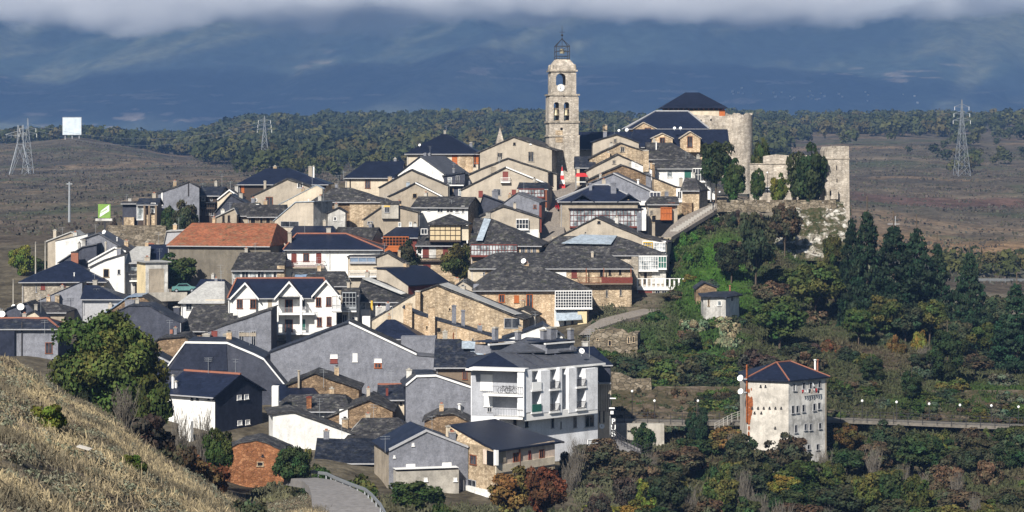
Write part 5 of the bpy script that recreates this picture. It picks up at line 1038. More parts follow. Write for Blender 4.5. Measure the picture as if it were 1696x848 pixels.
ic.lathe([(.35, 0), (.5, -.8), (.55, -.9)][::-1], (0, W2, px_z(80)), 'bell', 10); ic.bar((0, W2, px_z(80)), (0, W2, px_z(62)), .1, 'iron')
ic.bar((0, W2, px_z(64)), (0, W2, px_z(41)), .12, 'iron', .05); ic.bar((-.55, W2, px_z(52)), (.55, W2, px_z(52)), .07, 'iron'); ic.lathe([(.03, -.3), (.28, 0), (.03, .3)], (0, W2, px_z(57)), 'iron', 8); ic.lathe([(.03, -.2), (.2, 0), (.03, .2)], (0, W2, px_z(63)), 'iron', 8); ic.build('iron_cage', h.root)
rw = MB(); x, z = h.L(930, 213.5); rw.prism([(x+.28*math.cos(i*math.pi/6), -.03, z+.28*math.sin(i*math.pi/6)) for i in range(12)], (0, .04, 0), 'hole').build('oculus', h.root)
h.box('niche', 920, 216, 932, 236, -.06, -.005, 'stone')
# --- stone spire behind the church hall
h = H('stone_spire', 'small pointed stone spire behind the church hall roof', 'spire', 828, 250, 478, 10)
zt, zb = h.L(828, 210)[1], h.L(828, 236)[1]; w = 6*h.m
MB().box(-w, w, -w, w, -3, zb, 'ashlar').build('base', h.root); MB().add([(-w, -w, zb), (w, -w, zb), (w, w, zb), (-w, w, zb), (0, 0, zt)], [(0, 1, 4), (1, 2, 4), (2, 3, 4), (3, 0, 4)], 'ashlar').build('cone', h.root)
# --- castle
h = H('castle_keep', 'round pale stone castle keep with a navy roofed pavilion on top', 'castle', 1226, 290, 500, 0)
s = h.m; zt = h.L(1226, 190)[1]; r0 = 23*s
kp = MB(); N = 40; rk = random.Random(5); hs = [zt+(.35 if (i//3) % 2 else 0)*(.6+.8*rk.random()) for i in range(N)]
vs = []
for k, (rr_, zz) in enumerate(((r0*1.04, -4), (r0, 4), (r0*.985, None))): vs += [(rr_*math.cos(2*math.pi*i/N), r0+rr_*math.sin(2*math.pi*i/N), hs[i] if zz is None else zz) for i in range(N)]
fs = [(k*N+i, k*N+(i+1) % N, (k+1)*N+(i+1) % N, (k+1)*N+i) for k in range(2) for i in range(N)]; vs.append((0, r0, zt-.8)); fs += [(2*N+i, 2*N+(i+1) % N, 3*N) for i in range(N)]
kp.add(vs, fs, 'ashlar'); kp.build('round_tower', h.root)
wp = [(1140, 300), (1140, 196), (1152, 194), (1152, 190), (1172, 190.5), (1190, 192), (1210, 191.5), (1210, 300)]
MB().prism([(h.L(*q)[0], 1.0, h.L(*q)[1]) for q in wp], (0, 7, 0), 'ashlar').build('keep_wall', h.root)
h.box('putlog_hole', 1160, 198, 1162, 201, .97, .995, 'hole'); h.box('putlog_hole', 1176, 197, 1179, 200, .97, .995, 'hole')
px0, zpt = h.L(1099, 182.5, 3); px1, _ = h.L(1191, 182.5, 3); MB().box(px0, px1, 3, 11, h.L(1099, 205, 3)[1], zpt, 'cream').build('pavilion_wall', h.root)
ox, oz = h.L(1191.5, 190, 3); MB().box(px1+.003, h.L(1201, 182, 3)[0], 3.1, 10.9, oz-.3, zpt+.1, 'orangewood').build('timber_end', h.root)
za = h.L(1099, 178, 3)[1]; lt = MB(); lt.box(px0+.2, px1+.8, 3.6, 10.4, zpt, za, 'hole')
for k in range(13): q = px0+(px1+1.0-px0)*k/12; lt.box(q-.15, q+.15, 3.05, 3.35, zpt+.003, za, 'wood')
lt.build('open_loft', h.root)
e = [(px0-.6, 2.3, za), (h.L(1204, 178, 3)[0]+.1, 2.3, za), (h.L(1204, 178, 3)[0]+.1, 11.7, za), (px0-.6, 11.7, za)]; a0 = h.L(1135, 153, 7); a1 = h.L(1158, 153, 7); a0 = (a0[0], 7, a0[1]); a1 = (a1[0], 7, a1[1]); r = MB()
r.slab([e[0], e[1], a1, a0], .2, 'navy').slab([e[1], e[2], a1], .2, 'navy').slab([e[2], e[3], a0, a1], .2, 'navy').slab([e[3], e[0], a0], .2, 'navy'); r.build('pavilion_roof', h.root)
h = H('castle_wall', 'long low pale castle curtain wall behind the plane trees', 'wall', 1310, 330, 462, -4)
pts = [(1250, 335), (1250, 274), (1264, 273), (1264, 257), (1285, 254), (1310, 256), (1330, 255), (1352, 256), (1368, 258), (1372, 335)]
MB().prism([(h.L(*q)[0], 0, h.L(*q)[1]-.2) for q in pts], (0, 1.6, 0), 'ashlar').build('curtain', h.root); h.box('lower_curtain', 1242, 272, 1312, 335, -3, -1.5, 'ashlar'); h.box('coping', 1242, 270.5, 1313, 272, -3.15, -1.35, 'greystone')
h = H('castle_turret', 'square pale stone corner turret of the castle at the cliff edge', 'tower', 1385, 330, 446, 3)
pts = [(1366, 420), (1366, 250), (1369, 243), (1378, 242.5), (1378, 245), (1384, 245), (1384, 241.5), (1406, 242), (1408, 425)]
MB().prism([(h.L(*q)[0], 0, h.L(*q)[1]) for q in pts], (0, 5, 0), 'ashlar').build('wall', h.root); h.box('string_course', 1365, 262, 1407.5, 263.5, -.12, 0, 'greystone'); h.box('corbel_box', 1376, 313, 1388, 330, -1.2, .05, 'ashlar'); h.box('slit', 1385, 274, 1386.5, 282, -.03, -.002, 'hole'); h.box('slit', 1385.5, 296, 1387, 302, -.03, -.002, 'hole'); h.box('slit', 1374, 316, 1377, 324, -1.23, -1.202, 'hole')
MB().prism([(h.L(1404, 420)[0], .3, h.L(1399, 440)[1]), (h.L(1404, 300)[0], .3, h.L(1399, 330)[1]), (h.L(1413, 420)[0], .3, h.L(1412, 440)[1])], (0, 4, 0), 'ashlar').build('batter', h.root)
h = H('terrace_wall', 'long low stone terrace parapet under the plane trees', 'wall', 1290, 335, 436, 0)
x0, z0 = h.L(1188, 340); x1, z1 = h.L(1386, 329); w = MB().box(x0, x1, 0, .6, z0-1.2, z1-.85, 'rubble'); n = 9
for k in range(n): 
    a = x0+(x1-x0)*k/n; w.box(a, a+(x1-x0)/n*(.93 if k % 3 else .7), .02, .55, z1-.85, z1-.25, 'rubble')
w.build('parapet', h.root)
# --- rough walls and rock
def rockface(name, label, cat, px0, px1, y0, y1, Y0, Y1, m, kind=None, amp=.9):
    nx, nz = 46, 34; vs = []
    for j in range(nz):
        for i in range(nx):
            u, v = i/(nx-1), j/(nz-1); px = px0[0]+(px0[1]-px0[0])*v+((px1[0]+(px1[1]-px1[0])*v)-(px0[0]+(px0[1]-px0[0])*v))*u
            Y = Y0+(Y1-Y0)*v; p = at(px, y0+(y1-y0)*v, Y); q = amp*(float(fbm(np.array(p.x*1.1), np.array(p.z*1.1), 4, 9))-.47)*2; vs.append((p.x+q*.3, p.y-q*min(1, 4*min(u, 1-u, v+.1, 1.1-v)), p.z))
    mb = MB().add(vs, [(j*nx+i, (j+1)*nx+i, (j+1)*nx+i+1, j*nx+i+1) for j in range(nz-1) for i in range(nx-1)], m); return tag(mb.build(name), label, cat, None, kind)
rockface('rock_face', 'pale broken cliff face below the castle terrace', 'rock', (1288, 1276), (1398, 1410), 334, 432, 438, 420, 'cliff', 'structure', 1.5)
rockface('rock_bank', 'brown rock bank under the wooden shacks', 'rock', (178, 186), (276, 274), 373, 408, 430, 421, 'rubble', 'structure')
rockface('rock_cutting', 'rough brown rock cutting above the walkway', 'rock', (1372, 1372), (1720, 1720), 646, 697, 330, 312.5, 'rockbrown', 'structure', 3.2)
rockface('rock_cutting', 'brown retaining bank left of the white block house', 'rock', (1010, 1010), (1236, 1236), 640, 697, 330, 312.5, 'rockbrown', 'structure', 2.6)

# --- streets
def ribbon(name, label, pts, m, lift=.12, kind='structure', cat='road', edge=None, n=40):
    "pts: (px left, px right, py, distance or None)"
    P_ = []
    for a, b, py, Y in pts:
        P_.append((at(a, py, Y), at(b, py, Y)))
    vs = []; fs = []; T_ = np.linspace(0, len(P_)-1, n)
    for k, t_ in enumerate(T_):
        i = min(int(t_), len(P_)-2); u = t_-i; u = u*u*(3-2*u)*.3+u*.7
        for q in range(2): vs.append(tuple(P_[i][q].lerp(P_[i+1][q], u)+Vector((0, 0, lift))))
        if k: fs.append((2*k-2, 2*k-1, 2*k+1, 2*k))
    lows = [(v[0], v[1], v[2]-.7) for v in vs]; N = len(vs); mb = MB().add(vs, fs, m)
    mb.add(vs+lows, [(2*k, 2*k+2, N+2*k+2, N+2*k) for k in range(n-1)]+[(2*k+1, N+2*k+1, N+2*k+3, 2*k+3) for k in range(n-1)], edge or m)
    return tag(mb.build(name), label, cat, None, kind)
ribbon('lane', 'steep cobbled lane climbing to the church square', [(893, 936, 402, 420), (900, 934, 372, 432), (908, 936, 345, 442), (915, 950, 318, 452), (922, 970, 303, 462)], 'cobble')
ribbon('ramp', 'stepped stone ramp down from the castle terrace', [(1094, 1112, 394, 421), (1110, 1142, 376, 428), (1130, 1168, 360, 433), (1158, 1190, 347, 438), (1180, 1214, 338, 442)], 'cobble')
rp = MB()
for k in range(15):
    u = k/14; a = at(1110+68*u, 383-42*u, 425+14*u); b = at(1124+60*u, 383-42*u, 425+14*u); rp.box(a.x, b.x, a.y-.3, a.y, a.z-.3, a.z+.27, 'kerbstone')
tag(rp.build('steps'), 'shallow stone steps climbing to the castle terrace', 'steps', None, 'structure')
ribbon('street', 'grey street curving below the stone houses', [(958, 978, 556, 363), (972, 996, 543, 368), (996, 1040, 529, 374), (1040, 1084, 518, 379), (1062, 1096, 513, 385)], 'cobble')
ribbon('road', 'grey asphalt road bending away at the bottom', [(516, 640, 872, 190), (517, 628, 846, 196), (516, 606, 824, 203), (511, 580, 809, 209), (500, 556, 800, 214), (470, 520, 795, 219)], 'asphalt', .25)
ribbon('side_road', 'small grey road beside the apartment block', [(1010, 1062, 762, 285), (1012, 1060, 745, 291), (1008, 1036, 735, 297), (1000, 1020, 728, 302)], 'asphalt', .2)
wk_l = ribbon('walkway', 'raised walkway running along the cutting on the right', [(1232, 1232.2, 698, 309), (1400, 1400.2, 690, 311), (1550, 1550.2, 697, 309), (1720, 1720.2, 703, 307)], 'kerbstone')
bpy.data.objects.remove(wk_l)
def deck(name, label, pts, dep, thick, m, kind=None, cat='road'):
    V_ = [at(*q) for q in pts]; mb = MB()
    for a, b in zip(V_[:-1], V_[1:]):
        mb.add([a, b, b+Vector((0, dep, 0)), a+Vector((0, dep, 0)), a-Vector((0, 0, thick)), b-Vector((0, 0, thick)), b+Vector((0, dep, -thick)), a+Vector((0, dep, -thick))], [(0, 1, 2, 3), (7, 6, 5, 4), (4, 5, 1, 0)], m)
    return tag(mb.build(name), label, cat, None, kind)
WL = [(1015, 697, 308), (1130, 700, 307), (1232, 699, 308)]; WR = [(1370, 695, 309), (1480, 699, 308.5), (1600, 704, 307.5), (1720, 708, 306)]
deck('walkway', 'raised concrete walkway left of the block house', WL, 3, .45, 'deckgrey', 'structure'); deck('walkway', 'raised concrete walkway right of the block house', WR, 3, .4, 'deckgrey', 'structure')
def railing(label, pts, hgt, m, gap=1.5, name='railing', group=None):
    V_ = [at(*q) for q in pts]; root = empty(name, V_[0], 0, label, 'railing', group); o = V_[0]; rl = MB()
    for a, b in zip(V_[:-1], V_[1:]):
        for zz in (hgt, hgt*.66, hgt*.33): rl.bar(a-o+Vector((0, 0, zz)), b-o+Vector((0, 0, zz)), .05, m)
    rl.build('rails', root); i = 0
    for a, b in zip(V_[:-1], V_[1:]):
        n = max(1, int((b-a).length/gap))
        for k in range(n): p = a.lerp(b, k/n)-o; MB().box(p.x-.04, p.x+.04, p.y-.04, p.y+.04, p.z-.2, p.z+hgt+.05, m).build('post', root)
    return root
railing('dark iron railing along the walkway left of the block house', [(a, b, c-.05) for a, b, c in WL], 1.2, 'iron'); railing('dark iron railing along the walkway right of the block house', [(a, b, c-.05) for a, b, c in WR], 1.2, 'iron', 1.6)
railing('dark railing beside the small road below the apartments', [(1012, 722, 300), (1034, 740, 292), (1062, 754, 285), (1084, 748, 284)], 1.1, 'iron', 1.4)
railing('light concrete stair rail climbing to the block house', [(1184, 712, 305), (1212, 697, 307), (1232, 690, 308)], .9, 'kerbstone', .7)
h = H('retaining_wall', 'pale rough retaining wall under the walkway by the side road', 'wall', 1058, 745, 306, 0); h.box('wall', 1016, 702, 1100, 748, 0, .8, 'concrete')
h = H('retaining_wall', 'ragged dry stone wall below the green bank', 'wall', 1045, 650, 328, -6)
MB().prism([(h.L(*q)[0], 0, h.L(*q)[1]) for q in ((1010, 655), (1010, 616), (1028, 618), (1048, 628), (1078, 627), (1080, 655))], (0, .8, 0), 'rubble').build('wall', h.root)
# ================================================================ vegetation
t = NT('leaf'); oi = t.n('ShaderNodeObjectInfo'); at_ = t.n('ShaderNodeAttribute', attribute_name='col')
nz = t.ramp(t.noise(t.world(), .8, 3), [(.35, .75), (.65, 1.25)])
t.done(t.mix(1, t.mix(1, oi.outputs['Color'], at_.outputs[0], 'MULTIPLY'), nz, 'MULTIPLY'), .75, .12)
t = NT('wildleaf'); at_ = t.n('ShaderNodeAttribute', attribute_name='col')
t.done(at_.outputs[0], .85, .06)
def unit(v): return v/np.maximum(np.linalg.norm(v, axis=-1, keepdims=True), 1e-9)
def cards(c, nrm, w, h, g, up=False):
    "small quads at c facing nrm"
    r = g.normal(size=c.shape); u = unit(np.cross(nrm, r)); v = np.cross(nrm, u)
    if up: v = unit(np.array([0, 0, 1.0])+.5*g.normal(size=c.shape)); u = unit(np.cross(v, nrm+1e-6))
    w = np.reshape(w, (-1, 1)); h = np.reshape(h, (-1, 1)); k = g.uniform(.3, 1, size=(len(c), 1))
    V = np.stack([c-u*w-v*h*.6, c+u*w*k-v*h, c+u*w*.8+v*h*.7, c-u*w*k+v*h], 1)
    return V.reshape(-1, 3), np.arange(len(c)*4).reshape(-1, 4)
def crown_mesh(name, shape, n, seed, leaf=.085, clumps=34):
    g = np.random.default_rng(seed); rs = []
    if shape == 'broad':
        cc = unit(g.normal(size=(clumps, 3)))*g.uniform(.35, .82, (clumps, 1)); cc[:, 2] = cc[:, 2]*.88; rad = g.uniform(.2, .42, clumps)
        cc[:4] *= .3; rad[:4] = .5
        cc[:, :2] *= np.where(cc[:, 2:] < 0, 1+cc[:, 2:]*.45, 1)
    elif shape == 'shrub':
        cc = unit(g.normal(size=(clumps, 3)))*g.uniform(.2, .75, (clumps, 1)); cc[:, 2] = np.abs(cc[:, 2])*1.2-.85; rad = g.uniform(.2, .4, clumps)
    elif shape == 'conifer':
        z = g.uniform(-1, .97, clumps)**1.0; rr = ((1-z)/2)**.72*.86+.02; a = g.uniform(0, 6.28, clumps); q = g.uniform(.35, 1, clumps)
        cc = np.stack([np.cos(a)*rr*q, np.sin(a)*rr*q, z-.05*q], -1); rad = (.09+.17*rr)*g.uniform(.8, 1.3, clumps)
    elif shape == 'pine':
        cc = unit(g.normal(size=(clumps, 3)))*g.uniform(.3, .8, (clumps, 1)); cc[:, 2] *= 1.0; rad = g.uniform(.18, .34, clumps)
    p = (rad**2)/np.sum(rad**2); k = g.choice(clumps, n, p=p); d = unit(g.normal(size=(n, 3)))
    out = unit(cc[k]+1e-6); d = unit(d+.55*out+np.array([0, 0, .25])); sq = np.array([1, 1, .72 if shape != 'conifer' else .42])
    c = cc[k]+d*sq*(rad[k]*g.uniform(.55, 1.05, n))[:, None]
    nr = unit(d+g.normal(size=(n, 3))*.55); s_ = leaf*g.uniform(.6, 1.3, n)
    V, Fq = cards(c, nr, s_, s_*(1.0 if shape != 'conifer' else .6), g)
    cl = g.uniform(.72, 1.28, clumps)[k]*g.uniform(.7, 1.3, n); cr = g.uniform(.66, 1.12, clumps)[k]; col = np.repeat(np.stack([cl*cr*g.uniform(.85, 1.15, n), cl*(1.0+.18*(1-cr)), cl*.95], -1), 4, 0)
    me = npmesh(name, V, Fq, MATS['leaf'], col); m = me.data; bpy.data.objects.remove(me); return m
def twig_mesh(name, seed, n=70):
    g = random.Random(seed); mb = MB()
    for k in range(n):
        a = g.uniform(0, 6.28); l = g.uniform(.5, 1.0); t_ = g.uniform(.15, .75); p = Vector((g.uniform(-.15, .15), g.uniform(-.15, .15), -1))
        q = p+Vector((math.cos(a)*t_, math.sin(a)*t_, 1.7*l)); mb.bar(p, q, .03, 'palebark', .008)
        for j in range(4):
            u = g.uniform(.35, .95); s_ = p.lerp(q, u); b = g.uniform(0, 6.28); mb.bar(s_, s_+Vector((math.cos(b)*.22, math.sin(b)*.22, .3)), .014, 'palebark', .005)
    o = mb.build(name); m = o.data; bpy.data.objects.remove(o); return m
def trunk_mesh(name, seed, lean=.06):
    g = random.Random(seed); mb = MB(); p = Vector((0, 0, -2.2)); r = .085
    for k in range(4):
        q = p+Vector((g.uniform(-lean, lean), g.uniform(-lean, lean), .55)); mb.tube(p, q, r, r*.82, 'bark', 7); p = q; r *= .82
    for k in range(7):
        a = 6.28*k/7+g.uniform(-.3, .3); s_ = Vector((0, 0, g.uniform(-1.0, .0))); mb.bar(s_, s_+Vector((math.cos(a)*.6, math.sin(a)*.6, .55)), .06, 'bark', .02)
    o = mb.build(name); m = o.data; bpy.data.objects.remove(o); return m
CR = {'broad': [crown_mesh('broad_crown', 'broad', 6500, 10+i, .052, 46) for i in range(5)], 'shrub': [crown_mesh('shrub_crown', 'shrub', 4200, 30+i, .060, 34) for i in range(5)],
      'conifer': [crown_mesh('conifer_crown', 'conifer', 11000, 50+i, .040, 260) for i in range(4)], 'pine': [crown_mesh('pine_crown', 'pine', 6000, 60+i, .042, 34) for i in range(2)],
      'large': [crown_mesh('large_crown', 'broad', 30000, 71, .027, 85)], 'bare': [twig_mesh('twigs', 80+i) for i in range(3)]}
TK = [trunk_mesh('trunk', 90+i) for i in range(3)]
_o = MB().tube((0, 0, -2.2), (0, 0, 1.2), .07, .02, 'bark', 7).build('trunk'); TC = _o.data; bpy.data.objects.remove(_o)
PALC = {'green': (.036, .052, .014), 'dark green': (.026, .038, .014), 'olive': (.054, .056, .016), 'brown': (.058, .044, .027), 'rust red': (.085, .033, .016), 'yellow green': (.085, .088, .016), 'golden': (.115, .085, .018),
        'orange': (.092, .053, .018), 'leafless grey': (.1, .09, .07), 'blue green': (.0155, .0255, .013), 'purple brown': (.047, .034, .028), 'pale cream': (.21, .195, .12), 'bright green': (.043, .078, .015), 'grey green': (.062, .066, .045), 'dusky green': (.032, .036, .019), 'bush olive': (.062, .075, .012), 'tree olive': (.056, .060, .0155)}
NV = [0]
def veg(shape, px, pyb, w, hgt, col, label=None, group=None, Y=None, Y0=240, name=None, trunk=None, sink=.0):
    Y = Y or hit(px, pyb, Y0, 900); s = Y/F; X = (px-CX)*s; base = min((HY-pyb)*s, float(gz(X, Y)))
    top = (HY-(pyb-hgt))*s; H_ = top-base; NV[0] += 1; g = random.Random(NV[0]*13+5)
    tree = shape in ('broad', 'conifer', 'pine', 'large'); trunk = tree if trunk is None else trunk
    kind = 'tree' if tree else 'shrub'
    nm = name or {'conifer': 'conifer', 'pine': 'pine_tree', 'broad': 'tree', 'large': 'tree', 'shrub': 'shrub', 'bare': 'bare_shrub'}[shape]
    root = empty(nm, (X, Y, base), 0, label, kind, group); cm = g.choice(CR[shape])
    lo = {'conifer': .06, 'pine': .05, 'broad': .17, 'large': .02, 'shrub': -.06, 'bare': 0}[shape]
    ch = H_*(1-lo)/2; o = bpy.data.objects.new('crown' if shape != 'bare' else 'twigs', cm); COL.objects.link(o); o.parent = root
    o.location = (0, 0, H_*lo+ch); kk = 1.1 if shape in ('broad', 'large', 'shrub', 'pine') else 1.0
    o.scale = (w*s/2*kk, w*s/2*kk*g.uniform(.85, 1.05), ch*(1.06 if shape != 'conifer' else 1)); o.rotation_euler = (0, 0, g.uniform(0, 6.28))
    c = PALC[col]; v = g.uniform(.75, 1.3); o.color = (c[0]*v*g.uniform(.92, 1.1), c[1]*v, c[2]*v, 1)
    if trunk:
        q = bpy.data.objects.new('trunk', TC if shape in ('conifer', 'pine') else g.choice(TK)); COL.objects.link(q); q.parent = root; q.scale = (w*s/2*.75, w*s/2*.75, H_*.42); q.location = (0, 0, H_*.62)
    return root

# --- trees one can name
G1 = 'plane trees on the castle terrace'
veg('broad', 1186, 316, 58, 94, 'dark green', 'tall dark tree in front of the keep, furthest left on the castle terrace', G1, Y=452)
veg('broad', 1217, 322, 44, 66, 'green', 'rounded green tree on the terrace between dark tree and small tree', G1, Y=441)
veg('broad', 1254, 320, 27, 46, 'green', 'smallest green tree on the castle terrace', G1, Y=443); veg('broad', 1291, 320, 34, 38, 'yellow green', 'light yellow-green young tree on the castle terrace', G1, Y=444)
veg('broad', 1340, 326, 66, 98, 'dark green', 'dense dark tree before the curtain wall, near the corner turret', G1, Y=445); veg('broad', 1262, 285, 32, 62, 'olive', 'olive tree half hidden between the round keep and the curtain wall', G1, Y=480)
veg('large', 180, 705, 186, 204, 'tree olive', 'big round olive green tree at the foot of the dry hill', None, Y=215)
veg('broad', 248, 712, 74, 108, 'tree olive', 'lower right companion of the big round tree, half merged with it', None, Y=212)
veg('broad', 38, 470, 44, 66, 'yellow green', 'yellow-green tree at the left edge of town', None, Y=425); veg('broad', 62, 470, 30, 46, 'dark green', 'dark tree behind the yellow-green tree', None, Y=432)
veg('broad', 278, 374, 30, 38, 'dark green', 'small dark tree beside the grey slate shed', None, Y=431); veg('broad', 306, 378, 52, 50, 'dusky green', 'wide willowy tree in front of the long dark house', None, Y=427)
veg('broad', 286, 462, 70, 48, 'green', 'green tree behind the yellow hut', None, Y=393); veg('broad', 756, 470, 56, 74, 'olive', 'leafy tree in front of the half-timbered house', None, Y=397); veg('broad', 676, 452, 44, 60, 'dusky green', 'dusky tree below the orange gallery', None, Y=399)
veg('shrub', 550, 376, 26, 36, 'brown', 'reddish brown creeper on the tan stone house', None, Y=420); veg('shrub', 187, 356, 20, 22, 'purple brown', 'dark red bush beside the green signboard', None, Y=470)
for px, pb, w, hh, lab in ((1436, 548, 112, 200, 'tallest dark conifer, right under the corner turret'), (1480, 556, 128, 184, 'broad dark conifer in the middle of the conifer stand'), (1518, 548, 104, 172, 'dark conifer with bare red trunk right of the stand\'s middle'), (1552, 552, 84, 150, 'shorter dark conifer at the right of the stand'), (1606, 580, 92, 164, 'lone tall conifer in front of the guard rail'), (1684, 620, 120, 150, 'spreading dark conifer at the right edge'), (1410, 530, 76, 170, 'slim conifer at the left of the stand')):
    veg('conifer', px, pb, w, hh, 'blue green', lab, 'conifers on the slope', Y0=300)
veg('pine', 1569, 640, 66, 98, 'dark green', 'dense dark evergreen on the rocky slope below the conifers', None, Y0=300); veg('pine', 1443, 634, 44, 46, 'dark green', 'small round pine on the bare slope, the left of two', 'round pines'); veg('pine', 1510, 664, 46, 52, 'dark green', 'small round pine on the bare slope, the right of two', 'round pines')
veg('pine', 1154, 716, 42, 48, 'blue green', 'round dark evergreen poking above the left walkway railing', None, Y=303); veg('broad', 1065, 745, 44, 50, 'dark green', 'small tree in front of the retaining wall', None, Y=297)
veg('shrub', 1236, 778, 110, 84, 'dark green', 'broad dark evergreen shrub at the foot of the block house', None, Y=288)
for px, pb, w, hh, c, sh, lab in ((1350, 532, 92, 104, 'olive', 'broad', 'broad olive green tree left of the conifers'), (1292, 580, 84, 92, 'green', 'broad', 'green tree on the slope above the block house roof'), (1252, 488, 70, 150, 'dusky green', 'broad', 'tall thin-leaved tree with pale trunks below the terrace'), (1300, 428, 54, 96, 'brown', 'broad', 'brownish tree hanging on the cliff left of the pale rock'), (1212, 470, 54, 80, 'dusky green', 'broad', 'dusky tree on the green slope under the ramp'), (1280, 520, 60, 60, 'brown', 'broad', 'brown bushy tree between the green slope and the olive tree'), (1380, 470, 36, 90, 'olive', 'broad', 'narrow olive tree on the ridge under the turret'),
   (1046, 620, 80, 62, 'dusky green', 'shrub', 'dark bush below the stone ruin, left of three'), (1098, 628, 84, 66, 'olive', 'shrub', 'olive bush below the stone ruin, middle of three'), (1146, 632, 70, 74, 'dusky green', 'shrub', 'dark bush right of the stone ruin'), (1150, 552, 60, 60, 'pale cream', 'shrub', 'pale creeper-covered bush left of the white hut'), (1208, 575, 50, 76, 'pale cream', 'shrub', 'pale creeper hanging down below the white hut'), (1180, 520, 40, 34, 'pale cream', 'shrub', 'small pale creeper in front of the white hut'), (1256, 615, 80, 66, 'purple brown', 'shrub', 'purple-brown thicket above the block house'), (1330, 610, 70, 56, 'brown', 'shrub', 'brown thicket right of the green tree'), (1390, 650, 60, 50, 'olive', 'shrub', 'olive bush right of the block house roof'),
   (1482, 585, 34, 60, 'orange', 'shrub', 'orange autumn shrub in front of the conifers'), (1522, 580, 30, 66, 'golden', 'shrub', 'golden autumn sapling in front of the conifers'), (1545, 560, 34, 36, 'orange', 'shrub', 'small orange bush beside the golden sapling'), (1370, 585, 40, 44, 'rust red', 'shrub', 'rusty bush left of the conifers'), (1404, 600, 60, 46, 'dusky green', 'shrub', 'dusky bush above the left round pine'), (1330, 478, 40, 26, 'orange', 'shrub', 'orange-brown bush behind the olive tree'), (1150, 440, 40, 60, 'bright green', 'shrub', 'bright green bush on the slope under the ramp'), (1110, 425, 30, 46, 'green', 'shrub', 'green bush at the foot of the ramp'), (1010, 556, 34, 22, 'green', 'shrub', 'green bush on top of the stone ruin'), (985, 540, 20, 16, 'dark green', 'shrub', 'dark bush at the corner of the warm stone house'), (1142, 465, 30, 20, 'golden', 'shrub', 'golden bush above the terrace house'), (995, 600, 50, 44, 'green', 'shrub', 'green bush left of the stone ruin'), (1085, 535, 44, 40, 'green', 'shrub', 'green bush below the garage'), (1660, 640, 60, 40, 'grey green', 'shrub', 'grey-green bush at the far right slope'), (1684, 700, 46, 40, 'dark green', 'shrub', 'dark bush at the right end of the walkway'), (1225, 420, 36, 40, 'brown', 'shrub', 'brown bush on the bank under the terrace')):
    veg(sh, px, pb, w, hh, c, lab, None, Y0=290)
for px, pb, w, hh, c, lab in ((1178, 536, 40, 30, 'green', 'green bush against the left wall of the white hut'), (1200, 540, 44, 30, 'pale cream', 'pale creeper against the corner of the white hut'), (1222, 534, 34, 26, 'dusky green', 'dusky bush against the right wall of the white hut')):
    veg('shrub', px, pb, w, hh, c, lab, None, Y=366)
# --- near bushes along the dry hill and the road
for px, pb, w, hh, c, sh, Y, lab in ((78, 708, 64, 70, 'bush olive', 'shrub', None, 'olive green round bush on the dry grass hill, the upper one'), (217, 781, 52, 58, 'bush olive', 'shrub', None, 'olive green round bush on the dry grass hill, the lower one'), (232, 712, 110, 80, 'purple brown', 'shrub', 190, 'brown leafless thicket right of the big round tree'), (292, 740, 80, 70, 'brown', 'shrub', 182, 'brown thicket along the edge of the dry hill'), (335, 775, 90, 70, 'rust red', 'shrub', 186, 'reddish brown thicket above the brick barn'), (362, 772, 48, 74, 'green', 'broad', 205, 'small fresh green tree left of the red barn'), (405, 830, 90, 56, 'dusky green', 'shrub', 170, 'dusky bush in front of the red barn'), (484, 815, 60, 84, 'dark green', 'broad', 218, 'dark green bushy tree right of the red barn'), (500, 735, 46, 40, 'olive', 'shrub', 262, 'olive bush before the whitewashed wall'), (598, 815, 76, 60, 'olive', 'shrub', 238, 'olive bush behind the road guard rail'), (530, 765, 50, 30, 'green', 'shrub', 250, 'green bush under the long black slate roof'), (690, 860, 90, 70, 'green', 'broad', 246, 'green bushy tree in front of the tan block annex'), (745, 866, 60, 50, 'olive', 'shrub', 240, 'olive bush below the white downpipe'), (640, 860, 44, 34, 'olive', 'shrub', 225, 'small olive bush beside the road bend'), (855, 862, 92, 96, 'orange', 'broad', 246, 'rust-orange autumn tree before the stone and pink house'), (902, 862, 72, 100, 'rust red', 'broad', 243, 'red autumn tree before the stone and pink house'), (930, 872, 90, 54, 'rust red', 'shrub', 236, 'low red autumn bush at the bottom edge'), (812, 868, 60, 50, 'dusky green', 'shrub', 236, 'dusky bush left of the autumn trees'), (943, 780, 50, 66, 'grey green', 'shrub', 280, 'thin grey-green bush in front of the apartment block'), (130, 640, 60, 30, 'dusky green', 'shrub', 205, 'dusky bush at the left foot of the big round tree'), (440, 860, 120, 40, 'brown', 'shrub', 150, 'brown bush at the bottom of the dry hill'), (498, 822, 44, 34, 'dusky green', 'shrub', 212, 'dusky bush hiding the left edge of the road'), (524, 806, 40, 16, 'olive', 'shrub', 222, 'low olive bush at the far end of the road')):
    if lab: veg(sh, px, pb, w, hh, c, lab, None, Y=Y, Y0=62)
for px, pb, w, hh, Y, lab in ((300, 722, 60, 62, 250, 'leafless twiggy shrub in front of the white wall, left one'), (336, 722, 66, 66, 246, 'leafless twiggy shrub in front of the white wall, right one'), (205, 690, 70, 60, 180, 'leafless shrub under the big round tree'), (955, 775, 46, 62, 276, 'leafless young tree in front of the apartment block'), (1535, 610, 50, 44, None, 'bare pale shrub on the slope under the conifers')):
    veg('bare', px, pb, w, hh, 'brown', lab, None, Y=Y, Y0=300)
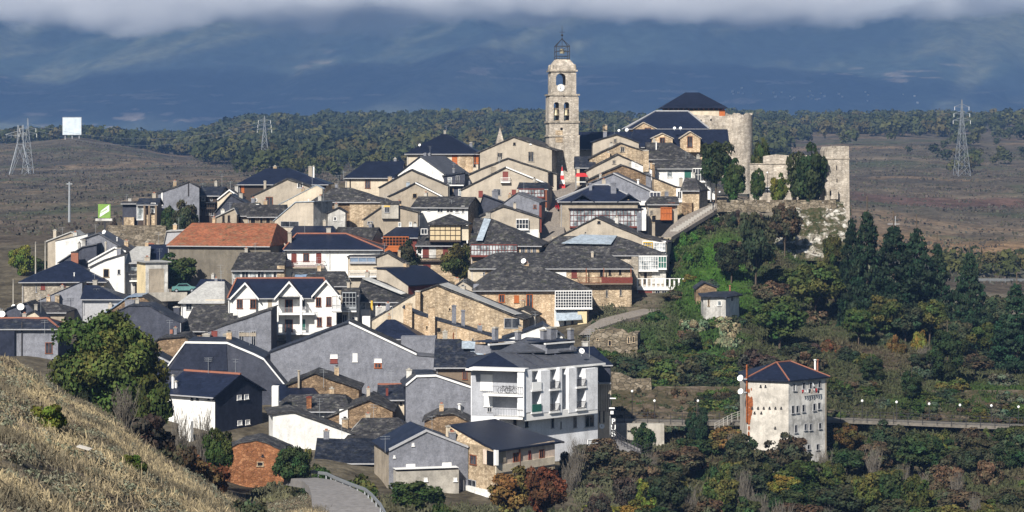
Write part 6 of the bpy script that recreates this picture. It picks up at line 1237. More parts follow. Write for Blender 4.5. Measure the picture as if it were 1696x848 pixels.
# --- the wood at the bottom right and the thickets of the slope
def place(px, py):
    if py > 700: return ('at the left of the bottom wood' if px < 1080 else 'in the bottom wood below the left walkway' if px < 1230 else 'in the bottom wood below the block house' if px < 1390 else 'in the bottom wood below the right walkway' if px < 1560 else 'in the bottom wood at the far right')
    return ('on the slope under the ramp' if px < 1230 else 'on the slope above the block house' if px < 1400 else 'on the slope below the conifers' if px < 1560 else 'on the slope at the far right')
g = random.Random(21); auto = []
for px, py, w_, h_, c_ in ((1462, 556, 60, 70, 'olive'), (1500, 562, 56, 60, 'dusky green'), (1540, 566, 60, 74, 'olive'), (1586, 590, 54, 66, 'dusky green'), (1640, 600, 70, 70, 'olive'), (1422, 566, 50, 60, 'green'), (1650, 560, 60, 80, 'dusky green')): auto.append(('broad', px, py, w_, h_, c_, hit(px, py, 300, 520)-4))
for row, (pb, Y, hh, n) in enumerate(((765, 299, 58, 19), (800, 288, 70, 21), (838, 276, 78, 21), (872, 264, 74, 20), (902, 252, 74, 18))):
    for k in range(n):
        px = 935+(1725-935)*(k+.5)/n+g.uniform(-14, 14)
        if row == 0 and (px < 1090 or 1225 < px < 1375): continue
        if row == 1 and px < 970: continue
        cs = ['dusky green', 'brown', 'dark green', 'olive', 'dusky green', 'olive', 'dark green', 'brown', 'green', 'dusky green', 'olive'] if px > 1090 else ['brown', 'purple brown', 'olive', 'brown', 'yellow green', 'purple brown']
        c = g.choice(cs); r_ = g.random()
        if r_ < .03: c = 'golden'
        elif r_ < .04: c = 'orange'
        auto.append((g.choice(['broad', 'broad', 'shrub']), px, pb+g.uniform(-8, 8), g.uniform(40, 92), hh*g.uniform(.6, 1.3), c, Y+g.uniform(-4, 4)))
        if g.random() < .16: auto.append(('bare', px+g.uniform(-24, 24), pb, g.uniform(30, 60), hh*g.uniform(.7, 1.1), 'leafless grey', Y-3))
for k in range(95):
    px = g.uniform(1095, 1715); py = g.uniform(430, 668)
    if px < 1236 and (py < 600 and g.random() < .75 or py > 640): continue
    if 1236 < px < 1372 and py > 610: continue
    if px > 1400 and py < 540: continue
    if px > 1380 and py > 640 and g.random() < .6: continue
    Y = hit(px, py, 290, 520); sc = 375/Y
    auto.append((g.choice(['shrub', 'shrub', 'broad', 'shrub']), px, py, g.uniform(26, 58)*sc, g.uniform(18, 46)*sc, g.choice(['brown', 'dusky green', 'olive', 'olive', 'dusky green', 'green', 'grey green', 'brown', 'green', 'purple brown']), Y))
for k in range(84):
    px = g.uniform(1015, 1715)
    if 1228 < px < 1375: continue
    py = g.uniform(648, 690); auto.append(('shrub', px, py, g.uniform(24, 56), g.uniform(14, 30), g.choice(['brown', 'dusky green', 'olive', 'green', 'grey green']), 326-14*(py-648)/42))
for k in range(26):
    px = g.uniform(1190, 1400); py = g.uniform(336, 420)
    if py > 340+(px-1190)*.9: continue
    auto.append(('shrub', px, py, g.uniform(16, 34), g.uniform(12, 26), g.choice(['brown', 'dusky green', 'purple brown', 'green', 'brown']), hit(px, py, 400, 470)-.5))
for k in range(40):
    px = g.uniform(1000, 1225); py = g.uniform(565, 668)
    auto.append(('shrub', px, py, g.uniform(26, 60), g.uniform(16, 36), g.choice(['green', 'olive', 'dusky green', 'green', 'brown']), hit(px, py, 312, 400)))
for k in range(9):
    u = k/8; auto.append(('shrub', 1116+86*u, 402-46*u+g.uniform(-2, 4), g.uniform(20, 34), g.uniform(14, 24), g.choice(['green', 'bright green', 'dusky green', 'brown']), 421+16*u-1.5))
for k in range(16):
    auto.append(('shrub', 1196+13*k+g.uniform(-4, 4), 340+g.uniform(0, 8), g.uniform(18, 32), g.uniform(10, 20), g.choice(['brown', 'dusky green', 'purple brown', 'olive']), 433+g.uniform(-1, 1)))
for k in range(26):
    px = g.uniform(1380, 1715); auto.append(('shrub', px, 716+g.uniform(-4, 8), g.uniform(24, 44), g.uniform(18, 36), g.choice(['dusky green', 'olive', 'dark green', 'brown']), 304+g.uniform(-1, 1)))
for k in range(30):
    px = g.uniform(430, 930); py = g.uniform(800, 850)
    if 500 < px < 650 or 760 < px < 830: continue
    auto.append(('shrub', px, py+12, g.uniform(24, 50), g.uniform(14, 30), g.choice(['olive', 'brown', 'dusky green', 'green']), 232+g.uniform(0, 10)))
lab = {}
for a in auto:
    kind = 'autumn ' + ('tree' if a[0] == 'broad' else 'shrub') if a[5] in ('golden', 'rust red') else ('tree' if a[0] == 'broad' else 'shrub')
    pl = place(a[1], a[2]) if a[1] > 930 else 'in the scrub at the bottom edge'
    size = 'large' if a[3]*a[4] > 4600 else 'small' if a[3]*a[4] < 1500 else 'middling'
    lab.setdefault(f'{size} {a[5]} {kind} {pl}', []).append(a)
ORD = ['leftmost', 'second from the left', 'third from the left', 'fourth from the left', 'fifth from the left', 'sixth from the left', 'seventh from the left', 'eighth from the left', 'ninth from the left', 'tenth from the left']
for L_, ms in lab.items():
    ms.sort(key=lambda m: m[1])
    for i, a in enumerate(ms):
        text = L_ if len(ms) == 1 else f'{L_}, {ORD[min(i, 9)] if i < len(ms)-1 or len(ms) > 10 else "rightmost"}'
        veg(a[0], a[1], a[2], a[3], a[4], a[5], text, 'wood and thickets of the slope', Y=a[6])

# --- stuff nobody could count: grass, undergrowth, heath scrub, the far wood
def tufts(name, label, n, dens, Yr, pxr, hr, wr, colf, seed, k=5, spread=.35, lift=.0):
    g = np.random.default_rng(seed); Y = np.sqrt(g.uniform(Yr[0]**2, Yr[1]**2, n)); px = g.uniform(*pxr, n); X = (px-CX)*Y/F
    keep = g.uniform(size=n) < dens(px, Y, X); X, Y, px = X[keep], Y[keep], px[keep]; m = len(X)
    sz = g.uniform(.6, 1.3, m)*(.6+.9*fbm(X/3, Y/3, 3, seed)); c0 = np.stack([X, Y, gz(X, Y)], -1)
    c = np.repeat(c0, k, 0)+g.normal(size=(m*k, 3))*np.array([1, 1, .0])*spread*np.repeat(sz, k)[:, None]
    hh = np.repeat(sz, k)*g.uniform(*hr, m*k); c[:, 2] += hh*.45+lift
    nr = unit(g.normal(size=(m*k, 3))*np.array([1, 1, .4])+np.array([-.3, -.8, .3])); w = g.uniform(*wr, m*k)*np.repeat(sz, k)
    V, Fq = cards(c, nr, w, hh*.6, g, True); col = np.repeat(colf(px, Y, X, m, g), k, 0)*g.uniform(.7, 1.3, (m*k, 1))
    o = npmesh(name, V, Fq, MATS['wildleaf'], np.repeat(col, 4, 0)); return tag(o, label, name.replace('_', ' '), None, 'stuff')
def pick(pal):
    def f(px, Y, X, m, g):
        a = np.clip((fbm(X/5, Y/7, 3, 77)-.3)/.36, 0, .999); i = np.clip((a*len(pal)+g.normal(size=m)*.9).astype(int), 0, len(pal)-1); return np.array(pal)[i]
    return f
sm = lambda v, lo, hi: np.clip((v-lo)/(hi-lo), 0, 1)
gpat = lambda X, Y: fbm(X/2.6, Y/6, 4, 7)
tufts('grass', 'dry straw and grey-green grass on the near hill', 105000, lambda px, Y, X: .06+.94*sm(gpat(X, Y), .40, .54)*(1-.75*sm(fbm(X/5, Y/9, 3, 17), .44, .56)), (60, 212), (-90, 540), (.16, .42), (.008, .02), pick([(.105, .09, .062), (.14, .125, .088), (.18, .148, .098), (.245, .20, .126), (.30, .245, .148), (.345, .28, .165), (.23, .185, .118)]), 5, 6, .24)
def cushions(n, k, label):
    g = np.random.default_rng(16); Y = np.sqrt(g.uniform(62**2, 208**2, n)); px = g.uniform(-90, 520, n); X = (px-CX)*Y/F
    keep = g.uniform(size=n) < .06+.94*sm(fbm(X/5, Y/9, 3, 17), .42, .56); X, Y = X[keep], Y[keep]; m = len(X); r = g.uniform(.24, .72, m); z = gz(X, Y)
    d = unit(g.normal(size=(m, k, 3))); d[..., 2] = np.abs(d[..., 2]); c = d*r[:, None, None]*g.uniform(.7, 1.08, (m, k, 1))*np.array([1.25, 1.25, .85])+np.stack([X, Y, z-.05], -1)[:, None, :]
    nr = unit(d+.5*g.normal(size=d.shape)).reshape(-1, 3); s_ = g.uniform(.02, .05, m*k)*np.repeat(r/.35, k)**.5; V, Fq = cards(c.reshape(-1, 3), nr, s_, s_*1.2, g)
    pal = np.array([(.15, .155, .11), (.13, .14, .095), (.18, .175, .13), (.13, .105, .075), (.15, .15, .11), (.115, .095, .07)]); col = np.repeat(pal[g.integers(0, 6, m)]*g.uniform(.85, 1.2, (m, 1)), k, 0)*g.uniform(.7, 1.3, (m*k, 1))
    tag(npmesh('scrub', V, Fq, MATS['wildleaf'], np.repeat(col, 4, 0)), label, 'scrub', None, 'stuff')
cushions(1900, 110, 'low grey-green and brown cushions of scrub on the near hill')
tufts('undergrowth', 'mixed scrub, grass and bramble covering the castle slope', 36000, lambda px, Y, X: np.where(px > 985, .9, .5)*np.where((px < 1230) & (Y > 435), .1, 1)*np.where((px < 1110) & (Y > 390), 0, 1)*np.where((px < 940) & (Y > 262), 0, 1)*np.where((px < 990) & (Y > 345), .1, 1)*np.where((px < 640) & (Y < 217) & (px > 500), 0, 1)*np.where((px < 520) & (Y < 215), 0, 1)*np.where((px > 1040) & (px < 1110) & (Y > 372), .1, 1), (186, 442), (430, 1740), (.25, .6), (.05, .13), lambda px, Y, X, m, g: land_colour(X, Y)*np.array([.72, .86, .70]), 25, 14, .55)
tufts('heath', 'dark heather and broom dotting the far hillsides', 16000, lambda px, Y, X: .25+.75*sm(fbm(X/30, Y/22, 4, 19), .45, .55), (520, 1350), (-60, 1760), (.3, .8), (.2, .5), pick([(.06, .052, .042), (.062, .06, .04), (.075, .06, .05), (.055, .056, .045)]), 35, 5, 1.4)
def far_wood():
    g = np.random.default_rng(99); pts = []
    def band(n, pxr, Yr, f, hs):
        px = g.uniform(*pxr, n); Y = g.uniform(*Yr, n); X = (px-CX)*Y/F; k = g.uniform(size=n) < f(px, Y, X)
        for a, b in zip(X[k], Y[k]): pts.append((a, b, g.uniform(*hs)))
    cl = lambda s_: (lambda px, Y, X: sm(fbm(X/55, Y/60, 3, s_), .36, .46))
    band(1500, (-60, 430), (1480, 2050), lambda px, Y, X: sm(px+(Y-1480)*.5, 150, 380)*.9+.25, (7, 12)); band(3600, (330, 1300), (1180, 2050), cl(3), (7, 13)); band(260, (400, 1000), (900, 1200), lambda px, Y, X: .8*sm(Y-.6*(px-400)*0, 880, 1100), (6, 10))
    band(1500, (1180, 1760), (1450, 2050), lambda px, Y, X: cl(5)(px, Y, X)*np.where(Y < 1620, .5, 1), (6, 12)); band(160, (1390, 1740), (1120, 1380), lambda px, Y, X: .6*sm(fbm(X/40, Y/60, 3, 9), .45, .55), (5, 9)); band(60, (1560, 1740), (560, 640), lambda px, Y, X: .7, (3, 6)); band(80, (1240, 1420), (700, 1100), lambda px, Y, X: .35, (3, 6))
    P_ = np.array(pts); m = len(P_); k = 100; z = gz(P_[:, 0], P_[:, 1]); r = P_[:, 2]*g.uniform(.42, .68, m)
    nb = 5; off = unit(g.normal(size=(m, nb, 3)))*.55; kk = g.integers(0, nb, (m, k)); d = unit(g.normal(size=(m, k, 3))+np.array([0, -.25, .4]))
    c = off[np.arange(m)[:, None], kk]+d*.55*g.uniform(.75, 1.05, (m, k, 1)); c = c*r[:, None, None]*np.array([1, 1, .85]); c += np.stack([P_[:, 0], P_[:, 1], z+P_[:, 2]*.55], -1)[:, None, :]
    c = c.reshape(-1, 3); nr = unit(d.reshape(-1, 3)+g.normal(size=(m*k, 3))*.5); s_ = np.repeat(r, k)*g.uniform(.11, .23, m*k)
    V, Fq = cards(c, nr, s_, s_*.85, g); pal = np.array([(.046, .054, .020), (.06, .062, .022), (.036, .043, .018), (.07, .06, .026), (.05, .056, .026), (.068, .068, .026), (.03, .038, .018)])
    w = np.clip(fbm(P_[:, 0]/70, P_[:, 1]/70, 3, 45), .2, .75); ti = np.clip(((w-.25)/.4*7+g.normal(size=m)*1.5).astype(int), 0, 6)
    col = np.repeat(pal[ti]*.95*g.uniform(.85, 1.15, (m, 1)), k, 0)*g.uniform(.85, 1.15, (m*k, 1))
    tag(npmesh('wood', V, Fq, MATS['wildleaf'], np.repeat(col, 4, 0)), 'far oak wood in autumn colours along the plateau', 'wood', None, 'stuff')
far_wood()
# ================================================================ pylons, signs, lamps, cars, people
def pylon(label, px, pyb, pyt, Y, bw, heads=3, group='lattice pylons', m='galv', t=.16, aw=.5):
    s = Y/F; X = (px-CX)*s; z0 = (HY-pyb)*s; Hh = (pyb-pyt)*s; root = empty('lattice_pylon', (X, Y, z0), 12, label, 'pylon', group); w = bw*s/2; wt = w*.16
    W_ = lambda u: w+(wt-w)*min(1, u/.78) if u < .78 else wt*(1-(u-.78)/.22*.8); b = MB(); N = 9; us = [1-(1-i/N)**1.25 for i in range(N+1)]
    P_ = lambda u, k: Vector(((-1, 1, 1, -1)[k]*W_(u), (-1, -1, 1, 1)[k]*W_(u), u*Hh-(.5 if u == 0 else 0)))
    for i in range(N):
        for k in range(4):
            b.bar(P_(us[i], k), P_(us[i+1], k), t, m); b.bar(P_(us[i], k), P_(us[i+1], (k+1) % 4), t*.6, m); b.bar(P_(us[i], (k+1) % 4), P_(us[i+1], k), t*.6, m)
            if i: b.bar(P_(us[i], k), P_(us[i], (k+1) % 4), t*.6, m)
    b.build('tower', root)
    for j in range(heads):
        u = .72+.09*j; z = u*Hh; L_ = w*(2.0*aw-.12*j)+1.2
        for sg in (-1, 1):
            a = MB()
            for dy in (-W_(u), W_(u)): a.bar((sg*W_(u), dy, z), (sg*L_, 0, z+.3), t*.7, m); a.bar((sg*W_(u), dy, z+.04*Hh), (sg*L_, 0, z+.3), t*.7, m)
            a.bar((sg*L_, 0, z+.3), (sg*L_, 0, z-1.4), .14, 'dish'); a.build('arm', root)
    return root
pylon('tall slim pylon on the heath at the right', 1593, 291, 165, 1090, 22, 3, t=.17); pylon('slim pylon standing in front of the far wood', 438, 275, 192, 1180, 16, 3, t=.18)
pylon('wide-legged pylon at the left edge, its right mast', 46, 290, 196, 1085, 20, 2, t=.18)
def gantry():
    s = 1090/F; X = (34-CX)*s; z0 = (HY-291)*s; root = empty('lattice_pylon', (X, 1090, z0), 0, 'squat wide pylon with splayed legs, furthest left', 'pylon', 'lattice pylons'); b = MB(); Hh = 84*s
    A = [(-17*s, -3, 0), (17*s, -3, 0), (17*s, 3, 0), (-17*s, 3, 0)]; B_ = [(-5*s, -1, 52*s), (5*s, -1, 52*s), (5*s, 1, 52*s), (-5*s, 1, 52*s)]; C2 = [(-4*s, -.8, Hh), (4*s, -.8, Hh), (4*s, .8, Hh), (-4*s, .8, Hh)]
    for k in range(4):
        b.bar(A[k], B_[k], .3, 'galv'); b.bar(B_[k], C2[k], .22, 'galv'); b.bar(A[k], B_[(k+1) % 4], .16, 'galv'); b.bar(A[(k+1) % 4], B_[k], .16, 'galv'); b.bar(B_[k], C2[(k+1) % 4], .14, 'galv'); b.bar(B_[k], B_[(k+1) % 4], .16, 'galv')
    b.build('tower', root)
    for sg, L_ in ((-1, 26*s), (1, 10*s)):
        a = MB()
        for zz in (66*s, 74*s): a.bar((sg*4*s, 0, zz), (sg*L_, 0, 68*s), .2, 'galv')
        for q in (.3, .6, .9): a.bar((sg*L_*q, 0, 66*s+1), (sg*L_*q, 0, 62*s), .12, 'galv')
        a.build('arm', root)
gantry()
def wire(px0, py0, Y0, px1, py1, Y1, sag, label):
    a, b = at(px0, py0, Y0), at(px1, py1, Y1); mb = MB(); p = a
    for i in range(1, 13):
        u = i/12; q = a.lerp(b, u)-Vector((0, 0, sag*4*u*(1-u))); mb.bar(p, q, .09, 'steel'); p = q
    tag(mb.build('power_line'), label, 'power line', 'power lines')
wire(52, 214, 1085, 436, 206, 1180, 9, 'lower power line sagging between the left pylon and the wood pylon'); wire(50, 205, 1085, 437, 200, 1180, 8, 'upper power line sagging between the left pylon and the wood pylon'); wire(-60, 232, 1000, 20, 223, 1090, 2, 'power line leaving the squat pylon to the left')
h = H('power_pole', 'thin grey pole standing alone on the heath', 'pole', 115, 354, 560); MB().tube((0, 0, -2), (0, 0, 7.6), .34, .2, 'steel', 8).build('shaft', h.root); MB().box(-.7, .7, -.08, .08, 7.0, 7.2, 'steel').build('crossarm', h.root)
h = H('utility_pole', 'white cross-shaped pole behind the conifer tops', 'pole', 1483, 430, 500); x, zt = h.L(1483, 358); MB().tube((0, 0, -2), (0, 0, zt), .11, .08, 'greytrim', 8).build('shaft', h.root); x0, z1 = h.L(1470, 371); x1, _ = h.L(1490, 371); MB().box(x0, x1, -.06, .06, z1-.07, z1+.07, 'greytrim').build('crossarm', h.root)
for k, (px, yb, yt) in enumerate(((22, 505, 462), (75, 442, 399), (59, 440, 400))):
    h = H('utility_pole', ('grey wooden pole beside the stone house, furthest left', 'grey pole in front of the beige house', 'thin grey pole left of the beige house')[k], 'pole', px, yb, 395+8*k); MB().tube((0, 0, -2), (0, 0, (yb-yt)*h.m), .13, .1, 'concrete', 8).build('shaft', h.root); MB().box(-.35, .35, -.05, .05, (yb-yt)*h.m-.4, (yb-yt)*h.m-.3, 'iron').build('crossarm', h.root)
h = H('billboard', 'blank white billboard on the mound at the far left', 'billboard', 119, 236, 1380); a, z0 = h.L(104, 223); b, z1 = h.L(134.5, 194.5); mb = MB()
mb.box(a, b, -.2, .2, z0, z1, 'billboard'); mb.build('panel', h.root); fr = MB()
for (xa, xb, za, zb) in ((a, b, z0-.2, z0), (a, b, z1, z1+.2), (a-.2, a, z0-.2, z1+.2), (b, b+.2, z0-.2, z1+.2)): fr.box(xa, xb, -.3, .3, za, zb, 'greytrim')
fr.build('frame', h.root)
for q in (.12, .5, .88): MB().box(a+(b-a)*q-.2, a+(b-a)*q+.2, .3, .7, -4, z1-1, 'greytrim').build('post', h.root)
h = H('signboard', 'green advertising signboard with a slanting white band', 'signboard', 173, 375, 470, 4); a, z0 = h.L(162.5, 361); b, z1 = h.L(183, 338); MB().box(a, b, -.1, .1, z0, z1, 'signgreen').build('panel', h.root)
Lx, Lz = b-a, z1-z0; MB().prism([(a+.12*Lx, -.11, z0+.06*Lz), (a+.9*Lx, -.11, z0+.5*Lz), (a+.9*Lx, -.11, z0+.95*Lz), (a+.22*Lx, -.11, z0+.5*Lz)], (0, -.02, 0), 'signwhite').build('white_band', h.root); wb = MB()
for k in range(7): q = .22+.08*k; wb.prism([(a+q*Lx, -.132, z0+(.27+.47*(q-.1))*Lz), (a+(q+.05)*Lx, -.132, z0+(.29+.47*(q-.1))*Lz), (a+(q+.05)*Lx, -.132, z0+(.43+.47*(q-.1))*Lz), (a+q*Lx, -.132, z0+(.41+.47*(q-.1))*Lz)], (0, -.01, 0), 'signgreen')
wb.build('lettering', h.root); h.box('plinth', 158, 362, 186, 366, -.3, .3, 'dirtywhite'); h.box('post', 172, 366, 175, 380, -.1, .1, 'iron')
# PUB sign on the corner house
h = H('pub_sign', 'upright PUB sign on the corner of the striped stone house', 'sign', 1014, 722, 300, -6); a, z0 = h.L(1012, 724); b, z1 = h.L(1020, 692); MB().box(a, b, -.12, .12, z0, z1, 'iron').build('box', h.root)
for k, ch in enumerate('PUB'):
    cu = bpy.data.curves.new('letter', 'FONT'); cu.body = ch; cu.size = .95; cu.extrude = .02; cu.offset = .015; cu.align_x = 'CENTER'; o = bpy.data.objects.new('letter', cu); COL.objects.link(o); o.parent = h.root; o.rotation_euler = (R(90), 0, 0); o.location = ((a+b)/2, -.15, z1-.74-.8*k); cu.materials.append(MATS['signwhite'])
    bpy.context.view_layer.update(); me = bpy.data.meshes.new_from_object(o); q = bpy.data.objects.new('letter', me); COL.objects.link(q); q.parent = h.root; q.matrix_basis = o.matrix_basis.copy(); bpy.data.objects.remove(o)
h.box('lamp_arm', 1008, 675, 1018, 677, -.1, .05, 'dish'); h.box('lamp_arm', 1010, 659, 1020, 660.5, -.1, .05, 'dish'); h.box('lamp_cluster', 1011, 681, 1016, 686, -.3, .05, 'dish'); h.box('bracket', 1010, 689, 1011, 720, -.05, .05, 'steel')
# street lamps
def lamp(): 
    r = empty('street_lamp', (0, 0, 0), 0, None, 'street lamp', 'globe lamps along the walkway'); MB().tube((0, 0, -.3), (0, 0, 3.3), .06, .045, 'iron', 8).lathe([(.12, -.3), (.12, .3), (.06, .5)], (0, 0, 0), 'iron', 8).build('pole', r); MB().lathe([(.05, -.18), (.13, -.13), (.18, 0), (.13, .13), (.04, .18)], (0, 0, 3.5), 'dish', 12).build('globe', r, True); return r
L0 = lamp(); LP = [(1047, 648, 'globe lamp nearest the striped stone house'), (1084, 664, 'second globe lamp right of the apartment block'), (1156, 664, 'globe lamp above the round dark evergreen'), (1428, 664, 'first globe lamp right of the block house'), (1485, 666, 'globe lamp below the two round pines'), (1539, 669, 'globe lamp under the dense dark evergreen, third of six'), (1590, 671, 'fourth globe lamp along the right walkway'), (1642, 672, 'fifth globe lamp along the right walkway'), (1687, 674, 'globe lamp at the right end of the walkway')]
for i, (px, py, lb) in enumerate(LP):
    o = L0 if i == 0 else copy_tree(L0); p = at(px, py, 311 if px > 1050 else 314); o.location = p-Vector((0, 0, 3.5)); o['label'] = lb
for k, (px, py, Y) in enumerate(((1271, 286, 447), (1192, 318, 437))):
    o = copy_tree(L0); p = at(px, py, Y); o.location = p-Vector((0, 0, 3.5)); o['label'] = ('globe lamp among the terrace trees', 'globe lamp at the top of the ramp')[k]; o['group'] = 'globe lamps on the terrace'
# guard rails
def guard(label, pts, m='galv', gap=2.2, hgt=.62, tall=.3):
    V_ = [at(*q) for q in pts]; o = V_[0]; r = empty('guard_rail', o, 0, label, 'guard rail'); b = MB(); dz = Vector((0, 0, hgt))
    for p, q in zip(V_[:-1], V_[1:]):
        b.bar(p-o+dz, q-o+dz, .1, m); b.bar(p-o+dz+Vector((0, 0, tall*.6)), q-o+dz+Vector((0, 0, tall*.6)), .1, m); b.bar(p-o+dz+Vector((0, .05, tall*.3)), q-o+dz+Vector((0, .05, tall*.3)), .16, m)
    b.build('beam', r)
    for p, q in zip(V_[:-1], V_[1:]):
        n = max(1, round((q-p).length/gap))
        for k in range(n): c = p.lerp(q, k/n)-o; MB().box(c.x-.06, c.x+.06, c.y+.08, c.y+.2, c.z-.6, c.z+hgt+tall*.6, 'steel').build('post', r)
guard('curved metal guard rail along the bend of the bottom road', [(514, 794, 221), (540, 797, 217), (556, 805, 213), (580, 815, 208), (604, 824, 203), (616, 834, 199), (630, 850, 194), (642, 872, 188)])
guard('long pale guard rail on the road behind the conifers', [(1562, 470, 545), (1640, 470, 546), (1740, 471, 547)], 'galv', 4, .7, .8)
deck('far_road', 'distant road behind the conifers', [(1540, 474, 543), (1640, 474, 544), (1760, 475, 545)], 7, 1.2, 'kerbstone', 'structure')
# cars
def car(label, p, rz, paint):
    r = empty('parked_car', p, rz, label, 'car'); side = [(-2.0, .35), (-2.02, .75), (-1.9, .95), (-1.45, 1.0), (-.95, 1.42), (.55, 1.45), (1.15, 1.02), (1.85, .88), (2.05, .6), (2.0, .35)]
    b = MB().prism([(x, -.82, z) for x, z in side], (0, 1.64, 0), paint); b.build('body', r)
    for sg in (-1, 1): MB().prism([(-1.2, sg*.825, 1.03), (-.88, sg*.825, 1.36), (.48, sg*.825, 1.38), (.95, sg*.825, 1.03)], (0, sg*.012, 0), 'glass').build('side_window', r)
    MB().slab([(.62, -.7, 1.435), (.62, .7, 1.435), (1.1, .72, 1.08), (1.1, -.72, 1.08)], .02, 'glass').build('windscreen', r); MB().slab([(-1.01, -.7, 1.41), (-1.4, -.7, 1.07), (-1.4, .7, 1.07), (-1.01, .7, 1.41)], .02, 'glass').build('rear_window', r)
    for x in (-1.25, 1.25):
        for sg in (-1, 1):
            w = MB().tube((x, sg*.72, .32), (x, sg*.86, .32), .32, .32, 'rubber', 14).build('wheel', r); MB().tube((x, sg*.855, .32), (x, sg*.875, .32), .18, .18, 'steel', 10).build('rim', w)
    for sg in (-1, 1): MB().box(2.0, 2.06, sg*.6-.15, sg*.6+.15, .62, .76, 'dish').build('headlight', r); MB().box(-2.06, -1.99, sg*.62-.13, sg*.62+.13, .68, .84, 'redwood').build('tail_light', r)
    return r
car('red car parked on the steep cobbled lane', at(929, 349, 441), 100, 'carred'); car('teal car parked beside the yellow hut', at(305, 484, 386), 8, 'carteal'); car('white car under the terrace trees', at(1271, 322, 449), 5, 'carwhite')
# bicycles on the balcony
def bike(label, loc, rz):
    r = empty('bicycle', loc, rz, label, 'bicycle', 'bicycles on the balcony'); f = MB()
    for a, b in (((-.5, 0, .34), (-.15, 0, .78)), ((-.15, 0, .78), (.35, 0, .75)), ((.35, 0, .75), (0, 0, .3)), ((0, 0, .3), (-.15, 0, .85)), ((.33, 0, .85), (.5, 0, .34)), ((-.5, 0, .34), (0, 0, .3))): f.bar(a, b, .045, 'iron')
    f.build('frame', r); MB().box(-.27, -.05, -.06, .06, .86, .91, 'rubber').build('saddle', r); MB().bar((.3, -.25, .92), (.3, .25, .92), .035, 'iron').build('handlebar', r)
    for x in (-.5, .5):
        w = MB()
        for i in range(14): a, b = i*math.pi/7, (i+1)*math.pi/7; w.bar((x+.33*math.cos(a), 0, .34+.33*math.sin(a)), (x+.33*math.cos(b), 0, .34+.33*math.sin(b)), .045, 'rubber')
        for i in range(6): a = i*math.pi/3; w.bar((x, 0, .34), (x+.32*math.cos(a), 0, .34+.32*math.sin(a)), .012, 'steel')
        w.build('wheel', r)
bike('bicycle standing on the upper apartment balcony, the left one', bike_at, -8); bike('bicycle standing on the upper apartment balcony, the right one', bike_at+Vector((.85, -.05, 0)), -14)
# stalls on the square
h = H('banner_stall', 'red and white striped banner pyramid at the foot of the tower', 'banner', 931, 312, 456); mb = MB()
for k in range(5):
    u0, u1 = k/5, (k+1)/5; r0_, r1_ = 1.0*(1-u0)+.12, 1.0*(1-u1)+.12; vs = [(sx*r_, sy*r_, 4.2*u) for r_, u in ((r0_, u0), (r1_, u1)) for sx, sy in ((-.55, -.5), (.55, -.5), (.55, .5), (-.55, .5))]; mb.add(vs, [(i, (i+1) % 4, 4+(i+1) % 4, 4+i) for i in range(4)], 'clothred' if k % 2 == 0 else 'white')
mb.build('cloth', h.root); MB().tube((0, 0, -1), (0, 0, 4.5), .05, .05, 'steel', 6).build('pole', h.root)
h = H('market_stall', 'small red canopy stall beside the church porch', 'stall', 963, 308, 455); MB().slab([(-1.2, -.8, 1.9), (1.2, -.8, 1.9), (.9, .7, 2.5), (-.9, .7, 2.5)], .12, 'clothred').build('canopy', h.root)
for sx in (-1.05, 1.05):
    for sy in (-.7, .6): MB().box(sx-.04, sx+.04, sy-.04, sy+.04, -.8, 2.0, 'steel').build('leg', h.root)
MB().box(-1.1, 1.1, -.7, .4, .7, .85, 'white').build('counter', h.root)
# two walkers
def person(label, loc, rz, m):
    r = empty('person', loc, rz, label, 'person'); V_ = [(0, 0, .95), (0, 0, 1.2), (0, 0, 1.42), (0, 0, 1.52), (0, -.01, 1.66), (-.19, 0, 1.4), (-.25, .02, 1.13), (-.23, -.08, .88), (.19, 0, 1.4), (.25, -.03, 1.13), (.23, -.12, .9), (-.1, 0, .9), (-.11, -.1, .48), (-.11, -.04, .06), (-.11, -.2, .03), (.1, 0, .9), (.11, .06, .48), (.11, .2, .08), (.11, .06, .03)]
    E_ = [(0, 1), (1, 2), (2, 3), (3, 4), (2, 5), (5, 6), (6, 7), (2, 8), (8, 9), (9, 10), (0, 11), (11, 12), (12, 13), (13, 14), (0, 15), (15, 16), (16, 17), (17, 18)]
    rad = [.15, .14, .15, .055, .105, .065, .05, .035, .065, .05, .035, .095, .07, .045, .04, .095, .07, .045, .04]
    me = bpy.data.meshes.new('body'); me.from_pydata(V_, E_, []); o = bpy.data.objects.new('body', me); COL.objects.link(o); o.parent = r; s_ = o.modifiers.new('skin', 'SKIN'); o.modifiers.new('sub', 'SUBSURF').levels = 1
    for v, q in zip(me.skin_vertices[0].data, rad): v.radius = (q, q*.85)
    me.skin_vertices[0].data[0].use_root = True; me.materials.append(MATS[m]); MB().lathe([(.03, .1), (.115, .06), (.125, -.02), (.1, -.08)][::-1], (0, .01, 1.7), 'bark', 10).build('hair', r, True); MB().lathe([(.05, -.09), (.09, -.04), (.095, .03), (.06, .07)], (0, -.035, 1.66), 'skin', 10).build('face', r, True); return r
person('person in dark clothes walking up the cobbled lane', at(932, 371, 433)+Vector((0, 0, .1)), 190, 'cloth'); person('person in dark clothes at the top of the ramp', at(1181, 349, 436)+Vector((0, 0, .1)), 60, 'cloth')
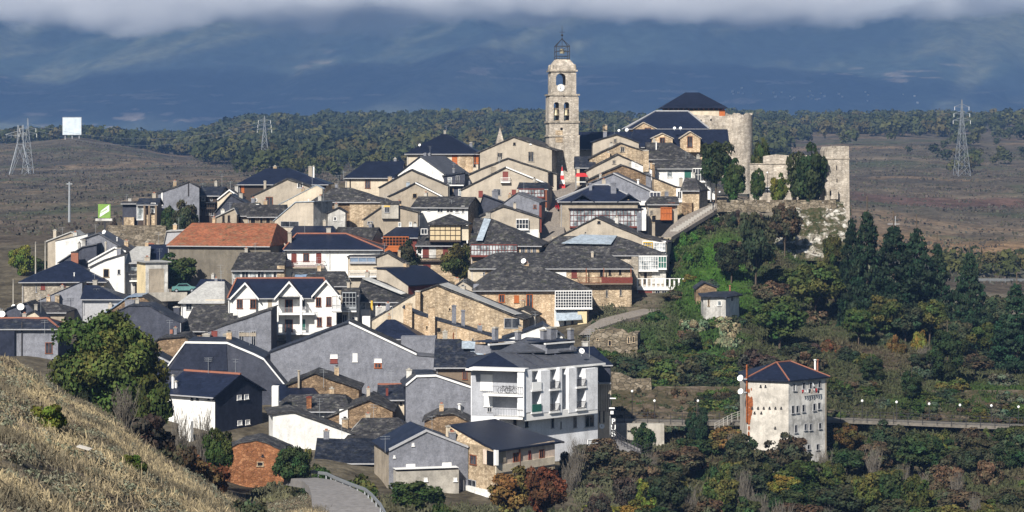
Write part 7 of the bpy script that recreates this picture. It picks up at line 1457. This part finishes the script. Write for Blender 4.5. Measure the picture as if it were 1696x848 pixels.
# far hamlets at the foot of the mountain
g = random.Random(4); hm = MB().box(-6, 6, -4, 4, -8, 4, 'dirtywhite'); hm.prism([(-6.6, -4.6, 4), (0, -4.6, 7.5), (6.6, -4.6, 4)], (0, 9.2, 0), 'oldslate'); h0 = hm.build('far_house')
tag(h0, 'tiny white house in the hamlets at the foot of the far mountain', 'house', 'houses of the far hamlets')
for k in range(34):
    px = g.choice([g.gauss(1235, 26), g.gauss(1380, 50), g.gauss(1340, 30), g.uniform(1080, 1520)]); py = 150+g.uniform(-3, 14)+(px-1235)*.035
    ts = np.linspace(.02, .8, 200); X_, Y_, Z_ = mtn_z(np.full(200, px), ts); kk = int(np.argmax((HY-F*Z_/Y_) <= py)); o = h0 if k == 0 else h0.copy()
    if k: COL.objects.link(o)
    o.location = (X_[kk], Y_[kk], Z_[kk]+2); o.scale = [g.uniform(.2, .45)]*3; o.rotation_euler = (0, 0, g.uniform(-.8, .8))
# short stakes and a slab on the dry hill
h = H('stone_slab', 'pale narrow stone slab lying on the dry hill', 'slab', 136, 742, 104, -28); MB().prism([(-.34, 0, .02), (.34, .05, -.1), (.36, .08, -.06), (-.32, .05, .07)], (.05, .12, .05), 'kerbstone').build('slab', h.root)

# ================================================================ chimneys and aerials the roofs carry
rc = random.Random(77)
for h in HS:
    if not h.rl or h.kind not in ('house',): continue
    def spot():
        if h.rl[0] == 'p':
            pts = h.rl[1]; x = rc.uniform(pts[0][0]+.6, pts[-1][0]-.6) if pts[-1][0]-pts[0][0] > 2 else None
            if x is None: return None
            for (xa, za), (xb, zb) in zip(pts[:-1], pts[1:]):
                if xa <= x <= xb: return x, rc.uniform(.35, .8)*h.d, za+(zb-za)*(x-xa)/(xb-xa)
            return None
        return (rc.uniform(h.rl[1]+.3, h.rl[2]-.3) if h.rl[2]-h.rl[1] > .8 else (h.rl[1]+h.rl[2])/2), h.d/2+rc.uniform(.1, .9), h.zr-.2
    if h.nch == 0 or rc.random() < .35:
        q = spot()
        if q:
            x, y, z = q; w = rc.uniform(.22, .38); t_ = rc.uniform(.55, 1.1); m = rc.choice(['concrete', 'beige', 'slatewall', 'warmstone', 'dirtywhite'])
            MB().box(x-w, x+w, y-w, y+w, z-1.0, z+t_, m).box(x-w-.06, x+w+.06, y-w-.06, y+w+.06, z+t_, z+t_+.1, 'concrete').box(x-w*.5, x+w*.5, y-w*.5, y+w*.5, z+t_+.1, z+t_+.3, rc.choice(['orangetrim', 'iron', 'concrete'])).build('chimney', h.roof)
    if rc.random() < .6:
        q = spot()
        if q:
            x, y, z = q; t_ = rc.uniform(1.4, 2.6); mb = MB().tube((x, y, z-.5), (x, y, z+t_), .025, .02, 'steel', 5)
            for dz, L_ in ((.05, .5), (.4, .38)):
                mb.bar((x-L_, y, z+t_-dz), (x+L_, y, z+t_-dz), .02, 'steel')
                for k in range(5): mb.bar((x-L_+L_*k/2, y-.25, z+t_-dz), (x-L_+L_*k/2, y+.25, z+t_-dz), .014, 'steel')
            mb.build('aerial', h.root)
